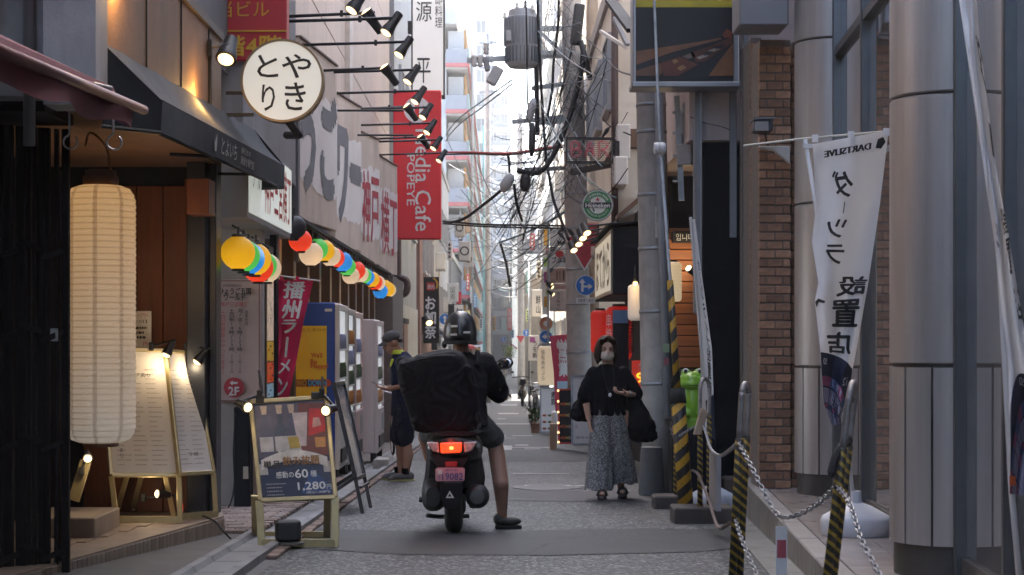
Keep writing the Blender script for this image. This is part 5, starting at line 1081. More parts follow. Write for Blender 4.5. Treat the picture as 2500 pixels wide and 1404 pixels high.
# transformers
tr = T('transformer', 'big grey finned pole transformer hanging against the white sky', 'transformer', W(1275, 165, 31.8))
cx, cy_ = XP(1275, 31.8), 31.8; z0, z1, z2 = ZP(165, 31.8), ZP(112, 31.8), ZP(44, 31.8)
MB().lathe([(.24, z0), (.29, z0 + .06), (.30, z1), (.30, z2), (.27, z2 + .02), (.25, ZP(26, 31.8)), (.2, ZP(22, 31.8))], 32, o=(cx, cy_, 0)).build('tank', M('tank_grey', (.3, .31, .33), .5, .2, .1, 3), tr, 40)
fb = MB().box(-.004, .004, -.045, .0, 0, z2 - z1 - .02).mesh('fin'); fb.materials.append(M('tank_grey', (.3, .31, .33)))
for i in range(34):
    a = 2 * math.pi * i / 34; o = bpy.data.objects.new('fin', fb); COL.objects.link(o); o.parent = tr; o.location = V((cx + .3 * math.cos(a), cy_ + .3 * math.sin(a), z1)) - ORG[tr.name]; o.rotation_euler = (0, 0, a + math.pi / 2)
fb2 = MB().box(-.008, .008, -.035, .0, 0, z1 - z0 - .12).mesh('lower_fin'); fb2.materials.append(M('tank_dark', (.12, .14, .16), .5))
for i in range(26):
    a = 2 * math.pi * i / 26; o = bpy.data.objects.new('lower_fin', fb2); COL.objects.link(o); o.parent = tr; o.location = V((cx + .29 * math.cos(a), cy_ + .29 * math.sin(a), z0 + .08)) - ORG[tr.name]; o.rotation_euler = (0, 0, a + math.pi / 2)
for px, py in ((1232, 38), (1262, 14), (1282, 10), (1300, 20)): MB().lathe([(.03, 0), (.04, .03), (.025, .05), (.04, .08), (.02, .12)], 10, o=(XP(px, 31.7), 31.6, ZP(py + 10, 31.7))).build('bushing', offwhite, tr, True)
MB().box(XP(1236, 31.4), XP(1248, 31.4), 31.44, 31.46, ZP(98, 31.4), ZP(72, 31.4)).build('data_plate', m_greyw, tr)
for py in (70, 130): MB().beam(W(1308, py, 31.9), W(1400, py, 32), .09, .09).build('bracket_arm', galv, tr)
MB().beam(W(1320, 80, 31.95), W(1372, 128, 31.95), .06, .06).build('brace', galv, tr); MB().beam(W(1318, 0, 31.9), W(1318, 160, 31.9), .09, .05, (0, 1, 0)).build('hanger', galv, tr)
t5 = T('transformer', 'white ribbed transformer with a green number 50 beside the cream house', 'transformer', W(1456, 265, 34)); c_ = W(1456, 265, 34)
MB().lathe([(.2, c_.z), (.24, c_.z + .06), (.245, ZP(195, 34)), (.2, ZP(185, 34))], 24, o=(c_.x, 34, 0)).build('tank', M('tank_white', (.6, .62, .64), .5, 0, .05, 3), t5, 40)
for i in range(14):
    a = -math.pi * (i + .5) / 14; MB().cbox((c_.x + .25 * math.cos(a), 34 + .25 * math.sin(a), (c_.z + ZP(195, 34)) / 2), (.05, .012, .45), rotz(a)).build('fin', M('tank_white', (.6, .62, .64)), t5) if abs(i - 6.5) > 2 else None
text('50', W(1456, 218, 33.72), UX, UZ, .14, .11, M('green_ink', (.15, .35, .2), .6), t5)
MB().lathe([(.03, 0), (.05, .03), (.03, .05), (.05, .08), (.02, .12)], 10, o=(c_.x, 33.9, ZP(186, 34))).build('bushing', offwhite, t5, True)
MB().beam(W(1480, 240, 34.1), W(1500, 240, 34.1), .25, .3).build('bracket', galv, t5)
# crossarms and pole hardware (parts of their poles)
for (x0, x1, py, Y, r) in ((1140, 1388, 140, 31.9, .06), (1298, 1400, 208, 31.9, .05), (1250, 1392, 290, 31.9, .05), (1318, 1480, 290, 31.9, .07), (1280, 1420, 415, 32.2, .05)):
    MB().beam(W(x0, py + (8 if Y < 32 else 0), Y), W(x1, py - 6, Y + .1), r * 1.4, r * 1.6).build('crossarm', galv, u2)
def insulator(parent, px, py, Y, s=1.0):
    p = W(px, py, Y); MB().lathe([(.03 * s, -.16 * s), (.06 * s, -.14 * s), (.035 * s, -.1 * s), (.065 * s, -.06 * s), (.035 * s, -.02 * s), (.06 * s, .02 * s), (.03 * s, .06 * s)], 12, o=p).build('insulator', M('porcelain', (.5, .48, .47), .3, 0, .05), parent, True)
for px, py in ((1187, 112), (1158, 142), (1172, 142), (1265, 132)): insulator(u2, px, py, 31.8)
MB().cbox(W(1208, 185, 31.8), (.2, .2, .34), Matrix.Rotation(.5, 3, 'Y')).build('switch_box', m_greyw, u2, bevel=.02); MB().cbox(W(1188, 158, 31.8), (.1, .1, .25), Matrix.Rotation(-.2, 3, 'Y')).build('cutout_switch', greyp, u2, bevel=.02)
MB().tube([W(1312, 330, 31.8), W(1308, 110, 31.8)], .045, 8).build('riser_pipe', black, u2)
for (px, py, w, h) in ((1410, 60, 50, 130),): MB().cbox(W(px, py, 31.2), (.2, .15, .75), Matrix.Rotation(.12, 3, 'Y')).build('splice_case', blackp, u2, bevel=.04, seg=2)
MB().tube([W(1418, 100, 31.1), W(1428, 140, 31.1), W(1442, 195, 31.1)], .05, 10).build('splice_tail', blackp, u2, True)
for k in range(5):
    for Y_, p_ in ((75, u3),): MB().beam(W(1240 + 3 * k, 400 + 62 * k, Y_), W(1305 - 2 * k, 396 + 62 * k, Y_), .09, .09).build('crossarm', galv, p_)
MB().cbox(W(1300, 600, 75), (.9, .4, .7)).build('transformer_box', greyp, u3, bevel=.06)
for k in range(3): MB().beam(W(1170, 105 + 60 * k, 68), W(1214, 103 + 60 * k, 68), .1, .1).build('crossarm', galv, u5)
# hanging cable splices
for (x0, y0, x1, y1, Y, r, lab) in ((1250, 425, 1226, 468, 30, .1, 'grey fat splice closure slung on the cable bundle'), (1285, 420, 1280, 468, 30, .09, 'black splice closure hanging straight down from the bundle'), (1300, 300, 1298, 382, 30, .06, 'frayed bundle end hanging below the crossarm'), (1303, 240, 1290, 300, 30.5, .07, 'tangled grey coil of wire under the transformer'), (1408, 585, 1385, 555, 29, .035, 'small dark wire joint by the stop sign lamps')):
    MB().tube([W(x0, y0, Y), W((x0 * 3 + x1) / 4, (y0 * 3 + y1) / 4, Y), W((x0 + x1 * 3) / 4, (y0 + y1 * 3) / 4, Y), W(x1, y1, Y)], [r * .5, r, r, r * .4], 10).build('splice_closure', blackp if 'grey' not in lab else m_greyw, None, True, label=lab, cat='cable splice')
# cables
CT = M('cable_teal', (.06, .13, .15), .55); CR = M('cable_red', (.45, .06, .06), .6); CG = M('cable_grey', (.13, .135, .145), .55)
def cable(lab, pts, r, mat=wire, group=None, n=6, name='overhead_cable'):
    return MB().tube(cr([W(*p) for p in pts], 8), r * .85, n).build(name, mat, None, True, label=lab, cat='cable', group=group)
cable('thick black cable bundle curving from the splice case down to the big knot of wires', [(1425, 110, 31.2), (1418, 180, 31), (1395, 270, 30.8), (1365, 350, 30.6), (1332, 408, 30.3), (1300, 424, 30), (1262, 415, 30)], .055, n=8)
cable('black drop cable falling from the knot to the small lamps at the stop sign', [(1338, 415, 30.2), (1352, 490, 29.8), (1375, 550, 29.3), (1388, 585, 29)], .032)
cable('heavy black cable descending from the knot toward the red cafe sign', [(1250, 432, 30), (1226, 462, 30.5), (1180, 500, 31.5), (1130, 535, 33), (1085, 545, 35)], .034)
cable('twin black line crossing the street beneath the knot', [(1082, 540, 35), (1180, 548, 34), (1290, 550, 33), (1400, 552, 32)], .026)
cable('second black line crossing just under the twin line', [(1082, 546, 35), (1180, 553, 34), (1290, 556, 33), (1400, 557, 32)], .022)
cable('red and black signal line strung across in front of the balcony building', [(1062, 372, 38), (1150, 372, 37), (1240, 374, 35), (1330, 362, 33), (1400, 352, 32)], .028, CR)
cable('black companion of the red signal line', [(1062, 378, 38), (1150, 376, 37), (1240, 378, 35), (1330, 366, 33), (1400, 356, 32)], .022)
cable('teal service line rising to the white appliance on the balcony building', [(1085, 330, 60), (1120, 290, 50), (1180, 245, 40), (1250, 195, 33)], .02, CT)
cable('teal second service line rising toward the transformer', [(1085, 345, 60), (1120, 305, 50), (1180, 260, 40), (1250, 205, 33)], .02, CT)
cable('black vertical cable hanging in front of the transformer', [(1284, 0, 31.3), (1286, 90, 31.3), (1288, 240, 31.2), (1296, 330, 31)], .018)
cable('long black cable on the pole side rising past the transformer', [(1364, 0, 31.6), (1362, 70, 31.6), (1352, 150, 31.5), (1348, 220, 31.4), (1335, 295, 31.3)], .03)
cable('thick black vertical pipe cable between the transformer and the pole', [(1312, 0, 31.6), (1318, 150, 31.5), (1326, 290, 31.4), (1334, 400, 31)], .032)
cable('dark drooping cable below the teal line far over the road', [(1222, 595, 50), (1235, 640, 50), (1242, 680, 50), (1246, 700, 50)], .045)
cable('black cable tail hanging off the knot over the balcony building', [(1255, 450, 30), (1262, 500, 30.2), (1275, 540, 30.4)], .03)
cable('black cable dropping at the head of the red line', [(1240, 376, 35), (1243, 400, 35), (1245, 430, 35)], .03)
cable('wide teal cable sloping over the far road', [(1220, 592, 50), (1280, 570, 46), (1340, 540, 40), (1400, 505, 34)], .035, CT)
rg = random.Random(11)
for i in range(85):   # thin service wires of the tangle
    k = i % 5
    if k == 0: a = (rg.uniform(1085, 1200), rg.uniform(380, 720), rg.uniform(40, 75)); b = (rg.uniform(1270, 1400), rg.uniform(250, 640), rg.uniform(30, 40))
    elif k == 1: a = (rg.uniform(1200, 1290), rg.uniform(300, 600), 30); b = (rg.uniform(1380, 1430), rg.uniform(60, 420), 31.5)
    elif k == 2: a = (rg.uniform(1085, 1150), rg.uniform(280, 640), 60); b = (rg.uniform(1260, 1290), rg.uniform(400, 680), 75)
    elif k == 3: a = (rg.uniform(1300, 1420), rg.uniform(60, 460), 31.3); b = (rg.uniform(1440, 1545), rg.uniform(120, 520), rg.uniform(20, 26))
    else: a = (rg.uniform(1200, 1270), rg.uniform(560, 720), 60); b = (rg.uniform(1330, 1420), rg.uniform(480, 640), 34)
    A, B = W(*a), W(*b); MB().tube(sag(A, B, rg.uniform(.05, .5), 10), rg.uniform(.0035, .0075) * (1 + A.y / 90), 5).build('service_wire', [wire, wire, CG, CT][i % 4], None, True, label='%s service wire %s' % (('black', 'black', 'grey', 'teal')[i % 4], ('running between the shop side and the tall pole', 'from the cable knot up to the tall pole', 'far down the road beside the balcony building', 'between the tall pole and the cream house', 'crossing low over the far road')[k]), cat='cable', group='thin service wires of the tangle')
for i in range(48):   # loose loops around the second pole and the knot
    cx_, cy2, Y_ = [(1410, 110, 31), (1400, 240, 31), (1290, 425, 29.9), (1380, 420, 31.3), (1270, 520, 31), (1290, 300, 30.4), (1365, 60, 31.2)][i % 7]
    pts = [W(cx_ + rg.uniform(-46, 46), cy2 + rg.uniform(-70, 80), Y_ + rg.uniform(-.2, .2)) for _ in range(5)]
    MB().tube(cr(pts, 6), .0042, 5).build('loose_wire', wire if i % 3 else CG, None, True, label='loose curling wire end around the second pole and the cable knot', cat='cable', group='loose wire ends')
for i in range(16):   # far wires
    y = 330 + i * 26 + rg.uniform(-8, 8); MB().tube(sag(W(1195, y + rg.uniform(-15, 15), 95), W(1300 + rg.uniform(0, 60), y - 20 + rg.uniform(-15, 15), 80), .5, 8), .022, 4).build('far_wire', CG, None, True, label='far overhead wire crossing the hazy street', cat='cable', group='far overhead wires')
cable('long line sagging from the billboard to the second pole', [(1545, 185, 15.6), (1500, 165, 20), (1450, 110, 27), (1400, 70, 32)], .01)
cable('thin wire from the cream house to the second pole', [(1540, 330, 23), (1480, 300, 26), (1430, 230, 30), (1400, 200, 32)], .011)
cable('thin black wire along the pinkish wall to its junction', [(1685, 285, 15.75), (1720, 300, 15.72), (1757, 308, 15.7), (1785, 318, 15.75)], .005)

# billboard
m_ba = M('billboard_alu', (.3, .31, .33), .4, .7, .1, 3)
bd = T('billboard', 'framed billboard with a dark keyboard photograph and a yellow top band', 'billboard', (1.67, 15.5, ZP(205, 15.5)))
YB = 15.45; x0, x1 = XP(1545, YB), XP(1803, YB); z0, z1 = ZP(200, YB), 6.4
MB().box(x0, x1, YB + .03, YB + .3, z0, z1).build('case', m_ba, bd)
MB().box(x0, XP(1552, YB), YB - .02, YB + .026, z0, z1).build('frame_side', m_ba, bd, bevel=.006); MB().box(XP(1791, YB), x1, YB - .02, YB + .026, z0, z1).build('frame_side', m_ba, bd, bevel=.006)
MB().box(x0 - .01, x1 + .02, YB - .03, YB + .32, z0 - .05, z0 + .0).build('frame_bottom', m_ba, bd, bevel=.008)
MB().box(XP(1552, YB), XP(1791, YB), YB + .005, YB + .028, z0 + .001, ZP(18, YB)).build('photo', M('photo_dark', (.007, .007, .011), .45, 0, .3, 2), bd)
MB().box(XP(1552, YB), XP(1791, YB), YB + .004, YB + .028, ZP(17.5, YB), z1).build('yellow_band', M('band_yellow', (.5, .4, .03), .45), bd)
def bsh(pts, col, k): MB().add([W(x, y, YB - .001 * k + .003) for x, y in pts], [tuple(range(len(pts)))]).build('photo_print', M('bp_' + '_'.join('%.3f' % c for c in col), col, .35, 0, .35, 5), bd)['kind'] = 'stuff'
bsh([(1553, 125), (1620, 115), (1700, 103), (1760, 92), (1762, 96), (1700, 112), (1640, 128), (1553, 158)], (.17, .07, .03), 1)
bsh([(1553, 160), (1640, 132), (1740, 105), (1745, 108), (1650, 142), (1553, 172)], (.01, .008, .01), 2); bsh([(1553, 172), (1640, 146), (1610, 185), (1553, 185)], (.15, .065, .035), 1)
bsh([(1612, 155), (1660, 138), (1705, 157), (1655, 185), (1620, 185)], (.12, .03, .018), 3); bsh([(1665, 138), (1690, 128), (1700, 138), (1680, 144)], (.16, .12, .09), 2); bsh([(1685, 130), (1788, 90), (1788, 105), (1720, 150), (1700, 152)], (.08, .025, .015), 2)
bsh([(1730, 185), (1755, 150), (1790, 105), (1790, 185)], (.2, .085, .035), 4); bsh([(1762, 85), (1775, 70), (1787, 78), (1786, 92), (1768, 92)], (.16, .04, .02), 4)
for i in range(4): bsh([(1700 + i * 14, 140 - i * 8), (1722 + i * 14, 132 - i * 8), (1730 + i * 14, 136 - i * 8), (1708 + i * 14, 145 - i * 8)], (.02, .015, .02) if i % 2 else (.3, .24, .2), 5)
bsh([(1640, 148), (1650, 144), (1656, 150), (1646, 156)], (.3, .16, .05), 6); bsh([(1653, 165), (1668, 158), (1676, 166), (1660, 174)], (.3, .16, .06), 6)
for x in (XP(1600, 15.6), XP(1760, 15.6)): MB().box(x, x + .06, YB + .3, 15.84, z0 + .3, z0 + .36).build('bracket', galv, bd)
MB().box(XP(1812, 15.6), XP(1824, 15.6), 15.5, 15.56, ZP(250, 15.6), 6.4).build('edge_post', m_ba, bd)
# guy wire with striped guard
m_gw = M('guard_stripes', (.5, .5, .5), .5)
def stripes_mat(name, ca, cb, freq, slope, rough=.5, wear=.4, axis=2, thr=.48):
    m = bpy.data.materials.new(name); m.use_nodes = True; t = m.node_tree; N = t.nodes; L = t.links; b = N['Principled BSDF']; b.inputs['Roughness'].default_value = rough
    tc = N.new('ShaderNodeTexCoord'); sp = N.new('ShaderNodeSeparateXYZ'); L.new(tc.outputs['Object'], sp.inputs[0])
    m1 = N.new('ShaderNodeMath'); m1.operation = 'MULTIPLY'; m1.inputs[1].default_value = slope; L.new(sp.outputs[0], m1.inputs[0])
    m2 = N.new('ShaderNodeMath'); m2.operation = 'ADD'; L.new(m1.outputs[0], m2.inputs[0]); L.new(sp.outputs[2], m2.inputs[1])
    m3 = N.new('ShaderNodeMath'); m3.operation = 'MULTIPLY'; m3.inputs[1].default_value = freq; L.new(m2.outputs[0], m3.inputs[0])
    nz = N.new('ShaderNodeTexNoise'); nz.inputs['Scale'].default_value = 40; nz.inputs['Detail'].default_value = 5; L.new(tc.outputs['Object'], nz.inputs[0])
    m35 = N.new('ShaderNodeMath'); m35.operation = 'MULTIPLY_ADD'; m35.inputs[1].default_value = .12; L.new(nz.outputs[0], m35.inputs[0]); L.new(m3.outputs[0], m35.inputs[2])
    fr = N.new('ShaderNodeMath'); fr.operation = 'FRACT'; L.new(m35.outputs[0], fr.inputs[0])
    lt = N.new('ShaderNodeMath'); lt.operation = 'LESS_THAN'; lt.inputs[1].default_value = thr; L.new(fr.outputs[0], lt.inputs[0])
    mx = N.new('ShaderNodeMixRGB'); mx.inputs[1].default_value = (*cb, 1); mx.inputs[2].default_value = (*ca, 1); L.new(lt.outputs[0], mx.inputs[0])
    w = N.new('ShaderNodeMapRange'); w.inputs[1].default_value = .55; w.inputs[2].default_value = .7; w.inputs[4].default_value = wear; L.new(nz.outputs[0], w.inputs[0])
    m4 = N.new('ShaderNodeMixRGB'); m4.inputs[2].default_value = (.06, .045, .03, 1); L.new(w.outputs[0], m4.inputs[0]); L.new(mx.outputs[0], m4.inputs[1]); L.new(m4.outputs[0], b.inputs['Base Color']); return m
m_guard = stripes_mat('guard_stripe', (.5, .28, .02), (.015, .015, .018), 6.5, -.9); m_tape = stripes_mat('tape_stripe', (.34, .23, .03), (.018, .016, .014), 21, .8, .6, .85, thr=.4); m_guard2 = stripes_mat('guard_stripe_thin', (.42, .24, .02), (.015, .015, .018), 5.5, -1.3)
YG = 13.6; pts = [W(1595, -60, 15.3), W(1608, 280, 14.6), W(1612, 350, 14.5)]
gw = T('guy_wire', 'steel guy wire with white insulator balls and a yellow and black striped lower guard', 'guy wire', (XP(1677, YG), YG, G(YG)))
MB().tube(pts, .012, 8).build('wire', galv, gw); 
for k in (0, 1): MB().lathe([(.012, -.07), (.03, -.06), (.034, -.02), (.03, .02), (.034, .03), (.03, .06), (.012, .07)] if 0 else [(.02, -.03), (.05, -.026), (.056, 0), (.05, .026), (.02, .03)], 16, o=W(1605 + k * 12, 363, 14.45), m=Matrix.Rotation(math.pi / 2, 3, 'Y')).build('insulator', M('porcelain_white', (.62, .62, .64), .25), gw, True)
MB().tube([W(1614, 385, 14.4), W(1634, 660, 13.9), W(1637, 690, 13.85)], .014, 8).build('wire', galv, gw)
b0 = V((XP(1677, YG), YG, G(YG))); b1 = W(1656, 985, YG + .12); b2 = W(1636, 685, YG + .25)
MB().tube([b0, b1, b1.lerp(b2, .03)], [.062, .058, .03], 18).build('lower_guard', m_guard, gw, True)
MB().tube([b1.lerp(b2, .04), b2], [.03, .026], 12).build('upper_guard', m_guard2, gw, True); MB().tube([b1.lerp(b2, .0), b1.lerp(b2, .12)], [.066, .062], 14).build('rubber_collar', rubber, gw, True)
# striped chain posts
def chain_post(lab, x, y, h, yaw, lean=0, w=.2, r=.016, base=None):
    z = G(y) if base is None else base
    t = T('chain_post', lab, 'barrier post', (x, y, z), 'striped posts carrying the chain'); c, s_ = math.cos(yaw), math.sin(yaw)
    pts = [(-w / 2, 0), (-w / 2, h * .7)] + [(-w / 2, h - w * .75)] + [(-w / 2 * math.cos(a), h - w * .75 + w * .75 * math.sin(a)) for a in [R(q) for q in range(20, 180, 20)]] + [(w / 2, h - w * .75), (w / 2, h * .7), (w / 2, 0)]
    P3 = lambda q: V((x + q[0] * c + lean * q[1], y + q[0] * s_, z + q[1]))
    MB().tube(cr([P3(q) for q in pts[1:-1]], 3), r, 12).build('bent_tube', M('chrome_worn', (.27, .26, .26), .5, .6, .35, 9, bump=.15, grime=.8, dark=(.12, .06, .035)), t, True)
    for sgn in (-1, 1): MB().tube([P3((sgn * w / 2, 0)), P3((sgn * w / 2, h * .5)), P3((sgn * w / 2, h * .74))], r + .005, 12).build('striped_leg', m_tape, t, True)
    return P3
PA = chain_post('striped tubular chain post with worn chrome top standing nearest the white flag base', 1.42, 7.55, 1.07, R(68), .12, .13)
PB = chain_post('striped tubular chain post between the brick pier and the hanging white notice', 1.2, 8.8, 1.07, R(60), .05, .09)
PC = chain_post('striped tubular chain post set on the wooden block by the frog statue', 1.59, 13.4, 1.12, R(50), .0, .13)
m_blk2 = M('timber_block', (.075, .065, .06), .85, 0, .25, 6, bump=.3, grime=.3)
MB().box(XP(1643, 13.3), XP(1790, 13.3), 13.2, 13.55, G(13.3) - .01, G(13.3) + .13).build('barrier_block', m_blk2, bevel=.012, label='long dark base block under the third chain post', cat='block')
MB().box(XP(1593, 15), XP(1668, 15), 14.8, 15.1, G(15) - .01, G(15) + .12).build('barrier_block', m_blk2, bevel=.012, label='short dark base block beside the foot of the leaning utility pole', cat='block')
MB().tube([(XP(1650, 15), 15, G(15)), (XP(1650, 15), 15, G(15) + .75)], .022, 10).build('barrier_post', m_tape, None, True, label='slim striped post on the short base block', cat='barrier post')
# chains of separate links
def link_mesh(s):
    pts = []; a, b = .0145 * s, .0085 * s
    for i in range(14):
        t = 2 * math.pi * i / 14; pts.append((0, b * math.cos(t), (a if math.sin(t) > 0 else -a) * .45 + a * .75 * math.sin(t)))
    return MB().tube(pts + [pts[0]], .0034 * s, 6, cap=False).mesh('link')
LKM = {}
def chain(lab, pts, s, mat):
    path = cr(pts, 16); s *= .98; k = (round(s, 2), mat.name)
    if k not in LKM: LKM[k] = link_mesh(s); LKM[k].materials.append(mat); LKM[k].polygons.foreach_set('use_smooth', [True] * len(LKM[k].polygons))
    t = T('barrier_chain', lab, 'chain', pts[0], 'chains between the striped posts'); step = .034 * s * .8; d = 0; j = 0; acc = 0
    for a, b in zip(path, path[1:]):
        L = (b - a).length
        while acc <= L:
            p = a.lerp(b, acc / L); o = bpy.data.objects.new('link', LKM[k]); COL.objects.link(o); o.parent = t; o.location = p - ORG[t.name]
            q = (b - a).normalized().to_track_quat('Z', 'Y') @ Quaternion((0, 0, 1), (R(45) if j % 2 else R(-45))); o.rotation_mode = 'QUATERNION'; o.rotation_quaternion = q; acc += step; j += 1
        acc -= L
m_chain = M('chain_steel', (.3, .31, .33), .42, .9, .2, 30); m_chr = M('chain_rust', (.2, .16, .15), .5, .7, .3, 25)
a0 = PC((.05, .78)); bb_ = PB((0, .74)); aa_ = PA((-.06, .6))
chain('upper steel chain sagging between the block post and the middle post', [W(1662, 1062, 13.5), W(1690, 1045, 13.45), W(1716, 1040, 13.3), W(1735, 1095, 12.3), W(1757, 1112, 11), W(1780, 1100, 9.8), W(1803, 1080, 8.8)], 1.05, m_chain)
chain('upper steel chain in a deep sag from the middle post to the tallest looking post', [W(1803, 1080, 8.75), W(1835, 1140, 8.5), W(1880, 1230, 8.3), W(1910, 1262, 8.2), W(1960, 1252, 8.0), W(2010, 1218, 7.8), W(2042, 1185, 7.6)], 1.15, m_chain)
chain('steel chain running down out of view from the tallest looking post', [W(2042, 1185, 7.5), W(2075, 1230, 7.2), W(2100, 1310, 6.9), W(2135, 1380, 6.7), W(2165, 1440, 6.5)], 1.15, m_chain)
chain('lower rusty chain between the block post and the middle post', [W(1690, 1148, 13.4), W(1705, 1160, 13.1), W(1728, 1215, 12.2), W(1752, 1285, 10.8), W(1775, 1282, 9.8), W(1795, 1268, 8.9)], 1.0, m_chr)
chain('lower steel chain falling from the middle post to the kerb', [W(1795, 1268, 8.75), W(1812, 1320, 8.5), W(1835, 1375, 8.3), W(1858, 1425, 8.1)], 1.1, m_chain)
chain('rusty chain hanging beside the striped guard of the guy wire', [W(1640, 1010, 13.9), W(1640, 1050, 13.9), W(1650, 1075, 13.8), W(1664, 1062, 13.6)], 1.0, m_chr)
for (x, y, Y) in ((1798, 1082, 8.74), (2046, 1190, 7.5), (1795, 1270, 8.74)):
    pass
ns = T('hanging_notice', 'white notice with a red panel hung by wire from the sagging chain', 'notice', W(1907, 1404, 8.2)); YH = 8.2
MB().box(XP(1894, YH), XP(1922, YH), YH, YH + .006, ZP(1430, YH), ZP(1285, YH)).build('board', white, ns); MB().box(XP(1897, YH), XP(1919, YH), YH - .003, YH - .001, ZP(1362, YH), ZP(1318, YH)).build('red_panel', M('notice_red', (.4, .08, .1), .5), ns)
for px in (1897, 1918): MB().tube([W(px, 1285, YH), W(1907, 1255, YH)], .0015, 5).build('wire', steel, ns)
MB().box(XP(1744, 12), XP(1756, 12), 11.9, 12.3, ZP(1245, 12), ZP(1112, 12)).build('notice_board', m_greyw, label='grey notice seen edge on between the block post and the middle post', cat='notice')
MB().hexa([W(1693, 1062, 13.3), W(1712, 1062, 13.3), W(1730, 1005, 13.3), W(1712, 995, 13.3)] + [V((p.x, p.y + .06, p.z)) for p in (W(1693, 1062, 13.3), W(1712, 1062, 13.3), W(1730, 1005, 13.3), W(1712, 995, 13.3))]).build('wooden_paddle', M('pale_wood', (.4, .3, .22), .7, 0, .2, 9), bevel=.008, label='pale wooden wedge tucked into the loop of the block post', cat='wedge')
MB().tube(cr([W(2068, 1075, 7.55), W(2055, 1090, 7.5), W(2040, 1120, 7.48), W(2028, 1165, 7.46)], 5), [.028, .026, .022] + [.02] * 12 + [.01], 8).build('rag', M('black_rag', (.02, .02, .022), .9), label='black strip of cloth tied to the tallest looking post', cat='cloth')
# white flag bases, poles and flags
m_base = M('white_plastic', (.66, .67, .7), .45, 0, .05, 4, grime=.12)
def flag_base(lab, x, y, z, s=1.0):
    t = T('flag_base', lab, 'flag base', (x, y, z)); r = .21 * s
    MB().lathe([(r * .96, 0), (r, .02), (r, .09 * s), (r * .93, .115 * s), (r * .45, .17 * s), (r * .2, .19 * s), (r * .17, .2 * s)], 40, o=(x, y, z), sx=1, sy=.8).build('water_tank', m_base, t, 35); MB().lathe([(.035, .17 * s), (.032, .26 * s)], 16, o=(x, y, z)).build('socket', m_base, t, 40); return t
flag_base('white plastic flag base on the tiled platform by the column', XP(2090, 10.2), 10.2, ZP_ + .002, 1.0)
flag_base('white plastic flag base standing behind the third chain post', XP(1737, 15.2), 15.2, G(15.2) + .004, .95)
m_fl = M('flag_white', (.92, .92, .93), .8, 0, .04, 3, bump=.06, bscale=300); _n = m_fl.node_tree; _t = _n.nodes.new('ShaderNodeBsdfTranslucent'); _t.inputs[0].default_value = (.85, .86, .9, 1); _x = _n.nodes.new('ShaderNodeMixShader'); _x.inputs[0].default_value = .4; _n.links.new(_n.nodes['Principled BSDF'].outputs[0], _x.inputs[1]); _n.links.new(_t.outputs[0], _x.inputs[2]); _n.links.new(_x.outputs[0], _n.nodes['Material Output'].inputs[0])
m_navyf = M('flag_navy', (.02, .024, .05), .8); m_pkf = M('flag_pink', (.5, .14, .24), .8); m_blf = M('flag_blue', (.12, .17, .33), .8)
f1 = T('advert_flag', 'white darts flag seen from behind with mirrored writing, between the two columns', 'flag', (XP(2085, 10.2), 10.2, ZP_ + .2))
le = [(0, (1984, 352)), (.22, (1992, 500)), (.36, (1982, 590)), (.5, (1998, 690)), (.56, (1989, 735)), (.72, (2002, 850)), (.9, (2010, 985)), (1, (2030, 1038))]
re = [(0, (2170, 318)), (.25, (2148, 500)), (.5, (2120, 690)), (.75, (2088, 870)), (.92, (2062, 1000)), (1, (2050, 1035))]
fn1 = cloth_fn(le, re, lambda u, v: 10.1 + .16 * u + .05 * math.sin((u * 1.2 + v * .9) * 6.5) * (.3 + v) + .03 * math.sin(u * 9 - v * 16) * v)
MB().grid(fn1, 30, 70).build('cloth', m_fl, f1, True)
def fw(u, v, o=.009): return fn1(u, v) + V((0, -o, 0))
def ftext(body, u0, v0, wu, hv, mat, bold=0, vertical=False, rot=0): text(body, None, None, None, 1, 1, mat, f1, bold=bold, vertical=vertical, warp=lambda x, y: fw(u0 - x * wu, v0 - y * hv))
ftext('DARTSLIVE', .46, .055, .62, .022, ink, .015)
for ch, v, h, u_ in (('ダ', .155, .085, .40), ('ー', .245, .06, .44), ('ツ', .32, .06, .36), ('ラ', .405, .055, .36)): ftext(ch, u_, v, .3 if ch != 'ー' else .1, h, ink, .025, ch == 'ー')
MB().add([fw(u, v) for u, v in ((.86, .035), (.93, .03), (.97, .05), (.92, .07), (.84, .065))], [(0, 1, 2, 3, 4)]).build('emblem', ink, f1)
MB().add([fw(u, v) for u, v in ((.0, .565), (.06, .55), (.2, .565), (.18, .575), (.07, .568), (.02, .59))], [(0, 1, 2, 3, 4, 5)]).build('stroke', ink, f1)
for ch, v, u_, w_ in (('設', .51, .68, .55), ('置', .605, .62, .56), ('店', .7, .52, .62)): ftext(ch, u_, v, w_, .078, ink, .03)
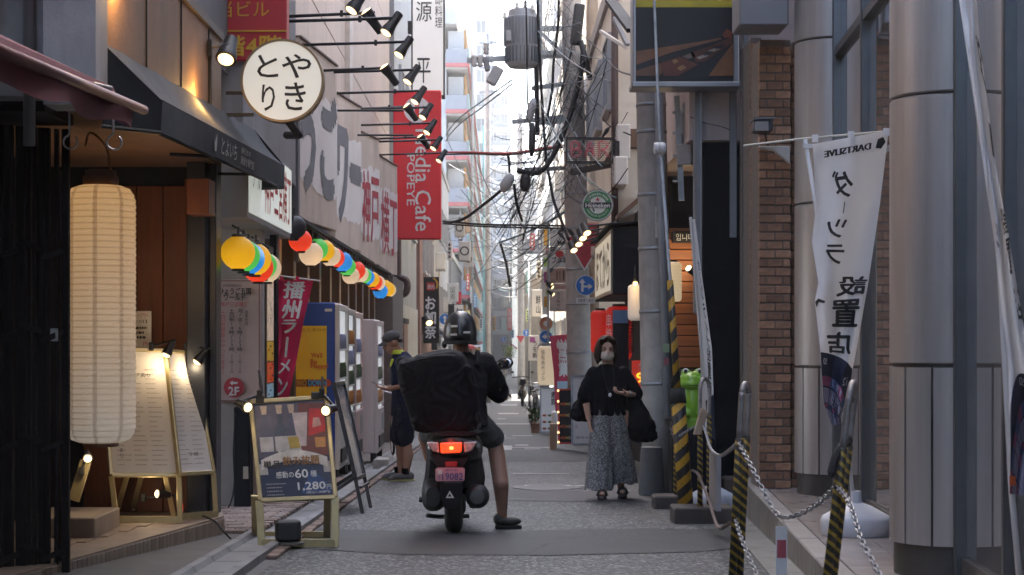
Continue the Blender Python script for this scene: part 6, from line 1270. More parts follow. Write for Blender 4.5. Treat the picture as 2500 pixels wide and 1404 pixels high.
def dart(fw, parent, vt, cu, cv, ru, rv):
    N = 16
    def q(r, a): return fw(min(1.0, max(0, cu + ru * r * math.cos(a))), min(1.0, max(vt, cv - rv * r * math.sin(a))))
    def rg_(r0, r1, mat, o, A0=0, A1=math.pi, n=24, sel=None):
        mb = MB()
        nr = max(1, int((r1 - r0) / .05))
        for i in range(n):
            if sel and not sel(i): continue
            a, b = A0 + (A1 - A0) * i / n, A0 + (A1 - A0) * (i + 1) / n; D = V((0, o, 0))
            for k in range(nr):
                s0, s1 = r0 + (r1 - r0) * k / nr, r0 + (r1 - r0) * (k + 1) / nr; mb.quad(q(s0, a) - D, q(s1, a) - D, q(s1, b) - D, q(s0, b) - D)
        if mb.f: mb.build('dartboard_print', mat, parent)['kind'] = 'stuff'
    rg_(.0, 1.0, m_navyf, .002); rg_(.0, .74, M('flag_lilac', (.5, .46, .56), .8), .004)
    rg_(.66, .76, m_blf, .006, sel=lambda i: (i // 2) % 2 == 0); rg_(.66, .76, m_pkf, .006, sel=lambda i: (i // 2) % 2 == 1); rg_(.36, .44, m_blf, .006, sel=lambda i: (i // 2) % 2 == 0); rg_(.36, .44, m_pkf, .006, sel=lambda i: (i // 2) % 2 == 1)
    for r in (.35, .44, .65, .76): rg_(r - .008, r + .008, m_navyf, .008)
    mb = MB()
    for i in range(1, 12):
        a = math.pi * i / 12
        for k in range(12): s0, s1 = .05 + .05 * k, .1 + .05 * k; mb.quad(*[q(r, a + d) - V((0, .009, 0)) for r, d in ((s0, -.014), (s1, -.014), (s1, .014), (s0, .014))])
    mb.build('dartboard_print', m_navyf, parent)['kind'] = 'stuff'
dart(fw, f1, .7, .0, 1.02, 1.6, .28)
for n_, u_, v_ in (('20', .14, .77), ('5', .48, .785), ('12', .8, .83)): ftext(n_, u_, v_, .14 if len(n_) > 1 else .09, .02, white, .02)
MB().tube([V((XP(2085, 10.2), 10.2, ZP_ + .2)), W(1998, 545, 10.25), W(1966, 340, 10.2)], .013, 10).build('pole', white, f1, True)
MB().tube([W(1815, 356, 10.25), W(1968, 338, 10.2), W(2172, 320, 10.3)], .0065, 8).build('cross_rod', M('rod_cream', (.6, .58, .5), .5), f1)
for px, py in ((1990, 338), (2078, 330), (2164, 322)): MB().cbox(W(px, py, 10.2), (.035, .01, .045)).build('loop', m_fl, f1)
MB().cbox(W(1975, 357, 10.2), (.07, .02, .025)).build('pole_clip', white, f1)
f2 = T('advert_flag', 'second white darts flag twisted edge on in front of the big column', 'flag', (XP(2488, 6.8), 6.8, ZP_))
le = [(0, (2340, -60)), (.1, (2354, 60)), (.3, (2392, 330)), (.5, (2428, 590)), (.7, (2450, 800)), (.75, (2462, 900)), (.9, (2466, 1080)), (1, (2464, 1205))]
re = [(0, (2380, -60)), (.1, (2392, 100)), (.3, (2430, 400)), (.5, (2462, 570)), (.7, (2500, 800)), (.75, (2520, 920)), (.9, (2530, 1080)), (1, (2525, 1212))]
fn2 = cloth_fn(le, re, lambda u, v: 6.75 + .1 * u + .04 * math.sin(u * 7 + v * 5) + .03 * math.sin(v * 20 + u * 4))
MB().grid(fn2, 14, 60).build('cloth', m_fl, f2, True)
fw2 = lambda u, v, o=.006: fn2(u, v) + V((0, -o, 0))
def f2t(body, u0, v0, wu, hv, bold=.03): text(body, None, None, None, 1, 1, ink, f2, bold=bold, warp=lambda x, y: fw2(max(.02, min(1, u0 - x * wu)), v0 - y * hv))
f2t('ダ', .85, .14, .3, .09); f2t('ー', .9, .26, .12, .06); f2t('ツ', .16, .49, .26, .075); f2t('設', .82, .46, .3, .07); f2t('置', .85, .55, .3, .07); f2t('店', .9, .64, .3, .07)
def fw2b(u, v, o=.006): return fn2(u, v) + V((0, -o, 0))
dart(fw2b, f2, .75, .6, 1.0, .8, .25)
text('20', None, None, None, 1, 1, white, f2, bold=.02, warp=lambda x, y: fw2b(.55 - x * .3, .775 - y * .02, .012))
MB().tube([(XP(2500, 6.8), 6.8, ZP_ + .0), W(2470, 1200, 6.8), W(2440, 620, 6.82), W(2338, -80, 6.8)], .013, 10).build('pole', white, f2, True)
MB().box(XP(2464, 6.7), XP(2478, 6.7), 6.69, 6.7, ZP(1185, 6.7), ZP(1162, 6.7)).build('care_label', m_or2, f2)
f3 = T('advert_flag', 'slim white flag seen edge on in front of the black wall', 'flag', (XP(1737, 15.2), 15.2, G(15.2) + .2))
le = [(0, (1684, 535)), (.5, (1706, 780)), (1, (1716, 1050))]; re = [(0, (1697, 535)), (.3, (1712, 660)), (.6, (1738, 850)), (1, (1746, 1075))]
fn3 = cloth_fn(le, re, lambda u, v: 15.0 + .35 * u + .03 * math.sin(v * 14)); MB().grid(fn3, 8, 40).build('cloth', m_fl, f3, True)
text('ダーツライブ設置店', None, None, None, .5, 1, ink, f3, vertical=True, bold=.02, warp=lambda x, y: fn3(.72 - x * .6, .52 - y * .6) + V((0, -.008, 0)))
MB().add([fn3(u, v) + V((0, -.01, 0)) for u, v in ((.3, .84), (1, .8), (1, 1), (.45, 1))], [(0, 1, 2, 3)]).build('dark_end', m_navyf, f3)
MB().tube([(XP(1737, 15.2), 15.2, G(15.2) + .2), W(1716, 900, 15.1), W(1686, 530, 15.0)], .014, 8).build('pole', white, f3)
# camera and bracket on the brick pier
cc_ = T('security_camera', 'dark boxy security camera on the brick pier', 'camera', W(1860, 325, 13.1)); MB().cbox(W(1860, 308, 13.1), (.14, .2, .1)).build('housing', M('cam_dark', (.03, .035, .045), .4), cc_, bevel=.012); MB().cbox(W(1861, 293, 13.1), (.16, .24, .012)).build('sun_shield', greyp, cc_); MB().cbox(W(1860, 308, 12.99), (.1, .01, .07)).build('window', GLASS('mirror_glass'), cc_); MB().tube([W(1868, 325, 13.15), W(1872, 350, 13.3), W(1890, 375, 13.35)], .006, 6).build('cable', wire, cc_)
wb = MB(); wb.plate([(0, 0), (.24, 0), (.24, -.14), (.2, -.1), (.12, -.04), (.0, -.012)], UX, UZ, W(1852, 356, 13.2), .05); wb.build('wall_bracket', offwhite, bevel=.006, label='white curved bracket on the brick pier below the security camera', cat='bracket')
# road sign seen from the side and its post
rp = T('sign_post', 'grey sign post with round and square sign backs beside the leaning pole', 'sign post', (XP(1655, 16.3), 16.3, ZP(490, 16.3))); MB().beam(W(1652, 235, 16.3), W(1664, 490, 16.3), .05, .05, (0, 1, 0)).build('post', galv, rp)
MB().lathe([(.2, -.008), (.2, .008)], 32, o=W(1672, 301, 16.25), m=Matrix.Rotation(R(100), 3, 'Z') @ Matrix.Rotation(math.pi / 2, 3, 'X') , sx=1, sy=.95).build('sign_back', M('sign_back', (.34, .34, .36), .5, .3), rp, 40); MB().cbox(W(1678, 378, 16.25), (.12, .16, .2), rotz(.9)).build('sign_back', M('sign_back', (.34, .34, .36)), rp, bevel=.01)
for py in (275, 325, 380, 442): MB().cbox(W(1655, py, 16.28), (.1, .03, .02)).build('clamp', galv, rp)
# frog statue
m_fr = M('frog_green', (.2, .42, .03), .3, 0, .08, 6, coat=.3); fx, fy, fz = XP(1690, 15.6), 15.6, ZP(1040, 15.6)
fr = T('frog_statue', 'shiny lime green frog statue sitting by the black wall behind the striped guard', 'statue', (fx, fy, fz - .0))
mb = MB().ell((fx, fy, fz + .2), (.11, .1, .22)).ell((fx - .005, fy - .02, fz + .41), (.125, .12, .085)).ell((fx - .015, fy - .07, fz + .385), (.115, .08, .05)).ell((fx + .06, fy - .01, fz + .485), (.045, .045, .04)).ell((fx - .06, fy - .01, fz + .485), (.045, .045, .04))
for s_ in (-1, 1): mb.limb([(fx + s_ * .1, fy - .02, fz + .28), (fx + s_ * .12, fy - .08, fz + .16), (fx + s_ * .05, fy - .13, fz + .12)], [.035, .03, .03]).limb([(fx + s_ * .09, fy, fz + .05), (fx + s_ * .12, fy - .12, fz + .06), (fx + s_ * .1, fy - .16, fz + .0)], [.06, .05, .04])
mb.box(fx - .11, fx + .11, fy - .1, fy + .1, fz - .02, fz + .06); organic(mb, 'body', m_fr, fr, .01, 5)
for s_ in (-1, 1): MB().ell((fx + s_ * .062, fy - .035, fz + .495), (.028, .022, .03)).build('eye', offwhite, fr, True); MB().ell((fx + s_ * .064, fy - .052, fz + .495), (.016, .01, .02)).build('pupil', blackp, fr, True)
MB().tube(cr([(fx - .11, fy - .08, fz + .385), (fx - .06, fy - .135, fz + .375), (fx + .0, fy - .152, fz + .373), (fx + .06, fy - .13, fz + .375), (fx + .105, fy - .08, fz + .388)], 4), .004, 6).build('mouth_line', M('frog_dark', (.03, .08, .01), .5), fr)
MB().box(fx - .2, fx + .2, fy - .16, fy + .2, G(15.6), fz - .022).build('statue_plinth', m_dark, bevel=.01, label='dark plinth box under the frog statue', cat='plinth')
MB().cbox((fx + .42, 15.6, G(15.6) + .12), (.3, .25, .25)).build('planter_box', m_brown, bevel=.02, label='dark brown box at the foot of the black wall', cat='box')
# wood-clad entrance lamp, hangul sign
hs = plate_sign('shop_sign', 'small black sign with white characters over the wooden siding', 1642, 1700, 564, 592, 18.55, M('sign_black', (.015, .013, .013))); tx(hs, '입니다', 1672, 579, 44, 17, 18.54, m_sw)
clip_lamp('wall_spotlight', 'small warm spotlight against the wooden siding', W(1683, 657, 18.3), V((-.5, -.4, .5)), 1.2, 1.2, cat='spotlight', clamp=W(1692, 662, 18.5))
m_cl = lantern_mat('paper_beige', (1, .78, .5), .06, .08, 0, .9, (1, .85, .6), (.55, .47, .36), ripple=28)
big_lantern('paper_lantern', 'cream lantern half hidden behind the leaning utility pole near the siding', (XP(1645, 17.9), 17.9), .082, ZP(737, 17.9), ZP(640, 17.9), m_cl, 14, blackp, caph=.02, n=24)
m_wl = lantern_mat('paper_white', (1, .88, .78), .03, .07, 0, .5, (1, .8, .55), (.6, .55, .5), ripple=40)
big_lantern('paper_lantern', 'white lantern under a bare bulb between the box sign and the leaning pole', (XP(1551, 19.6), 19.6), .085, ZP(783, 19.6), ZP(695, 19.6), m_wl, 12, blackp, caph=.02, n=24)
bu = T('bare_bulb', 'warm bare bulb over the white lantern', 'lamp', W(1551, 690, 19.5)); MB().ell(W(1551, 692, 19.45), .028).build('bulb', warm_bulb, bu, True); MB().lathe([(.03, .02), (.02, .06), (.012, .2)], 12, o=W(1551, 692, 19.45)).build('holder', black, bu, True); point_light('bulb_light', W(1551, 700, 19.3), .3, (1, .65, .3), .03, bu)
m_rl = lantern_mat('paper_red', (1, .045, .025), .045, .03, 0, .7, (1, .8, .8), (.3, .015, .01), ripple=22)
r1 = big_lantern('paper_lantern', 'red lantern hanging on the street side of the dark panel', (XP(1465, 23), 23), .125, ZP(862, 23), ZP(758, 23), m_rl, 16, blackp, caph=.03, n=28)
r2 = big_lantern('paper_lantern', 'bigger red lantern with black lettering partly behind the dark panel', (XP(1511, 22), 22), .165, ZP(880, 22), ZP(748, 22), m_rl, 20, blackp, caph=.03, n=28)
text('居酒屋', (XP(1540, 21.8), 21.86, ZP(815, 22)), V((.8, .6, 0)), UZ, .1, .5, ink, r2, vertical=True, bold=.03, off=.02); text('串焼', (XP(1488, 21.9), 21.86, ZP(800, 22)), V((.8, -.6, 0)), UZ, .09, .36, m_sw, r2, vertical=True, off=.02)
MB().box(XP(1496, 21.3), XP(1535, 21.3), 21.3, 21.36, G(21.3), ZP(757, 21.3)).build('upright_board', m_dark, label='narrow dark upright panel in front of the bigger red lantern', cat='panel'); MB().box(XP(1496, 21.28), XP(1533, 21.28), 21.27, 21.29, ZP(789, 21.3), ZP(757, 21.3)).build('blue_notice', M('blue_notice', (.14, .24, .42), .5), label='pale blue square notice at the top of the dark panel', cat='notice')
# dark box sign with cream face and lamps
bs = T('box_sign', 'black box sign with a cream lettered face over the red lanterns', 'sign', (1.6, 22.5, 1.6))
MB().hexa([(1.375, 21, 1.62), (1.95, 21, 1.62), (1.95, 24.9, 1.62), (1.375, 24.9, 1.62), (1.375, 21, 2.455), (1.95, 21, 2.455), (1.95, 24.9, 2.455), (1.375, 24.9, 2.455)]).build('housing', M('box_black', (.008, .009, .014), .6, 0, .15, 2, spec=.25), bs, bevel=.01)
MB().box(1.362, 1.374, 21.15, 24.75, 1.68, 2.38).build('lit_face', M('cream_face', (.6, .56, .48), .5, 0, .08, 2, emis=((1, .9, .7), .045)), bs); text('ほてから', (1.36, 22.95, 2.03), UYR, UZ, 3.0, .55, M('bronze_letter', (.22, .18, .14), .6), bs, bold=.03)
frame_(MB(), (1.361, 22.95, 2.03), UYR, UZ, 3.7, .78, .04, .02, .008).build('face_frame', M('pale_gold', (.4, .36, .27), .5), bs)
MB().hexa([(1.3, 20.9, 2.46), (1.95, 20.9, 2.5), (1.95, 25, 2.5), (1.3, 25, 2.46), (1.3, 20.9, 2.48), (1.95, 20.9, 2.52), (1.95, 25, 2.52), (1.3, 25, 2.48)]).build('roof_lip', m_dark, bs)
for i, (px, py, Y) in enumerate(((1430, 560, 22.0), (1420, 573, 22.8), (1410, 588, 23.6), (1398, 603, 24.4))):
    t = T('bar_spotlight', '%s small spotlight of the cluster lighting the cream box sign face' % ords[i], 'spotlight', W(px, py, Y), 'spotlights at the box sign'); p = W(px, py, Y)
    MB().tube([p + V((.02, 0, .04)), V((1.5, Y, 2.56))], .014, 7).build('bar', black, t); m = V((.35, -.3, -.75)).normalized().to_track_quat('Z', 'Y').to_matrix(); m = V((.2, -.5, -.6)).normalized().to_track_quat('Z', 'Y').to_matrix()
    MB().lathe([(.03, -.1), (.05, -.09), (.055, .03), (.058, .07), (.05, .07)], 14, o=p, m=m).build('lamp_head', black, t, 40); MB().lathe([(.05, .06), (.05, .072), (.02, .08)], 14, o=p, m=m).build('lens', warm_lens, t, True)
rsn = plate_sign('shop_sign', 'red sign with dark marks behind the lamp bars of the box sign', 1425, 1492, 545, 600, 29, M('sign_red2', (.45, .02, .03), .5)); tx(rsn, '酒', 1460, 560, 18, 20, 28.9, ink, bold=.03)
# stop sign, blue sign on the second pole
Yp = 31.6
st = T('stop_sign', 'red inverted triangle stop sign on the tall pole', 'road sign', W(1427, 660, Yp)); tri = lambda s_: [(-.39 * s_, .22 * s_ + .0), (0, -.45 * s_), (.39 * s_, .22 * s_)]
c_ = W(1427, 604, Yp); MB().plate([(-.39, .22), (0, -.44), (.39, .22)], UX, UZ, c_, .02).build('plate', m_sw, st); MB().add([c_ + V((x, -.004, z)) for x, z in ((-.345, .195), (0, -.385), (.345, .195))], [(0, 1, 2)]).build('face', M('stop_red', (.42, .02, .035), .45), st); text('止まれ', c_ + V((0, -.004, .1)), UX, UZ, .46, .15, m_sw, st, bold=.03)
bsn = round_sign('blue round road sign with straight and turn arrows on the tall pole', 1430, 697, 25, Yp, m_rb, [(-.45, -.62), (-.22, -.62), (-.22, -.2), (.25, -.2), (.25, -.4), (.68, -.1), (.25, .2), (.25, .0), (-.22, .0), (-.22, .25), (-.02, .25), (-.335, .68), (-.65, .25), (-.45, .25)])
MB().box(XP(1407, Yp), XP(1453, Yp), Yp - .01, Yp, ZP(741, Yp), ZP(727, Yp)).build('sub_plate', m_sw, bsn); text('自動車・原付', W(1430, 734, Yp - .01), UX, UZ, .29, .07, ink, bsn)
# green round beer sign
hk = T('round_sign', 'round green and white beer sign with a red star below the neon bar sign', 'sign', W(1459, 537, 23.6)); c_ = W(1459, 501, 23.6); m_hg = M('beer_green', (.02, .17, .05), .45, 0, .05, 2)
MB().plate(disc_poly(.215, 48), UX, UZ, c_, .14).build('disc', M('beer_white', (.55, .56, .52), .45), hk, 40); mb = MB(); ring(mb, c_, UX, UZ, .118, .192, .004, 48); mb.build('green_ring', m_hg, hk); mb = MB(); ring(mb, c_, UX, UZ, .207, .218, .006, 48); mb.build('rim', greyp, hk)
panel(MB(), c_ + V((0, -.012, 0)), UX, UZ, .385, .075, .006).build('name_band', ink, hk); text('Heineken', c_ + V((0, -.013, -.003)), UX, UZ, .33, .057, m_sw, hk, bold=.03)
star = [((.034 if i % 2 == 0 else .014) * math.sin(math.pi * i / 5), (.034 if i % 2 == 0 else .014) * math.cos(math.pi * i / 5)) for i in range(10)]; MB().add([c_ + V((x, -.008, z + .077)) for x, z in star], [tuple(range(10))]).build('star', redink, hk)
text('HEINEKEN BEER', c_ + V((0, -.003, .153)), UX, UZ, .35, .03, m_sw, hk, arc=.153); text('PREMIUM QUALITY', c_ + V((0, -.003, -.153)), UX, UZ, .37, .026, m_sw, hk, arc=-.153)
# neon bar sign in a wire frame
nbs = T('neon_sign', 'unlit neon bar sign in a black wire frame in front of the tall pole', 'sign', W(1442, 394, 23.8)); YN_ = 23.8
frame_(MB(), W(1440, 366, YN_), UX, UZ, XP(1498, YN_) - XP(1382, YN_), .35, .018, .2).build('wire_frame', black, nbs)
mb = MB()
for ch, px in (('B', 1405), ('A', 1438), ('R', 1472)):
    g = {'B': [(-.5, -1), (-.5, 1), (.3, .8), (.3, .2), (-.4, 0), (.45, -.2), (.4, -.8), (-.5, -1)], 'A': [(-.5, -1), (-.2, .5), (0, 1), (.2, .4), (.5, -1), (.3, -.2), (-.35, -.15)], 'R': [(-.5, -1), (-.5, 1), (.35, .8), (.3, .1), (-.4, 0), (.1, -.3), (.55, -1)]}[ch]
    for o_ in (0, .02): mb.tube(cr([W(px, 366, YN_ - .08) + V((x * .12 + o_, -o_, z * .1 + o_ * .5)) for x, z in g], 4), .006, 6)
mb.build('neon_tube', M('neon_red', (.5, .1, .13), .3), nbs, True)['kind'] = 'stuff'; MB().box(XP(1500, 23.8), XP(1512, 23.8), 23.75, 24.0, ZP(394, 23.8), ZP(345, 23.8)).build('mount_box', black, nbs)
mb = MB()
for k in range(10): mb.beam(W(1384, 344 + k * 5, YN_ + .1), W(1496, 346 + k * 5, YN_ + .1), .004, .004)
mb.build('wire_mesh', black, nbs)['kind'] = 'stuff'
MB().beam(W(1398, 420, 25.5), W(1512, 398, 24.5), .08, .08).build('ladder_duct', M('duct_black', (.02, .02, .022), .6), label='black slotted cable duct reaching out under the neon bar sign', cat='duct')
for (px, py, Y, w, h, lab) in ((1522, 390, 23.8, .3, .5, 'white outdoor unit stacked on the cream house wall'), (1516, 452, 23.6, .3, .4, 'lower white outdoor unit on the cream house wall')):
    t = T('air_conditioner', lab, 'air conditioner', W(px, py, Y)); p = W(px, py, Y); MB().box(p.x - .09, p.x + .1, Y, Y + .7, p.z, p.z + h).build('casing', offwhite, t, bevel=.02)
    for k in range(5): MB().box(p.x - .097, p.x - .091, Y + .1, Y + .6, p.z + .06 + k * .08, p.z + .1 + k * .08).build('louvre', m_greyw, t)
lt_ = T('street_light', 'slim white fluorescent street light by the billboard', 'street light', W(1500, 90, 24)); MB().beam(W(1466, 76, 24), W(1532, 118, 23.5), .05, .04).build('tube_housing', offwhite, lt_); MB().beam(W(1500, 45, 24), W(1532, 110, 23.5), .06, .05).build('arm', greyp, lt_)
MB().beam(W(1490, 0, 22), W(1545, 75, 20), .14, .05).build('roof_strut', m_dark, label='grey strut crossing above the street light', cat='strut')
sl2 = T('wall_light', 'small dark angled wall lamp above the neon bar sign', 'lamp', W(1476, 335, 25)); MB().tube([W(1488, 310, 25), W(1482, 318, 25), W(1470, 336, 25)], [.01, .035, .015], 10).build('shade', black, sl2, True); MB().tube([W(1488, 310, 25), W(1500, 308, 25)], .01, 6).build('arm', black, sl2)
# vertical stack of restaurant signs
Ys = 40; stx = T('sign_stack', 'vertical stack of white and pinkish restaurant signs on a frame beyond the tall pole', 'sign', W(1366, 765, Ys)); PX0, PX1 = 1342, 1389
for i, (a, b, mat) in enumerate(((556, 600, m_sw), (602, 652, m_sw), (654, 690, M('fork_sign', (.42, .27, .22), .5)), (692, 707, M('plate_pinkish', (.5, .38, .36), .5)), (708, 760, M('pale_pink_sign', (.56, .48, .46), .5)))):
    MB().box(XP(PX0, Ys), XP(PX1, Ys), Ys, Ys + .25, ZP(b, Ys), ZP(a, Ys)).build('sign_panel', mat, stx, bevel=.01)
def ts(body, px, py, w, h, m_=ink, vert=False, bold=0): tx(stx, body, px, py, w, h, Ys - .002, m_, vert, bold)
ts('S', 1373, 578, 24, 38, ink, bold=.05); ts('ド', 1355, 567, 7, 10); ts('ブタ専', 1367, 635, 40, 17, ink, bold=.02); ts('るぅちゃん', 1363, 736, 12, 46, ink, True); ts('Diners', 1370, 700, 24, 8, redink)
MB().add([W(1366, 620, Ys - .004) + V((x, 0, z)) for x, z in [(.1 * math.cos(2 * math.pi * i / 20), .08 * math.sin(2 * math.pi * i / 20)) for i in range(20)]], [tuple(range(20))]).build('red_disc', redink, stx)
for a in ((556, 567), (602, 614), (654, 668)): MB().add([W(1343, a[0], Ys - .004), W(1354, a[0], Ys - .004), W(1343, a[1], Ys - .004)], [(0, 1, 2)]).build('corner_mark', ink, stx)
for px, w in ((1360, 2.5), (1367, 1.6), (1376, 4)): MB().add([W(px - w / 2, 661, Ys - .004), W(px + w / 2, 661, Ys - .004), W(px + w / 3, 685, Ys - .004), W(px - w / 3, 685, Ys - .004)], [(0, 1, 2, 3)]).build('cutlery_mark', ink, stx)
MB().box(XP(1389, Ys), XP(1393, Ys), Ys + .05, Ys + .2, G(Ys), ZP(540, Ys)).build('post', galv, stx); MB().box(XP(1336, Ys), XP(1341, Ys), Ys + .05, Ys + .2, G(Ys), ZP(540, Ys)).build('post', galv, stx)
for k, py in enumerate((694, 700, 718)): clip_lamp('clip_lamp', ['white pinpoint lamp over the fork panel of the sign stack', 'second white lamp below the fork panel', 'lowest white lamp beside the pale pink panel'][k], W(1345 + k * 2, py, 39.4), V((.6, -.2, -.4)), 1.6, 0)
cs = plate_sign('shop_sign', 'tall narrow white sign with orange and purple blocks beside the sign stack', 1324, 1341, 556, 768, 43, m_sw)
for k, (a, b, col) in enumerate(((560, 600, (.6, .3, .03)), (606, 622, (.5, .1, .1)), (630, 650, (.25, .4, .05)), (662, 700, (.6, .25, .03)), (664, 690, (.3, .05, .2)), (706, 720, (.3, .3, .02)), (724, 750, (.5, .25, .04)))): MB().box(XP(1328 + (k % 2) * 5, 43), XP(1337 + (k % 2) * 2, 43), 42.98, 42.995 + .001 * k, ZP(b, 43), ZP(a, 43)).build('colour_block', M('cb_%d' % k, col, .5), cs)
# red business nobori
nb2 = T('nobori_banner', 'red and pink open-for-business banner with white characters beside the tall pole', 'banner', (XP(1395, 33), 33, G(33)))
le = [(0, (1342, 820)), (.5, (1352, 910)), (1, (1356, 1010))]; re = [(0, (1390, 816)), (.3, (1393, 880)), (.75, (1394, 945)), (1, (1382, 1000))]
fn4 = cloth_fn(le, re, lambda u, v: 33 + .04 * math.sin(u * 5 + v * 6)); MB().grid(fn4, 8, 20).build('cloth', M('nobori_red', (.5, .05, .1), .8, 0, .06, 4), nb2, True)
text('営業', None, None, None, .7, 1, m_sw, nb2, vertical=True, bold=.05, warp=lambda x, y: fn4(.6 + x * .9, .32 - y * .5) + V((0, -.01, 0)))
for (a, b, mat) in ((.63, .74, M('nobori_blue', (.35, .5, .62), .8)), (.74, .80, M('nobori_green', (.1, .35, .25), .8)), (.82, .92, M('nobori_teal', (.15, .42, .5), .8))): MB().add([fn4(.18, a) + V((0, -.008, 0)), fn4(1, a) + V((0, -.008, 0)), fn4(1, b) + V((0, -.008, 0)), fn4(.18, b) + V((0, -.008, 0))], [(0, 1, 2, 3)]).build('print_band', mat, nb2)
MB().tube([(XP(1397, 33), 33, G(33)), W(1395, 812, 33)], .012, 6).build('pole', white, nb2)
# lower signs on that side
def stand(name, lab, px0, px1, py0, py1, Y, mat, lean=.1, fm=None, cat='sandwich board'):
    t = T(name, lab, cat, ((XP(px0, Y) + XP(px1, Y)) / 2, Y, G(Y))); a, b = XP(px0, Y), XP(px1, Y); zt = ZP(py0, Y); zb = max(ZP(py1, Y), G(Y) + .01)
    pts = [V((a, Y, zb)), V((b, Y, zb)), V((b, Y + lean, zt)), V((a, Y + lean, zt))]
    MB().hexa(pts + [p + V((0, .03, 0)) for p in pts]).build('board', mat, t); MB().hexa([p + V((0, lean * 2 + .05 if i < 2 else .04, 0)) for i, p in enumerate(pts)] + [p + V((0, lean * 2 + .07 if i < 2 else .06, 0)) for i, p in enumerate(pts)]).build('back_board', mat, t)
    if fm:
        f = MB()
        for p, q in zip(pts, pts[1:] + pts[:1]): f.beam(p + V((0, -.004, 0)), q + V((0, -.004, 0)), .03, .03, (0, 1, 0))
        f.build('frame', fm, t)
    return t, lambda s_, q: pts[0].lerp(pts[1], s_).lerp(pts[3].lerp(pts[2], s_), q) + V((0, -.008, 0))
t, f_ = stand('sandwich_board', 'white sandwich board with a phone number behind the woman', 1397, 1450, 918, 1085, 27.5, m_sw, .12, galv); text('☎078-38', None, None, None, .24, .04, ink, t, warp=lambda x, y: f_(.45 + x / .42, .1 + y / 1.1)); text('串', None, None, None, .12, .2, ink, t, warp=lambda x, y: f_(.5 + x / .42, .75 + y / 1.1)); text('店', None, None, None, .05, .05, redink, t, warp=lambda x, y: f_(.2 + x / .42, .26 + y / 1.1))
t, f_ = stand('menu_stand', 'black menu stand in a red frame dotted with glowing bulbs', 1364, 1398, 952, 1082, 28.5, m_dark, .2, M('red_frame', (.4, .04, .03), .5), 'menu stand')
rg = random.Random(5)
for i in range(16): MB().add([f_(.2 + .6 * rg.random(), .08 + .84 * rg.random()) + V((.025 * math.cos(a), -.002 * i * .1, .02 * math.sin(a))) if 0 else f_(.22 + .19 * (i % 4), .1 + .21 * (i // 4)) + V(((.02 + .01 * (i % 3)) * math.cos(a), 0, (.02 + .012 * (i % 2)) * math.sin(a))) for a in [2 * math.pi * k / 10 for k in range(10)]], [tuple(range(10))]).build('dish_print', M('menu_dish_%d' % (i % 4), [(.4, .12, .02), (.3, .05, .02), (.4, .3, .05), (.25, .2, .15)][i % 4], .5), t)
for i, q in enumerate((.02, .2, .38, .58, .78, .98)): MB().ell(f_(-.02, q) + V((0, -.02, 0)), .018, n=8, k=6).build('bulb', warm_bulb, t, True)
t, f_ = stand('sandwich_board', 'white menu sign with brush writing and small food pictures', 1320, 1366, 948, 1055, 36, m_sw, .1, galv); text('寿司', None, None, None, .15, .3, ink, t, vertical=True, bold=.02, warp=lambda x, y: f_(.72 + x / .4, .76 + y / .9))
for i in range(9): MB().add([f_(.2 + .28 * (i % 3), .08 + .15 * (i // 3)) + V((.045 * math.cos(a), 0, .025 * math.sin(a))) for a in [2 * math.pi * k / 10 for k in range(10)]], [tuple(range(10))]).build('food_print', M('food_%d' % (i % 3), [(.3, .06, .03), (.1, .14, .05), (.25, .14, .05)][i % 3], .5), t)
MB().box(XP(1348, 29.5), XP(1362, 29.5), 29.5, 30, G(30), ZP(1005, 29.5)).build('white_crate', m_sw, bevel=.03, label='white plastic box next to the glowing menu stand', cat='box'); MB().box(XP(1343, 29), XP(1360, 29), 29, 29.3, G(29), ZP(1035, 29)).build('cardboard_box', M('cardboard', (.36, .24, .15), .85), bevel=.006, label='brown cardboard box at the foot of the glowing menu stand', cat='box')
ls = T('lantern_sign', 'lit cream barrel lantern sign with vertical writing below the business banner', 'lantern', W(1335, 940, 38)); c_ = W(1336, 940, 38); MB().lathe([(.17, 0), (.21, .06), (.22, .4), (.21, .8), (.17, .86)], 20, o=c_).build('shade', lantern_mat('paper_barrel', (1, .8, .55), .06, .04, 0, .86, (1, .9, .8), (.55, .5, .42)), ls, True); text('鉄板串天ぷら', c_ + V((-.09, -.2, .44)), V((.9, -.4, 0)), UZ, .1, .68, ink, ls, vertical=True, off=.02)
rw = T('warm_menu', 'red and yellow lit menu poster behind the tote bag', 'poster', (XP(1560, 21), 21, G(21))); MB().box(XP(1543, 21), XP(1578, 21), 21, 21.05, ZP(985, 21), ZP(880, 21)).build('board', M('menu_red_lit', (.5, .05, .03), .5, 0, .3, 6, emis=((1, .06, .03), .03)), rw); text('9', W(1563, 922, 20.99), UX, UZ, .09, .12, M('yellow_lit', (.6, .4, .02), .5, emis=((1, .6, .05), .18)), rw, bold=.05); text('楽しい', W(1562, 897, 20.99), UX, UZ, .05, .1, m_sw, rw, vertical=True); MB().box(XP(1548, 21), XP(1576, 21), 20.985, 20.995, ZP(980, 21), ZP(952, 21)).build('dish_picture', M('dish_lit', (.5, .2, .03), .5, 0, .6, 20, emis=((1, .45, .08), .1)), rw)
MB().beam((XP(1565, 20), 20, G(20)), (XP(1590, 20), 20.2, G(20) + .55), .02, .02, (0, 1, 0)).build('timber_strut', m_dark, label='dark slim strut leaning by the pole foot', cat='strut')
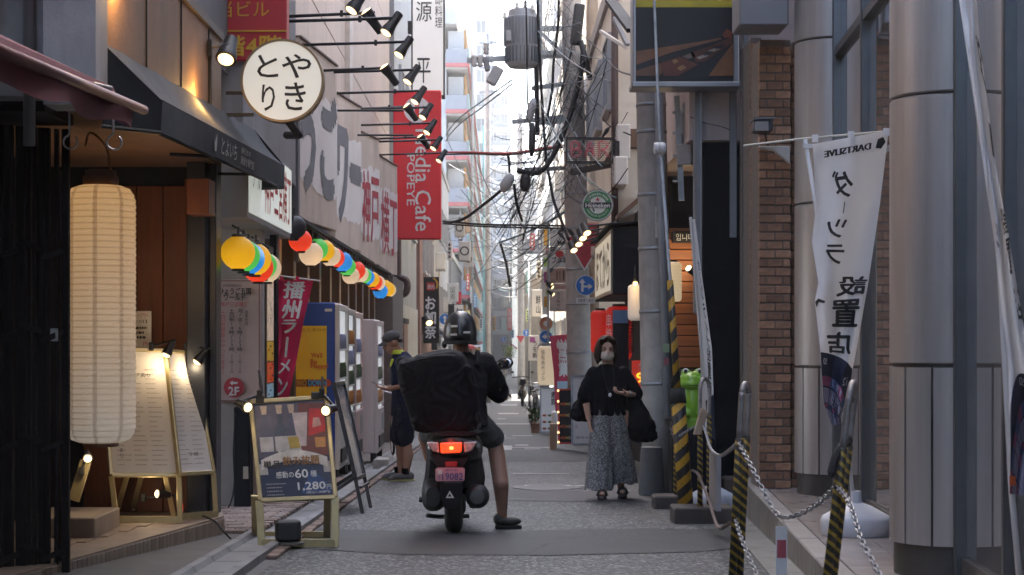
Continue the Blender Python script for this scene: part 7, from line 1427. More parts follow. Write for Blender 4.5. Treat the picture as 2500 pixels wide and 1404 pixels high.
for (px, py, w, h, Y, body, lab) in ((1311, 740, 24, 65, 60, '鮮山', 'white upright sign with dark characters on the far tan apartments'), (1303, 850, 26, 62, 56, 'うを新', 'white upright sign with brush characters above the bicycles')):
    s = plate_sign('shop_sign', lab, px - w / 2, px + w / 2, py - h / 2, py + h / 2, Y, m_sw); tx(s, body, px + 3, py + 3, 12, h * .7, Y, ink, True, .02)
    if Y == 56: MB().box(XP(1294, 56), XP(1306, 56), 55.98, 55.995, ZP(836, 56), ZP(823, 56)).build('purple_square', M('purple_sq', (.35, .08, .3), .5), s)
round_sign('round no-entry style ringed sign in orange and blue below the sign stack', 1333, 790, 17, 42, M('ring_orange', (.5, .2, .1), .5), [(.4 * math.cos(2 * math.pi * i / 16), .4 * math.sin(2 * math.pi * i / 16)) for i in range(16)])
round_sign('blue round one-way sign with white arrow under the sign stack', 1333, 822, 16, 41.5, m_rb, left_arrow); s = plate_sign('road_sign_plate', 'small white plate below the one-way sign', 1320, 1346, 837, 847, 41.5, m_sw, .02); tx(s, '自動車', 1333, 842, 20, 6, 41.5, ink)
round_sign('grey back of a round road sign near the lantern sign', 1325, 852, 15, 44, m_greyw, [(-.1, -.1), (.1, -.1), (.1, .1), (-.1, .1)]); round_sign('far blue round pedestrian sign on the pole by the motorcycle', 1285, 813, 9, 72, m_rb, up_arrow); round_sign('tiny blue round sign by the far red awning', 1229, 828, 6, 110, m_rb, up_arrow)
ft = T('stop_sign', 'small far red triangle stop sign by the motorcycle pole', 'road sign', W(1272, 838, 73)); c_ = W(1271, 826, 73); MB().plate([(-.2, .12), (0, -.24), (.2, .12)], UX, UZ, c_, .02).build('plate', m_sw, ft); MB().add([c_ + V((x, -.006, z)) for x, z in ((-.18, .105), (0, -.21), (.18, .105))], [(0, 1, 2)]).build('face', M('stop_red', (.42, .02, .035)), ft)
fb_ = plate_sign('shop_sign', 'bright orange red upright sign far down the street', 1239, 1250, 753, 806, 110, M('sign_orange_red', (.6, .06, .03), .5)); tx(fb_, '焼肉店', 1244.5, 780, 7, 44, 110, m_sw, True); plate_sign('shop_sign', 'pale greenish upright sign beside the far orange sign', 1224, 1236, 775, 815, 120, M('pale_green_sign', (.45, .55, .52), .5))
fa = T('shop_awning', 'bright red far awning by the sunlit greenery', 'awning', W(1255, 850, 120)); MB().hexa([W(1240, 836, 120), W(1247, 838, 120), W(1266, 852, 120), W(1262, 853, 120)] + [p + V((0, 4, 0)) for p in (W(1240, 836, 120), W(1247, 838, 120), W(1266, 852, 120), W(1262, 853, 120))]).build('canopy', M('far_red2', (.5, .03, .06), .7), fa)
gn = T('potted_tree', 'sunlit yellow green bush beyond the far red awning', 'plant', W(1243, 880, 125)); rg = random.Random(2); mb = MB()
for i in range(420):
    p = W(1243, 858, 125) + V((rg.gauss(0, .2), rg.gauss(0, .2), rg.gauss(0, .3))); a, b = V((rg.gauss(0, 1), rg.gauss(0, 1), rg.gauss(0, 1))).normalized() * .07, V((rg.gauss(0, 1), rg.gauss(0, 1), rg.gauss(0, 1))).normalized() * .05; mb.quad(p - a, p - b, p + a, p + b)
mb.build('foliage', M('leaf_lit', (.3, .42, .03), .6, 0, .4, 3), gn)['kind'] = 'stuff'; MB().tube([W(1243, 885, 125), W(1243, 860, 125)], .05, 6).build('trunk', m_brown, gn)
for i, (px, py, Y, s_) in enumerate(((1300, 985, 44, .16), (1307, 1010, 37, .16))):
    t = T('flower_pot', ['terracotta pot by the bicycles', 'terracotta pot in front of the white menu sign'][i], 'flower pot', (XP(px, Y), Y, G(Y))); MB().lathe([(.08, 0), (.11, .2), (.12, .22), (.1, .22)], 16, o=(XP(px, Y), Y, G(Y))).build('pot', M('terracotta', (.3, .16, .1), .8), t, 40); rg = random.Random(i); mb = MB()
    for k in range(60):
        p = V((XP(px, Y), Y, G(Y) + .38)) + V((rg.gauss(0, .08), rg.gauss(0, .08), rg.gauss(0, .1))); a, b = V((rg.gauss(0, 1), rg.gauss(0, 1), rg.gauss(0, 1))).normalized() * .06, V((rg.gauss(0, 1), rg.gauss(0, 1), rg.gauss(0, 1))).normalized() * .03; mb.quad(p - a, p - b, p + a, p + b)
    mb.build('leaves', M('leaf_dark', (.04, .08, .02), .6), t)['kind'] = 'stuff'
for (px, w, py0, py1, Y, lab) in ((1293, 10, 640, 960, 62, 'grey drain pole past the far motorcycle'), (1330, 8, 890, 985, 45, 'slim grey post by the lantern sign')): MB().tube([(XP(px, Y), Y, G(Y)), W(px, py0 if Y > 50 else py0, Y)], .05, 8).build('post', galv, None, True, label=lab, cat='post')
# ================================================================== PEOPLE AND VEHICLES
def hand(mb, wrist, d, pn, curl=.5, s=1.0, side=1):
    """palm plus five fingers: d points along the hand, pn out of the palm"""
    wrist, d, pn = V(wrist), V(d).normalized(), V(pn); pn = (pn - d * pn.dot(d)).normalized(); w = d.cross(pn) * side
    m = Matrix((w, d, pn)).transposed()
    mb.ell(wrist + d * .045 * s, (.039 * s, .052 * s, .017 * s), m, 12, 8)
    for i, (o, L) in enumerate(((-.029, .068), (-.0095, .078), (.0105, .073), (.029, .056))):
        p = wrist + d * .085 * s + w * o * s; dd = d + w * o * 2.2; pts = [p - d * .02 * s, p]
        for k in range(3):
            a = curl * (k + .6) * .6; dirn = (dd * math.cos(a) + pn * math.sin(a)).normalized(); p = p + dirn * L * s * (.42, .32, .26)[k]; pts.append(p)
        mb.limb(pts, [.0095 * s, .0092 * s, .0086 * s, .008 * s, .0068 * s], 8)
    p = wrist + d * .02 * s - w * .03 * s; mb.limb([p, p + (d * .5 - w * .8 + pn * .3).normalized() * .035 * s, p + (d * .5 - w * .8 + pn * .3).normalized() * .035 * s + (d * .9 - w * .2 + pn * .5).normalized() * .03 * s], [.012 * s, .0105 * s, .0085 * s], 8)
def head(mb, c, yaw, s=1.0, pitch=0, nose=True):
    """c is the head centre; yaw 0 looks toward -Y"""
    m = Matrix.Rotation(yaw, 3, 'Z') @ Matrix.Rotation(pitch, 3, 'X'); c = V(c); P = lambda x, y, z: c + m @ (V((x, y, z)) * s)
    mb.ell(P(0, .01, .025), (.076 * s, .095 * s, .092 * s), m, 18, 12).ell(P(0, -.028, -.045), (.058 * s, .062 * s, .07 * s), m, 16, 10).ell(P(0, -.055, -.085), (.03 * s, .03 * s, .025 * s), m, 10, 7)
    if nose: mb.limb([P(0, -.082, .015), P(0, -.108, -.022)], [.01 * s, .015 * s], 8).ell(P(0, -.088, -.058), (.024 * s, .012 * s, .011 * s), m, 10, 6)
    for sx in (-1, 1): mb.ell(P(sx * .079, .012, -.005), (.011 * s, .022 * s, .034 * s), m, 8, 6).ell(P(sx * .03, -.075, .033), (.024 * s, .016 * s, .008 * s), m, 8, 6)
    return P, m
def eyes(t, P, m, s=1.0):
    for sx in (-1, 1): MB().ell(P(sx * .03, -.081, .012), (.011 * s, .006 * s, .005 * s), m, 10, 6).build('eye', M('eye_dark', (.05, .035, .03), .2), t, True); MB().ell(P(sx * .031, -.083, .036), (.016 * s, .004 * s, .0025 * s), m, 8, 5).build('eyebrow', hairm, t, True)
cloth_k = M('black_cotton', (.007, .007, .01), .9, 0, .2, 8, spec=.1, bump=.35, bscale=28)
cloth_navy = M('navy_sport', (.01, .018, .05), .8, 0, .2, 8, spec=.15, bump=.35, bscale=28)

# ---------------------------------------------------------------- woman walking toward us
wx, wy = XP(1495, 16.1), 16.1; wz = G(16.1)
B = V((wx, wy, wz)); L_ = lambda x, y, z: B + V((x, y, z))
wo = T('person', 'woman with a face mask, black top and patterned wide trousers walking toward us', 'person', B)
mb = MB(); hc = L_(-.055, -.03, 1.405); P, m = head(mb, hc, R(4), .97, R(4))
mb.limb([L_(-.045, .01, 1.34), L_(-.035, .03, 1.20)], [.052, .055]).loft([(L_(-.035, .03, .80), .15, .105), (L_(-.035, .03, .95), .125, .09), (L_(-.035, .02, 1.1), .15, .1), (L_(-.035, .02, 1.19), .16, .085), (L_(-.035, .025, 1.24), .08, .06)])
RS, RE, RW = L_(-.195, .02, 1.18), L_(-.255, .0, .96), L_(-.222, -.03, .765); LS, LE, LW = L_(.125, .02, 1.18), L_(.215, .03, .975), L_(.115, -.17, 1.0)
mb.limb([RS, RE, RW], [.046, .04, .027]); mb.limb([LS, LE, LW], [.046, .04, .027])
hand(mb, RW, (.12, -.1, -1), (1, .2, 0), .45, .95, 1); hand(mb, LW, (-.9, -.35, .12), (-.1, .1, 1), 1.0, .95, 1)
for sx, fy in ((-.09, -.1), (.09, .12)): mb.limb([L_(sx, .03, .8), L_(sx, fy * .3 + .02, .45), L_(sx, fy + .04, .09)], [.085, .055, .034])
organic(mb, 'body', skin_w, wo, .0055, 3)
eyes(wo, P, m, .97)
mb = MB()    # hair: bob with parting
mb.ell(P(0, .03, .05), (.094, .1, .086), m, 18, 12)
for k in range(26):
    a = R(-62 + 304 * k / 25 - 28) if 0 else R(20 + 320 * k / 25 - 90 + 0); 
    x, y = .088 * math.cos(a), .1 * math.sin(a) + .012
    if y < -.055: continue
    fl = .018 * math.sin(k * 2.3); mb.limb([P(x * .8, y * .8, .08), P(x * 1.06, y * 1.04, .01), P(x * 1.12 + fl * .3, y * 1.08, -.06), P(x * 1.02 + fl * .2, y * .96, -.115 + fl)], [.022, .026, .024, .01], 8)
for k in (0, 1, 5, 6): x = -.06 + .02 * k; mb.limb([P(.02, -.03, .125), P(x * 1.1, -.09 + abs(x) * .3, .098), P(x * 1.35, -.092 + abs(x) * .5, .068)], [.02, .015, .006], 8)
organic(mb, 'hair', hairm, wo, .007, 2)
mb = MB(); mb.ell(P(0, -.045, -.055), (.066, .06, .052), m, 18, 12).ell(P(0, -.08, -.04), (.03, .034, .04), m, 12, 8); organic(mb, 'face_mask', M('mask_beige', (.5, .42, .37), .8, 0, .05, 5), wo, .006, 3)
for sx in (-1, 1): MB().tube([P(sx * .055, -.075, -.025), P(sx * .08, -.02, -.002)], .002, 5).build('mask_strap', white, wo)
mb = MB()    # loose boxy top with elbow-length sleeves
mb.loft([(L_(-.03, .03, .795), .168, .125), (L_(-.03, .03, .88), .172, .13), (L_(-.035, .025, 1.02), .18, .13), (L_(-.035, .02, 1.13), .185, .115), (L_(-.035, .02, 1.2), .165, .09), (L_(-.037, .022, 1.245), .09, .07), (L_(-.038, .022, 1.265), .065, .06)], 32)
mb.limb([L_(-.17, .02, 1.185), L_(-.225, .015, 1.06), L_(-.258, .005, .965)], [.06, .068, .07]); mb.limb([L_(.105, .02, 1.185), L_(.165, .03, 1.08), L_(.215, .03, .99)], [.06, .068, .07])
for k in range(9): a = 2.2 + k * .4; mb.limb([L_(-.035 + .17 * math.cos(a), .03 + .12 * math.sin(a), 1.08), L_(-.03 + .178 * math.cos(a + .15), .03 + .132 * math.sin(a + .15), .81)], [.012, .018], 6)
organic(mb, 'top', cloth_k, wo, .0085, 4, fold=.006)
def print_mat(name, ca, cb, scale):
    m_ = bpy.data.materials.new(name); m_.use_nodes = True; t = m_.node_tree; N = t.nodes; L = t.links; b = N['Principled BSDF']; b.inputs['Roughness'].default_value = .85; tc = N.new('ShaderNodeTexCoord'); mp = N.new('ShaderNodeMapping'); mp.inputs['Scale'].default_value = (1, 1, .7); L.new(tc.outputs['Object'], mp.inputs[0])
    nz = N.new('ShaderNodeTexNoise'); nz.inputs['Scale'].default_value = scale; nz.inputs['Detail'].default_value = 3; nz.inputs['Distortion'].default_value = 2.5; L.new(mp.outputs[0], nz.inputs[0]); mr = N.new('ShaderNodeMapRange'); mr.inputs[1].default_value = .44; mr.inputs[2].default_value = .56; L.new(nz.outputs[0], mr.inputs[0])
    mx = N.new('ShaderNodeMixRGB'); mx.inputs[1].default_value = (*ca, 1); mx.inputs[2].default_value = (*cb, 1); L.new(mr.outputs[0], mx.inputs[0]); L.new(mx.outputs[0], b.inputs['Base Color']); return m_
m_pat = print_mat('pattern_cloth', (.035, .036, .042), (.33, .325, .33), 60)
mb = MB()
for sx, zb, yb2, xo in ((-1, .105, -.06, -.125), (1, .15, .1, .115)):
    n = 44; secs = []
    for i in range(15):
        q = i / 14; z = .84 + (zb - .84) * q; cx = -.035 + sx * (.05 + .012 * q) + (xo + .035 - sx * .062) * q; cy2 = .03 + yb2 * q * q; rx = .105 + .025 * q; ry = .125 + .02 * q; ring_ = []
        for j in range(n):
            a = 2 * math.pi * j / n; pl = 1 + (.012 + .07 * q) * math.sin(a * 9 + 1.3 * sx + q * 1.5) * (.6 + .4 * math.sin(a * 2.5)); ring_.append(L_(cx + rx * math.cos(a) * pl, cy2 + ry * math.sin(a) * pl, z - .012 * q * math.sin(a * 5 + sx)))
        secs.append(ring_)
    vs = [p for r_ in secs for p in r_]; mb.add(vs, [(i * n + j, i * n + (j + 1) % n, (i + 1) * n + (j + 1) % n, (i + 1) * n + j) for i in range(14) for j in range(n)])
mb.build('wide_trousers', m_pat, wo, True)
for sx, fy in ((-.105, -.1), (.1, .12)):
    p = L_(sx, fy, .0); sh = MB(); sh.loft([(p + V((0, -.03, .004)), .042, .105), (p + V((0, -.03, .035)), .045, .11), (p + V((0, -.03, .05)), .04, .1)], 20); sh.build('sandal_sole', M('sandal_black', (.015, .014, .014), .5), wo, True)
    f = MB(); f.ell(p + V((0, -.02, .07)), (.035, .1, .03)).ell(p + V((0, .03, .09)), (.03, .04, .06)); organic(f, 'foot', skin_w, wo, .007, 2); s2 = MB(); s2.tube(cr([p + V((-.045, -.06, .05)), p + V((-.02, -.06, .1)), p + V((.02, -.06, .1)), p + V((.045, -.06, .05))], 5), .016, 8); s2.build('sandal_strap', M('sandal_black', (.015, .014, .014)), wo, True)
MB().tube(cr([P(-.05, -.03, -.13), L_(-.075, -.1, 1.12), L_(-.03, -.125, 1.0), L_(.01, -.1, 1.12), P(.05, -.03, -.13)], 6), .0025, 5).build('necklace_cord', ink, wo); MB().ell(L_(-.03, -.13, .985), (.016, .01, .02)).build('pendant', M('pendant', (.6, .6, .6), .2), wo, True)
MB().lathe([(.029, -.008), (.032, 0), (.029, .008)], 14, o=LW + V((.035, .05, -.005)), m=V((-.85, -.5, .1)).normalized().to_track_quat('Z', 'Y').to_matrix(), cap=False).build('bracelet', steel, wo, True)
def soft_bag(lab, secs, strap, mat=cloth_k):
    t = T('tote_bag', lab, 'bag', secs[0][0]); mb = MB(); mb.loft(secs, 26); organic(mb, 'bag_body', mat, t, .01, 5, fold=.012, freq=(10, 10, 6))
    for s_ in strap: MB().tube(cr(s_, 6), .009, 8).build('strap', mat, t, True)
    return t
soft_bag('big black tote bag hanging from the bent arm of the woman', [(L_(.29, .03, .55), .07, .05), (L_(.29, .03, .58), .125, .07), (L_(.27, .03, .69), .135, .08), (L_(.23, .03, .82), .1, .07), (L_(.2, .03, .95), .05, .04), (L_(.195, .03, 1.0), .03, .03)], [[L_(.3, -.02, .83), L_(.24, -.03, .96), L_(.195, -.0, 1.02), L_(.14, -.02, .92), L_(.13, -.02, .75)]])
soft_bag('black shoulder bag on the hanging arm side of the woman', [(L_(-.26, .1, .74), .06, .04), (L_(-.275, .1, .77), .11, .06), (L_(-.27, .1, .86), .1, .06), (L_(-.22, .1, 1.0), .05, .04), (L_(-.2, .1, 1.04), .02, .03)], [[L_(-.25, .08, 1.0), L_(-.2, .06, 1.15), L_(-.17, .03, 1.24), L_(-.16, .11, 1.2), L_(-.2, .13, 1.02)]])

# ---------------------------------------------------------------- man with a phone
mx_, my_ = XP(988, 19.4), 19.4; mz = G(19.4); B2 = V((mx_, my_, mz)); K = lambda x, y, z: B2 + V((x, y, z))
mo = T('person', 'man in grey cap and navy sportswear looking at his phone by the vending machines', 'person', B2)
mb = MB(); hc = K(-.145, -.02, 1.555); P, m = head(mb, hc, R(-72), 1.0, R(22))
mb.limb([K(-.11, .0, 1.5), K(-.04, .02, 1.4)], [.058, .065]).loft([(K(0, .02, .82), .115, .155), (K(0, .02, .98), .105, .15), (K(-.01, .02, 1.15), .12, .17), (K(-.02, .02, 1.32), .12, .19), (K(-.03, .02, 1.41), .08, .11)])
S1, E1_, W1 = K(.0, -.18, 1.34), K(.05, -.21, 1.08), K(-.17, -.16, 1.04); S2, E2_, W2 = K(-.02, .2, 1.34), K(.03, .22, 1.08), K(-.18, .0, 1.05)
mb.limb([S1, E1_, W1], [.05, .042, .03]); mb.limb([S2, E2_, W2], [.05, .042, .03]); hand(mb, W1, (-1, .15, .1), (.1, .2, 1), .7, 1.05, -1); hand(mb, W2, (-1, -.2, .08), (.1, -.2, 1), .7, 1.05, 1)
mb.limb([K(0, -.08, .85), K(-.02, -.09, .47), K(.03, -.09, .4), K(.045, -.1, .3), K(.02, -.1, .08)], [.09, .062, .06, .06, .036]); mb.limb([K(0, .1, .85), K(-.07, .1, .47), K(-.05, .1, .38), K(-.04, .1, .3), K(-.06, .1, .08)], [.09, .062, .058, .058, .036])
organic(mb, 'body', skin_m, mo, .006, 3); eyes(mo, P, m)
mb = MB(); mb.loft([(K(0, .02, .80), .15, .185), (K(0, .02, .95), .14, .18), (K(-.01, .02, 1.15), .145, .19), (K(-.02, .02, 1.32), .14, .205), (K(-.035, .02, 1.41), .1, .13), (K(-.05, .015, 1.45), .07, .08)], 32).limb([S1 + V((0, .03, 0)), S1.lerp(E1_, .65)], [.075, .072]).limb([S2 + V((0, -.03, 0)), S2.lerp(E2_, .65)], [.075, .072])
organic(mb, 'shirt', cloth_navy, mo, .009, 4, fold=.006)
mb = MB(); mb.loft([(K(-.065, .0, 1.425), .088, .105), (K(-.075, .0, 1.45), .08, .092), (K(-.088, .0, 1.475), .068, .076)], 24); organic(mb, 'neon_collar', M('neon_yellow', (.45, .55, .03), .7), mo, .008, 2)
mb = MB(); mb.limb([K(-.13, -.1, 1.36), K(-.155, -.12, 1.29)], [.02, .012]); organic(mb, 'neon_trim', M('neon_yellow', (.45, .55, .03)), mo, .008, 2)
mb = MB(); mb.loft([(K(0, .02, .74), .155, .19), (K(0, .02, .83), .14, .18)], 28).limb([K(.0, -.08, .8), K(-.01, -.09, .5)], [.12, .115]).limb([K(0, .1, .8), K(-.06, .1, .5)], [.12, .112]); organic(mb, 'shorts', M('dark_shorts', (.01, .013, .028), .85, 0, .2, 8, spec=.15, bump=.3, bscale=30), mo, .009, 4, fold=.007)
mb = MB(); mb.ell(P(0, .015, .06), (.092, .108, .075), m, 20, 12); organic(mb, 'cap', M('grey_cap', (.06, .06, .068), .85, 0, .2, 20, bump=.2), mo, .007, 2)
mb = MB(); mb.grid(lambda u, v: P(-.075 + .15 * u, -.075 - .085 * v * math.sin(math.pi * (.12 + .76 * u)) , .055 - .02 * v - .03 * (2 * u - 1) ** 2), 10, 5); ob_ = mb.build('cap_visor', M('grey_cap', (.06, .06, .068)), mo, True); ob_.modifiers.new('s', 'SOLIDIFY').thickness = .006
MB().add([P(x, -.097 + abs(x) * .25, z) for x, z in ((-.03, .075), (.03, .075), (.03, .1), (-.03, .1))], [(0, 1, 2, 3)]).build('cap_patch', m_greyw, mo)
MB().box(0, 0.001, 0, .001, 0, .001) if 0 else None
mb = MB(); mb.loft([(P(0, .06, -.02), .07, .05), (P(0, .05, .03), .085, .07)], 16); organic(mb, 'hair', M('short_hair', (.02, .016, .014), .6), mo, .008, 2)
for (x, y, yaw) in ((.0, -.11, -70), (-.1, .11, -60)):
    rm = Matrix.Rotation(R(yaw), 3, 'Z'); p = K(x, y, 0); q = lambda a, b, c: p + rm @ V((a, b, c)); sh = MB()
    sh.ell(q(0, -.06, .05), (.046, .12, .045), rm).ell(q(0, .06, .06), (.042, .06, .055), rm).ell(q(0, -.13, .035), (.042, .06, .03), rm); organic(sh, 'shoe', M('grey_shoe', (.1, .1, .11), .7, 0, .2, 15, bump=.2), mo, .007, 3)
    s2 = MB(); s2.loft([(q(0, -.04, .004), .052, .052), (q(0, -.04, .022), .055, .055)], 4) if 0 else s2.hexa([q(-.045, .11, .002), q(.045, .11, .002), q(.05, -.17, .002), q(-.05, -.17, .002), q(-.045, .12, .024), q(.045, .12, .024), q(.05, -.185, .024), q(-.05, -.185, .024)]); s2.build('shoe_sole', M('sole_yellow', (.3, .3, .1), .6), mo, bevel=.012, seg=2)
    MB().lathe([(.04, .08), (.042, .15)], 14, o=p + V((.015, 0, 0)), cap=False).build('sock', cloth_k, mo, True)
ph = T('smartphone', 'dark smartphone held in both hands by the man in the cap', 'phone', K(-.29, -.09, 1.08)); MB().cbox(K(-.29, -.09, 1.095), (.15, .075, .009), Matrix.Rotation(.25, 3, 'Y')).build('phone_body', blackp, ph, bevel=.004)

# ---------------------------------------------------------------- scooter
sx0, sy0 = XP(1108, 12.2), 12.2; sz = G(12.25); SB = V((sx0, sy0, sz)); S = lambda x, y, z: SB + V((x, y, z))
sco = T('scooter', 'black scooter seen from behind with glowing red tail light and pink number plate', 'scooter', SB)
m_sb = M('scooter_black', (.01, .01, .012), .3, 0, .15, 6, coat=.5); m_sm = M('scooter_matt', (.008, .008, .01), .6, 0, .2, 10, spec=.25)
def wheel(par, c, r, w, ax='X', name='wheel', tm=rubber):
    m = Matrix.Rotation(math.pi / 2, 3, 'Y'); prof = [(r - w * .9, -w * .4), (r - w * .35, -w * .5), (r - w * .08, -w * .35), (r, 0), (r - w * .08, w * .35), (r - w * .35, w * .5), (r - w * .9, w * .4)]
    o = MB().lathe(prof, 36, o=c, m=m, cap=False).build(name, tm, par, 50); MB().lathe([(.03, -w * .4), (r - w * .85, -w * .32), (r - w * .85, w * .32), (.03, w * .4)], 24, o=c, m=m).build('rim', M('rim_dark', (.05, .05, .055), .4, .6), o, 40); return o
wheel(sco, S(-.005, .2, .235), .235, .125); wheel(sco, S(0, 1.42, .235), .235, .11)
def loft_y(secs, n=20, e=2.6):   # (y, cx, cz, rx, rz)
    mb = MB(); vs = []
    for y, cx, cz, rx, rz in secs:
        for j in range(n):
            a = 2 * math.pi * j / n; c_, s_ = math.cos(a), math.sin(a); k = (abs(c_) ** e + abs(s_) ** e) ** (-1 / e); vs.append(S(cx + rx * c_ * k, y, cz + rz * s_ * k))
    K_ = len(secs); mb.add(vs, [(i * n + j, i * n + (j + 1) % n, (i + 1) * n + (j + 1) % n, (i + 1) * n + j) for i in range(K_ - 1) for j in range(n)] + [tuple(range(n - 1, -1, -1)), tuple((K_ - 1) * n + j for j in range(n))]); return mb
loft_y([(.02, 0, .62, .13, .075), (.06, 0, .615, .185, .1), (.15, 0, .61, .205, .12), (.35, 0, .6, .2, .14), (.6, 0, .56, .17, .15), (.78, 0, .5, .13, .16)]).build('tail_body', m_sb, sco, 50)
loft_y([(.05, 0, .74, .15, .035), (.1, 0, .76, .185, .055), (.3, 0, .77, .19, .06), (.6, 0, .75, .16, .06), (.82, 0, .73, .1, .05)]).build('seat', M('seat_vinyl', (.014, .014, .015), .55, 0, .2, 12), sco, 50)
loft_y([(.02, 0, .725, .17, .016), (.1, 0, .735, .2, .02), (.16, 0, .73, .205, .02)]).build('grab_rail', m_sm, sco, 50)
loft_y([(.8, 0, .33, .17, .05), (1.0, 0, .3, .19, .05), (1.2, 0, .33, .17, .06)]).build('footboard', m_sm, sco, 50)
MB().hexa([S(-.2, 1.15, .3), S(.2, 1.15, .3), S(.14, 1.3, .3), S(-.14, 1.3, .3), S(-.17, 1.12, .86), S(.17, 1.12, .86), S(.1, 1.25, .9), S(-.1, 1.25, .9)]).build('leg_shield', m_sb, sco, bevel=.03, seg=2)
MB().tube([S(0, 1.42, .25), S(0, 1.28, .8), S(0, 1.2, 1.0)], .03, 10).build('fork', m_sm, sco, True); MB().tube(cr([S(-.34, 1.0, .985), S(-.2, 1.12, .99), S(0, 1.16, 1.0), S(.2, 1.12, .99), S(.34, 1.0, .985)], 5), .014, 8).build('handlebar', m_sm, sco, True)
for s_ in (-1, 1): MB().tube([S(s_ * .24, 1.07, .99), S(s_ * .37, .97, .982)], .02, 10).build('grip', rubber, sco, True)
for s_, (px, py) in ((1, (1232, 888)),):
    c_ = W(px, py, 13.15); MB().tube(cr([S(.24, 1.08, 1.0), W(1205, 908, 13.2), c_ + V((-.03, 0, -.02))], 4), .008, 7).build('mirror_stalk', black, sco, True)
    mm = Matrix.Rotation(R(-12), 3, 'Z') @ Matrix.Rotation(R(-12), 3, 'Y'); mi = MB().ell(c_, (.07, .022, .045), mm, 18, 10).build('mirror', m_sm, sco, True); MB().ell(c_ + V((0, -.018, 0)), (.06, .008, .037), mm, 18, 8).build('mirror_glass', M('mirror', (.5, .5, .52), .05, 1, .02), mi, True)
MB().hexa([S(-.3, 1.1, 1.0), S(-.29, 1.1, 1.0), S(-.38, 1.1, 1.18), S(-.39, 1.1, 1.18)] + [S(-.3, 1.11, 1.0), S(-.29, 1.11, 1.0), S(-.38, 1.11, 1.18), S(-.39, 1.11, 1.18)]).build('mirror_stalk', black, sco); MB().ell(S(-.42, 1.1, 1.22), (.065, .02, .042)).build('mirror', m_sm, sco, True)
def spx(px, py, y=0): return W(px, py, sy0 + y)
def slab(pts, y, t, mat, name, bev=.006):
    a = [spx(*p, y) for p in pts]; n = len(a); mb = MB(); b = [p + V((0, t, 0)) for p in a]; mb.add(a + b, [tuple(range(n)), tuple(range(2 * n - 1, n - 1, -1))] + [(i, n + i, n + (i + 1) % n, (i + 1) % n) for i in range(n)]); return mb.build(name, mat, sco, bevel=bev)
m_tail = M('tail_light', (.6, .02, .01), .2, 0, .6, 45, emis=((1, .055, .01), .24)); slab([(1074, 1082), (1128, 1080), (1126, 1105), (1076, 1107)], -.02, .06, m_tail, 'tail_light', .008)
MB().ell(spx(1102, 1094, -.02), (.016, .006, .012)).build('tail_bulb', M('tail_hot', (1, .3, .1), .3, emis=((1, .35, .08), .4)), sco, True); point_light('tail_glow', spx(1101, 1093, -.12), .08, (1, .07, .02), .04, sco)
for pts in ([(1040, 1080), (1070, 1080), (1072, 1106), (1056, 1102)], [(1132, 1080), (1166, 1078), (1152, 1100), (1134, 1106)]): slab(pts, -.01, .05, M('indicator_clear', (.5, .42, .38), .15, 0, .5, 40, coat=.5), 'indicator', .006)
slab([(1086, 1128), (1117, 1127), (1116, 1140), (1087, 1140)], -.01, .03, M('reflector_red', (.3, .015, .02), .2, 0, .2, 30), 'reflector', .003)
slab([(1050, 1106), (1152, 1106), (1140, 1130), (1130, 1145), (1068, 1145), (1060, 1130)], .02, .08, m_sm, 'tail_cowl', .01)
m_np = M('plate_pink', (.55, .3, .34), .5, 0, .04, 4); slab([(1063, 1146), (1067, 1142), (1131, 1142), (1135, 1146), (1134, 1171), (1130, 1175), (1066, 1175), (1063, 1171)], -.03, .006, m_np, 'number_plate', .001)
tp = lambda b_, px, py, w, h, bold=0, mt=None: text(b_, spx(px, py, -.03), UX, UZ, w * 12.2 / F, h * 12.2 / F, mt or M('plate_ink', (.06, .05, .22), .6), sco, bold=bold)
tp('19082', 1105, 1163, 50, 17, .015); tp('神戸市', 1102, 1148, 30, 7); tp('さ', 1072, 1166, 7, 9); slab([(1068, 1146), (1080, 1146), (1080, 1158), (1068, 1158)], -.036, .002, m_sw, 'plate_sticker', 0)
slab([(1076, 1178), (1130, 1178), (1128, 1215), (1116, 1240), (1098, 1244), (1084, 1240), (1075, 1215)], -.065, .012, m_sm, 'mud_flap', .003)
tr_ = MB(); A3 = [(1098, 1198), (1109, 1216), (1088, 1216)]; I3 = [(1098, 1205), (1102.5, 1212.5), (1093.5, 1212.5)]
tr_.add([spx(*p, -.069) for p in A3 + I3], [(0, 1, 4, 3), (1, 2, 5, 4), (2, 0, 3, 5)]); tr_.build('triangle_mark', m_sw, sco)
loft_y([(.06, -.15, .27, .05, .07), (.14, -.15, .28, .085, .12), (.4, -.14, .3, .1, .14), (.65, -.1, .33, .07, .1)]).build('engine_case', M('engine_dark', (.03, .03, .032), .5, .5, .3, 15), sco, 50); MB().tube([S(-.26, .3, .23), S(-.1, .3, .23)], .02, 8).build('kick_lever', black, sco)
MB().tube([S(-.2, .25, .12), S(-.12, .35, .1), S(.1, .4, .1)], .016, 8).build('stand', black, sco, True); MB().tube([S(-.09, .18, .25), S(-.1, .32, .58)], .03, 10).build('shock_absorber', M('spring', (.12, .12, .13), .4, .6), sco, True)
MB().tube([S(.165, .08, .27), S(.165, .12, .27), S(.16, .4, .26), S(.12, .62, .26)], [.065, .088, .085, .03], 18).build('muffler', M('muffler', (.035, .035, .038), .45, .4, .2, 8), sco, True); MB().lathe([(.05, 0), (.052, .012), (.02, .014)], 18, o=S(.165, .075, .27), m=Matrix.Rotation(math.pi / 2, 3, 'X')).build('muffler_cap', M('cap_grey', (.09, .09, .095), .4, .5), sco, 40)
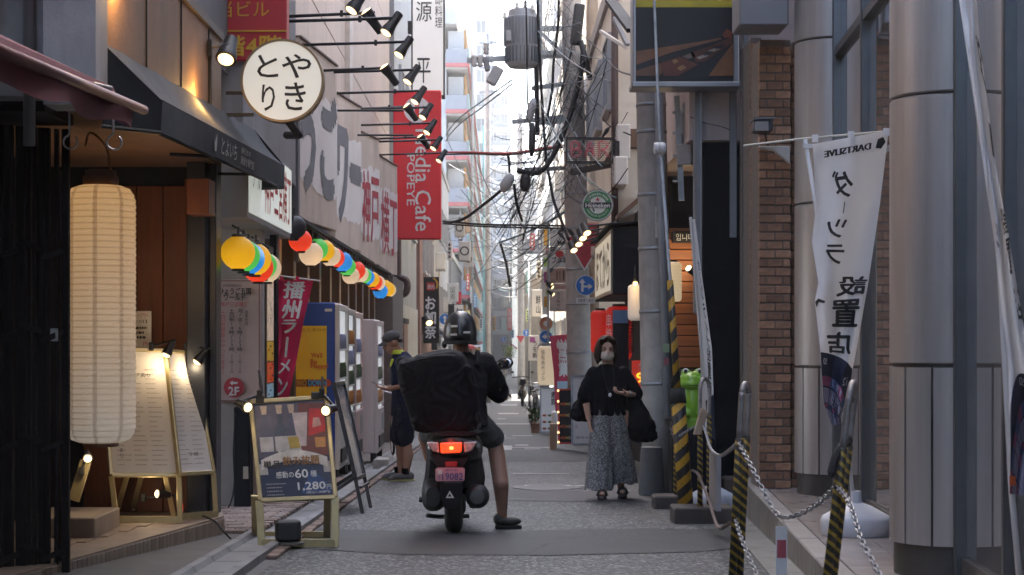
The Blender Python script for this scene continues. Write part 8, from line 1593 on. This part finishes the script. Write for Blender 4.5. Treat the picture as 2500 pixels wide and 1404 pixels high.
slab([(1042, 1100), (1172, 1100), (1184, 1170), (1178, 1225), (1150, 1250), (1132, 1200), (1082, 1200), (1062, 1255), (1036, 1230), (1036, 1170)], .15, .32, m_sm, 'inner_fender', .03)

# rider
rid = T('person', 'scooter rider in a black jacket, shorts and sandals with one foot on the road', 'person', S(.05, .5, .6))
mb = MB(); mb.ell(S(.035, .66, 1.42), (.075, .09, .1)).limb([S(.035, .66, 1.36), S(.03, .62, 1.22)], [.058, .065])
mb.loft([(S(.04, .5, .78), .165, .12), (S(.04, .54, .95), .145, .115), (S(.035, .59, 1.1), .17, .12), (S(.03, .62, 1.2), .17, .1), (S(.03, .63, 1.25), .08, .07)])
RSh, REl, RWr = S(.2, .63, 1.2), S(.315, .74, 1.0), S(.335, .93, .985); LSh, LEl, LWr = S(-.14, .64, 1.2), S(-.3, .76, 1.0), S(-.335, .93, .985)
mb.limb([RSh, REl, RWr], [.052, .045, .032]); mb.limb([LSh, LEl, LWr], [.052, .045, .032]); hand(mb, RWr, (.15, 1, -.05), (0, .1, -1), 1.5, 1.05, 1); hand(mb, LWr, (-.15, 1, -.05), (0, .1, -1), 1.5, 1.05, -1)
RF = V((XP(1228, 12.75), 12.75, G(12.75)))
mb.limb([S(.13, .52, .8), S(.285, .72, .62), S(.3, .7, .55), RF + V((-.015, -.03, .33)), RF + V((-.005, .0, .1))], [.095, .068, .063, .06, .036])
mb.limb([S(-.06, .52, .8), S(-.23, .82, .66), S(-.2, .9, .5), S(-.14, .95, .36)], [.095, .068, .055, .036]); mb.ell(RF + V((.03, .01, .06)), (.09, .045, .035)).ell(S(-.14, 1.02, .385), (.045, .11, .035))
organic(mb, 'body', M('skin_rider', (.27, .14, .095), .55, 0, .1, 30, bump=.05, bscale=200), rid, .0065, 3)
mb = MB(); mb.loft([(S(.04, .5, .76), .19, .15), (S(.04, .54, .95), .175, .145), (S(.035, .59, 1.1), .2, .145), (S(.03, .62, 1.2), .2, .125), (S(.03, .64, 1.265), .1, .09), (S(.032, .65, 1.29), .07, .07)], 32).limb([RSh, RSh.lerp(REl, .5), REl, REl.lerp(RWr, .8)], [.094, .09, .078, .052]).limb([LSh, LSh.lerp(LEl, .5), LEl, LEl.lerp(LWr, .8)], [.082, .08, .07, .05])
for k in range(6): mb.limb([RSh.lerp(REl, .2 + .12 * k) + V((-.05, -.03, -.03)), RSh.lerp(REl, .22 + .12 * k) + V((.04, -.05, .03))], [.02, .026], 6)
organic(mb, 'jacket', M('black_jacket', (.006, .006, .009), .7, 0, .2, 8, spec=.16, bump=.3, bscale=25), rid, .009, 3, fold=.009)
mb = MB(); mb.limb([S(.1, .52, .8), S(.27, .71, .655)], [.12, .086]).limb([S(-.05, .52, .8), S(-.2, .78, .69)], [.12, .088]).loft([(S(.04, .5, .76), .18, .14), (S(.04, .52, .88), .17, .135)], 24); organic(mb, 'shorts', M('grey_shorts', (.06, .06, .062), .9, 0, .2, 8, bump=.3, bscale=30), rid, .009, 4, fold=.006)
HC_ = S(.03, .64, 1.475)
hel = MB(); prof = [(.128, -.11), (.134, -.05), (.132, .0), (.12, .05), (.096, .09), (.062, .118), (.025, .13)]; hel.lathe(prof, 36, o=HC_, sx=.93, sy=1.1); ho = hel.build('helmet', M('helmet_black', (.012, .013, .017), .36, 0, .15, 6, coat=.25), rid, True)
MB().lathe([(.133, -.118), (.138, -.1), (.133, -.09)], 36, o=HC_, sx=.93, sy=1.1, cap=False).build('helmet_trim', rubber, ho, True)
for (px, py) in ((1109, 797), (1108, 817), (1139, 812)):
    p = W(px, py, 12.2 + .505); MB().cbox(p + V((0, -.012 + .15 * abs(px - 1118) / 200, 0)), (.05, .03, .015), rotz((px - 1118) * .012)).build('reflective_strip', m_sw, ho, bevel=.003)
MB().ell(HC_ + V((-.12, .03, -.12)), (.02, .035, .03)).build('chin_strap', rubber, rid, True)
sh = MB(); sh.hexa([RF + V((-.06, -.04, .005)), RF + V((.14, -.04, .005)), RF + V((.14, .05, .005)), RF + V((-.06, .05, .005)), RF + V((-.06, -.04, .035)), RF + V((.14, -.04, .03)), RF + V((.14, .05, .03)), RF + V((-.06, .05, .035))]); sh.build('sandal_sole', rubber, rid, bevel=.015, seg=2)
sh = MB(); sh.ell(RF + V((.04, .0, .06)), (.1, .05, .035)).ell(RF + V((-.03, 0, .075)), (.045, .045, .045)); organic(sh, 'sandal', M('sandal_dark', (.02, .018, .017), .6, 0, .3, 18, bump=.3), rid, .007, 3)
sh = MB(); sh.ell(S(-.14, 1.03, .37), (.05, .12, .04)); organic(sh, 'sandal', M('sandal_dark', (.02, .018, .017)), rid, .008, 2)
# delivery backpack: big soft black box tilted on the rider's back
bpk = T('delivery_backpack', 'large soft black square delivery backpack worn by the scooter rider', 'backpack', S(-.1, .3, .75))
mb = MB(); Yk = 12.2; n = 44
out = [(970, 905), (975, 887), (1000, 876), (1060, 862), (1092, 857), (1118, 862), (1134, 880), (1148, 930), (1160, 985), (1166, 1020), (1160, 1046), (1130, 1058), (1080, 1058), (1040, 1055), (1012, 1048), (1004, 1030), (992, 985), (976, 940)]
cxp, cyp = 1080, 962; rings_ = []
for (k, y) in ((.0, .0), (.5, .004), (.86, .018), (.97, .05), (1.0, .1), (1.0, .2), (.99, .32), (.95, .38), (.5, .4), (0, .4)):
    rr = []
    loop = cr([V((a, b, 0)) for a, b in out + out[:1]], 3)[:-1]
    for i, p in enumerate(loop):
        wob = .006 * math.sin(i * 1.7 + y * 20) + .004 * math.sin(i * .6); q = W(cxp + (p.x - cxp) * max(k, .02), cyp + (p.y - cyp) * max(k, .02), Yk); rr.append(V((q.x, Yk + y + wob * (1 if .9 < k else 0) + .10 * (1095 - (cxp + (p.x - cxp) * k)) / 400 * 0, q.z)))
    rings_.append(rr)
n = len(rings_[0]); mb.add([p for r_ in rings_ for p in r_], [(i * n + j, i * n + (j + 1) % n, (i + 1) * n + (j + 1) % n, (i + 1) * n + j) for i in range(len(rings_) - 1) for j in range(n)])
for k in range(7): a = (1010 + k * 22, 900 + 8 * (k % 3)); mb.limb([W(*a, Yk + .028), W(a[0] + 14, a[1] + 50, Yk + .03), W(a[0] + 20, a[1] + 100, Yk + .034)], [.02, .028, .02], 8)
organic(mb, 'bag_shell', M('bag_nylon', (.006, .006, .009), .75, 0, .25, 5, spec=.16, bump=.35, bscale=14), bpk, .0085, 6, fold=.011, freq=(7, 7, 5))
MB().tube(cr([W(975, 890, Yk + .03), W(1060, 870, Yk + .01), W(1118, 868, Yk + .03)], 8), .006, 6).build('zip_piping', M('piping', (.03, .03, .034), .5), bpk, True); MB().tube(cr([W(1144, 910, Yk + .03), W(1162, 1000, Yk + .03), W(1156, 1046, Yk + .04)], 6), .006, 6).build('zip_piping', M('piping', (.03, .03, .034)), bpk, True)
for x in (-.1, .16): MB().tube(cr([S(x, .42, 1.2), S(x, .62, 1.3), S(x, .76, 1.15), S(x, .72, .95), S(x, .5, .82)], 5), .018, 8, sx=1).build('shoulder_strap', cloth_k, bpk, True)

# ---------------------------------------------------------------- bicycles, motorcycle, far walkers
m_bf = M('bike_frame', (.04, .045, .05), .35, .4, .1); m_bs = M('bike_silver', (.4, .4, .42), .35, .8, .1)
def bicycle(name, lab, loc, rz, fm=m_bf, basket=False):
    t = T(name, lab, 'bicycle', (0, 0, 0)); m = Matrix.Rotation(math.pi / 2, 3, 'Y')
    for y in (0, 1.05):
        w = MB(); pts = [(0, y + .31 * math.cos(2 * math.pi * i / 32), .33 + .31 * math.sin(2 * math.pi * i / 32)) for i in range(33)]; w.tube(pts, .018, 8, False); wo_ = w.build('wheel', rubber, t, True)
        r = MB(); r.tube([(0, y + .288 * math.cos(2 * math.pi * i / 32), .33 + .288 * math.sin(2 * math.pi * i / 32)) for i in range(33)], .01, 6, False); r.build('rim', m_bs, wo_, True)
        s = MB()
        for i in range(18): a = 2 * math.pi * i / 18; s.beam((.012 * (-1) ** i, y, .33), (0, y + .29 * math.cos(a), .33 + .29 * math.sin(a)), .003, .003)
        s.build('spokes', m_bs, wo_)['kind'] = 'stuff'
    f = MB()
    for a, b in (((0, 0, .33), (0, .4, .3)), ((0, 0, .33), (0, .3, .7)), ((0, .4, .3), (0, .3, .78)), ((0, .4, .3), (0, .88, .72)), ((0, .32, .6), (0, .86, .78)), ((0, .84, .86), (0, 1.05, .33))): f.tube([a, b], .014, 8)
    f.build('frame', fm, t, True); MB().ell((0, .27, .83), (.07, .13, .03)).build('saddle', blackp, t, True); MB().tube(cr([(-.27, .7, .98), (-.2, .82, .97), (0, .83, .93), (.2, .82, .97), (.27, .7, .98)], 4), .011, 8).build('handlebar', m_bs, t, True)
    MB().tube([(0, .4, .3), (.09, .44, .2), (.16, .44, .2)], .01, 6).build('crank', m_bs, t); 
    for y in (0, 1.05): MB().tube([(0, y + .35 * math.cos(R(a)), .33 + .35 * math.sin(R(a))) for a in range(30, 190, 20)], .02, 6).build('mudguard', m_bs, t, True)
    if basket: frame_(MB(), (0, 1.15, .82), UX, UZ, .34, .24, .02, .26).build('basket', black, t)
    t.location = loc; t.rotation_euler = (0, 0, rz); return t
bicycle('bicycle', 'bicycle parked behind the man with the phone', (XP(975, 24.6), 24.4, G(24.5) + .02), R(8), M('bike_red', (.4, .03, .04), .4)); 
bicycle('bicycle', 'black bicycle with a basket parked beside the far menu sign', (XP(1300, 44), 43.5, G(44)), R(-6), m_bf, True)
bicycle('bicycle', 'silver bicycle parked behind the basket bicycle', (XP(1312, 48), 47, G(48)), R(4), m_bs)
bicycle('bicycle', 'dark bicycle deep in the row under the white upright sign', (XP(1297, 53), 52.5, G(53)), R(-10), M('bike_blue', (.03, .06, .12), .4), True)
mt = T('motorcycle', 'dark parked motorcycle by the far utility pole', 'motorcycle', (XP(1276, 62), 62, G(62))); q = lambda x, y, z: V((XP(1276, 62) + x, 62 + y, G(62) + z))
for y in (.1, 1.4): w = MB().tube([q(0, y + .27 * math.cos(2 * math.pi * i / 24), .3 + .27 * math.sin(2 * math.pi * i / 24)) for i in range(25)], .05, 8, False).build('wheel', rubber, mt, True)
mb = MB(); mb.ell(q(0, .85, .78), (.16, .3, .14)).ell(q(0, .3, .78), (.14, .35, .08)).ell(q(0, .7, .45), (.17, .25, .2)).ell(q(0, .02, .8), (.12, .12, .08)); organic(mb, 'body', m_sb, mt, .025, 2)
MB().tube(cr([q(-.36, 1.0, 1.02), q(0, 1.15, 1.05), q(.36, 1.0, 1.02)], 4), .018, 8).build('handlebar', m_sm, mt, True); MB().tube([q(0, 1.4, .3), q(0, 1.15, 1.0)], .03, 8).build('fork', m_bs, mt); MB().ell(q(0, -.06, .74), (.06, .03, .04)).build('tail_light', M('far_tail', (.3, .02, .02), .3), mt, True)
for s_ in (-1, 1): MB().tube([q(s_ * .3, 1.05, 1.02), q(s_ * .34, 1.05, 1.2)], .01, 6).build('mirror_stalk', black, mt); MB().ell(q(s_ * .36, 1.05, 1.22), (.06, .02, .04)).build('mirror', m_sm, mt, True)
MB().box(XP(1269, 62) , XP(1284, 62), 61.6, 62.0, G(62) + .75, G(62) + 1.0).build('top_box', m_sm, mt, bevel=.03)
def walker(lab, px, Y, top, bottom, hairc, h=1.65, dx=.0):
    z = G(Y); t = T('person', lab, 'person', (XP(px, Y), Y, z)); q = lambda x, y, zz: V((XP(px, Y) + x, Y + y, z + zz * h / 1.65)); mb = MB()
    mb.ell(q(0, 0, 1.53), (.085, .1, .115)).limb([q(0, 0, 1.45), q(0, 0, 1.36)], [.055, .06]).loft([(q(0, 0, .8), .14, .1), (q(0, 0, 1.1), .15, .1), (q(0, 0, 1.34), .17, .1), (q(0, 0, 1.4), .07, .06)])
    for s_ in (-1, 1): mb.limb([q(s_ * .18, 0, 1.33), q(s_ * .23, .02, 1.08), q(s_ * .22, -.08, .85)], [.05, .042, .035]).limb([q(s_ * .08, 0, .85), q(s_ * .09, s_ * .1, .45), q(s_ * .09, s_ * .2, .05)], [.09, .06, .045])
    organic(mb, 'body', skin_w, t, .02, 2); mb = MB(); mb.loft([(q(0, 0, .72), .2, .15), (q(0, 0, 1.1), .18, .13), (q(0, 0, 1.36), .19, .12), (q(0, 0, 1.43), .08, .07)])
    for s_ in (-1, 1): mb.limb([q(s_ * .18, 0, 1.34), q(s_ * .24, .02, 1.07), q(s_ * .23, -.08, .9)], [.07, .06, .05])
    organic(mb, 'coat', top, t, .022, 2); mb = MB()
    for s_ in (-1, 1): mb.limb([q(s_ * .08, 0, .82), q(s_ * .09, s_ * .1, .45), q(s_ * .09, s_ * .18, .14)], [.1, .075, .06])
    organic(mb, 'trousers', bottom, t, .022, 2); mb = MB(); mb.ell(q(0, .02, 1.57), (.1, .11, .1)); organic(mb, 'hair', hairc, t, .02, 2); return t
walker('distant walker in a beige coat on the far road', 1229, 118, M('coat_beige', (.45, .38, .28), .8), M('trousers_beige', (.4, .33, .26), .8), hairm)
walker('distant walker in dark clothes near the far red awning', 1218, 150, m_dark, m_dark, hairm)
# ---------------------------------------------------------------- clutter deep in the street
CL = [(1098, 612, 12, 46, 58, (.5, .5, .52), 'tall pale projecting sign on the grey building'), (1124, 560, 10, 60, 70, (.06, .07, .09), 'dark upright sign high on the grey building'), (1142, 690, 8, 40, 78, (.5, .08, .06), 'narrow red upright sign below the teal balconies'),
 (1140, 770, 14, 22, 76, (.55, .5, .2), 'small yellow square sign above the rider'), (1160, 735, 8, 34, 95, (.1, .3, .5), 'narrow blue upright sign under the balcony building'), (1175, 790, 9, 26, 105, (.6, .6, .6), 'small white upright sign by the teal column'),
 (1206, 790, 8, 36, 130, (.55, .3, .06), 'small amber upright sign far behind the teal column'), (1262, 705, 9, 44, 92, (.5, .5, .5), 'slim grey upright sign on the hazy white tower side'), (1290, 690, 10, 52, 78, (.12, .3, .25), 'dark green upright sign over the far pole'),
 (1316, 660, 12, 44, 62, (.6, .55, .45), 'cream upright sign over the bicycles'), (1300, 590, 12, 40, 66, (.5, .1, .1), 'red upright sign high on the tan apartments'), (1318, 585, 10, 50, 58, (.1, .12, .2), 'navy upright sign beside the orange blocked sign'),
 (1288, 770, 8, 30, 84, (.6, .6, .2), 'lemon upright sign beside the far pole'), (1252, 815, 7, 20, 135, (.2, .4, .55), 'tiny sky blue sign near the greenery')]
for k, (px, py, w, h, Y, c, lab) in enumerate(CL):
    s = plate_sign('shop_sign', lab, px - w / 2, px + w / 2, py - h / 2, py + h / 2, Y, M('clutter_%d' % k, c, .5, grime=.15), .25)
    m_ = ink if sum(c) > .9 else m_sw; dashes(W(px, py, Y - .01), UX, UZ, w * Y / F * .55, h * Y / F * .85, 4, m_, s, k, th=.7)
    MB().box(XP(px, Y) - .03, XP(px, Y) + .03, Y + .1, Y + .16, ZP(py - h / 2, Y), ZP(py - h / 2, Y) + .3).build('hanger', galv, s)
for k, (x, z, Y, sd, lab) in enumerate(((-2.3, 3.6, 61, 1, 'outdoor unit on the grey building above its first windows'), (-2.3, 2.2, 68, 1, 'second outdoor unit along the grey building'), (-2.2, 1.6, 80, 1, 'outdoor unit on the low dark fronted building'), (2.1, 3.2, 52, -1, 'outdoor unit on the tan apartments over the bicycles'), (2.1, 6.0, 56, -1, 'upper outdoor unit on the tan apartments'), (1.78, 4.4, 38, -1, 'outdoor unit on the pale cream apartments'), (1.78, 6.6, 41, -1, 'upper outdoor unit on the pale cream apartments'), (2.4, 3.4, 74, -1, 'outdoor unit on the greyish apartment block'))):
    t = T('air_conditioner', lab, 'air conditioner', (x, Y, z)); x1 = x + sd * .34; MB().box(min(x, x1), max(x, x1), Y, Y + .8, z, z + .6).build('casing', offwhite, t, bevel=.02); ring_c = (x + sd * .345, Y + .4, z + .3); mb = MB(); ring(mb, ring_c, UYL if sd > 0 else UYR, UZ, .02, .24, .003, 18); mb.build('fan_grille', m_greyw, t); MB().box(min(x, x1), max(x, x1), Y + .1, Y + .7, z - .06, z - .002).build('bracket', galv, t)
    MB().tube(cr([(x + sd * .1, Y + .8, z + .3), (x + sd * .1, Y + .95, z + .2), (x + sd * .06, Y + .95, z - 1.5)], 4), .03, 6).build('pipe', offwhite, t)
for k, (x, Y0, Y1, z, sd, c, lab) in enumerate(((-2.25, 49, 53, 1.2, 1, (.1, .1, .11), 'dark canvas awning on the reddish building'), (-2.3, 62, 67, .9, 1, (.5, .48, .45), 'pale canvas awning on the grey building'), (-2.2, 84, 90, .8, 1, (.4, .05, .05), 'red canvas awning on the low dark fronted building'), (2.1, 57, 62, .7, -1, (.5, .42, .3), 'tan canvas awning over the bicycles'), (2.4, 76, 84, .6, -1, (.08, .2, .18), 'green canvas awning on the greyish apartment block'))):
    t = T('shop_awning', lab, 'awning', (x, Y0, z)); a = x + sd * .8; MB().add([(x, Y0, z + .5), (x, Y1, z + .5), (a, Y1, z), (a, Y0, z), (a, Y0, z - .2), (a, Y1, z - .2)], [(0, 1, 2, 3), (3, 2, 5, 4), (0, 3, 4)]).build('canopy', M('awn_%d' % k, c, .8), t); MB().tube([(x, Y0, z), (a, Y0, z)], .02, 6).build('arm', galv, t)
# ================================================================== HAZE
m_hz = bpy.data.materials.new('haze'); m_hz.use_nodes = True; t = m_hz.node_tree; N = t.nodes; N.remove(N['Principled BSDF'])
pv = N.new('ShaderNodeVolumePrincipled'); pv.inputs['Color'].default_value = (.92, .95, 1, 1); pv.inputs['Density'].default_value = .0006; pv.inputs['Anisotropy'].default_value = .35
t.links.new(pv.outputs[0], N['Material Output'].inputs['Volume'])
MB().box(-650, 650, -80, 1300, -14, 70).build('haze', m_hz, kind='stuff', center=False)
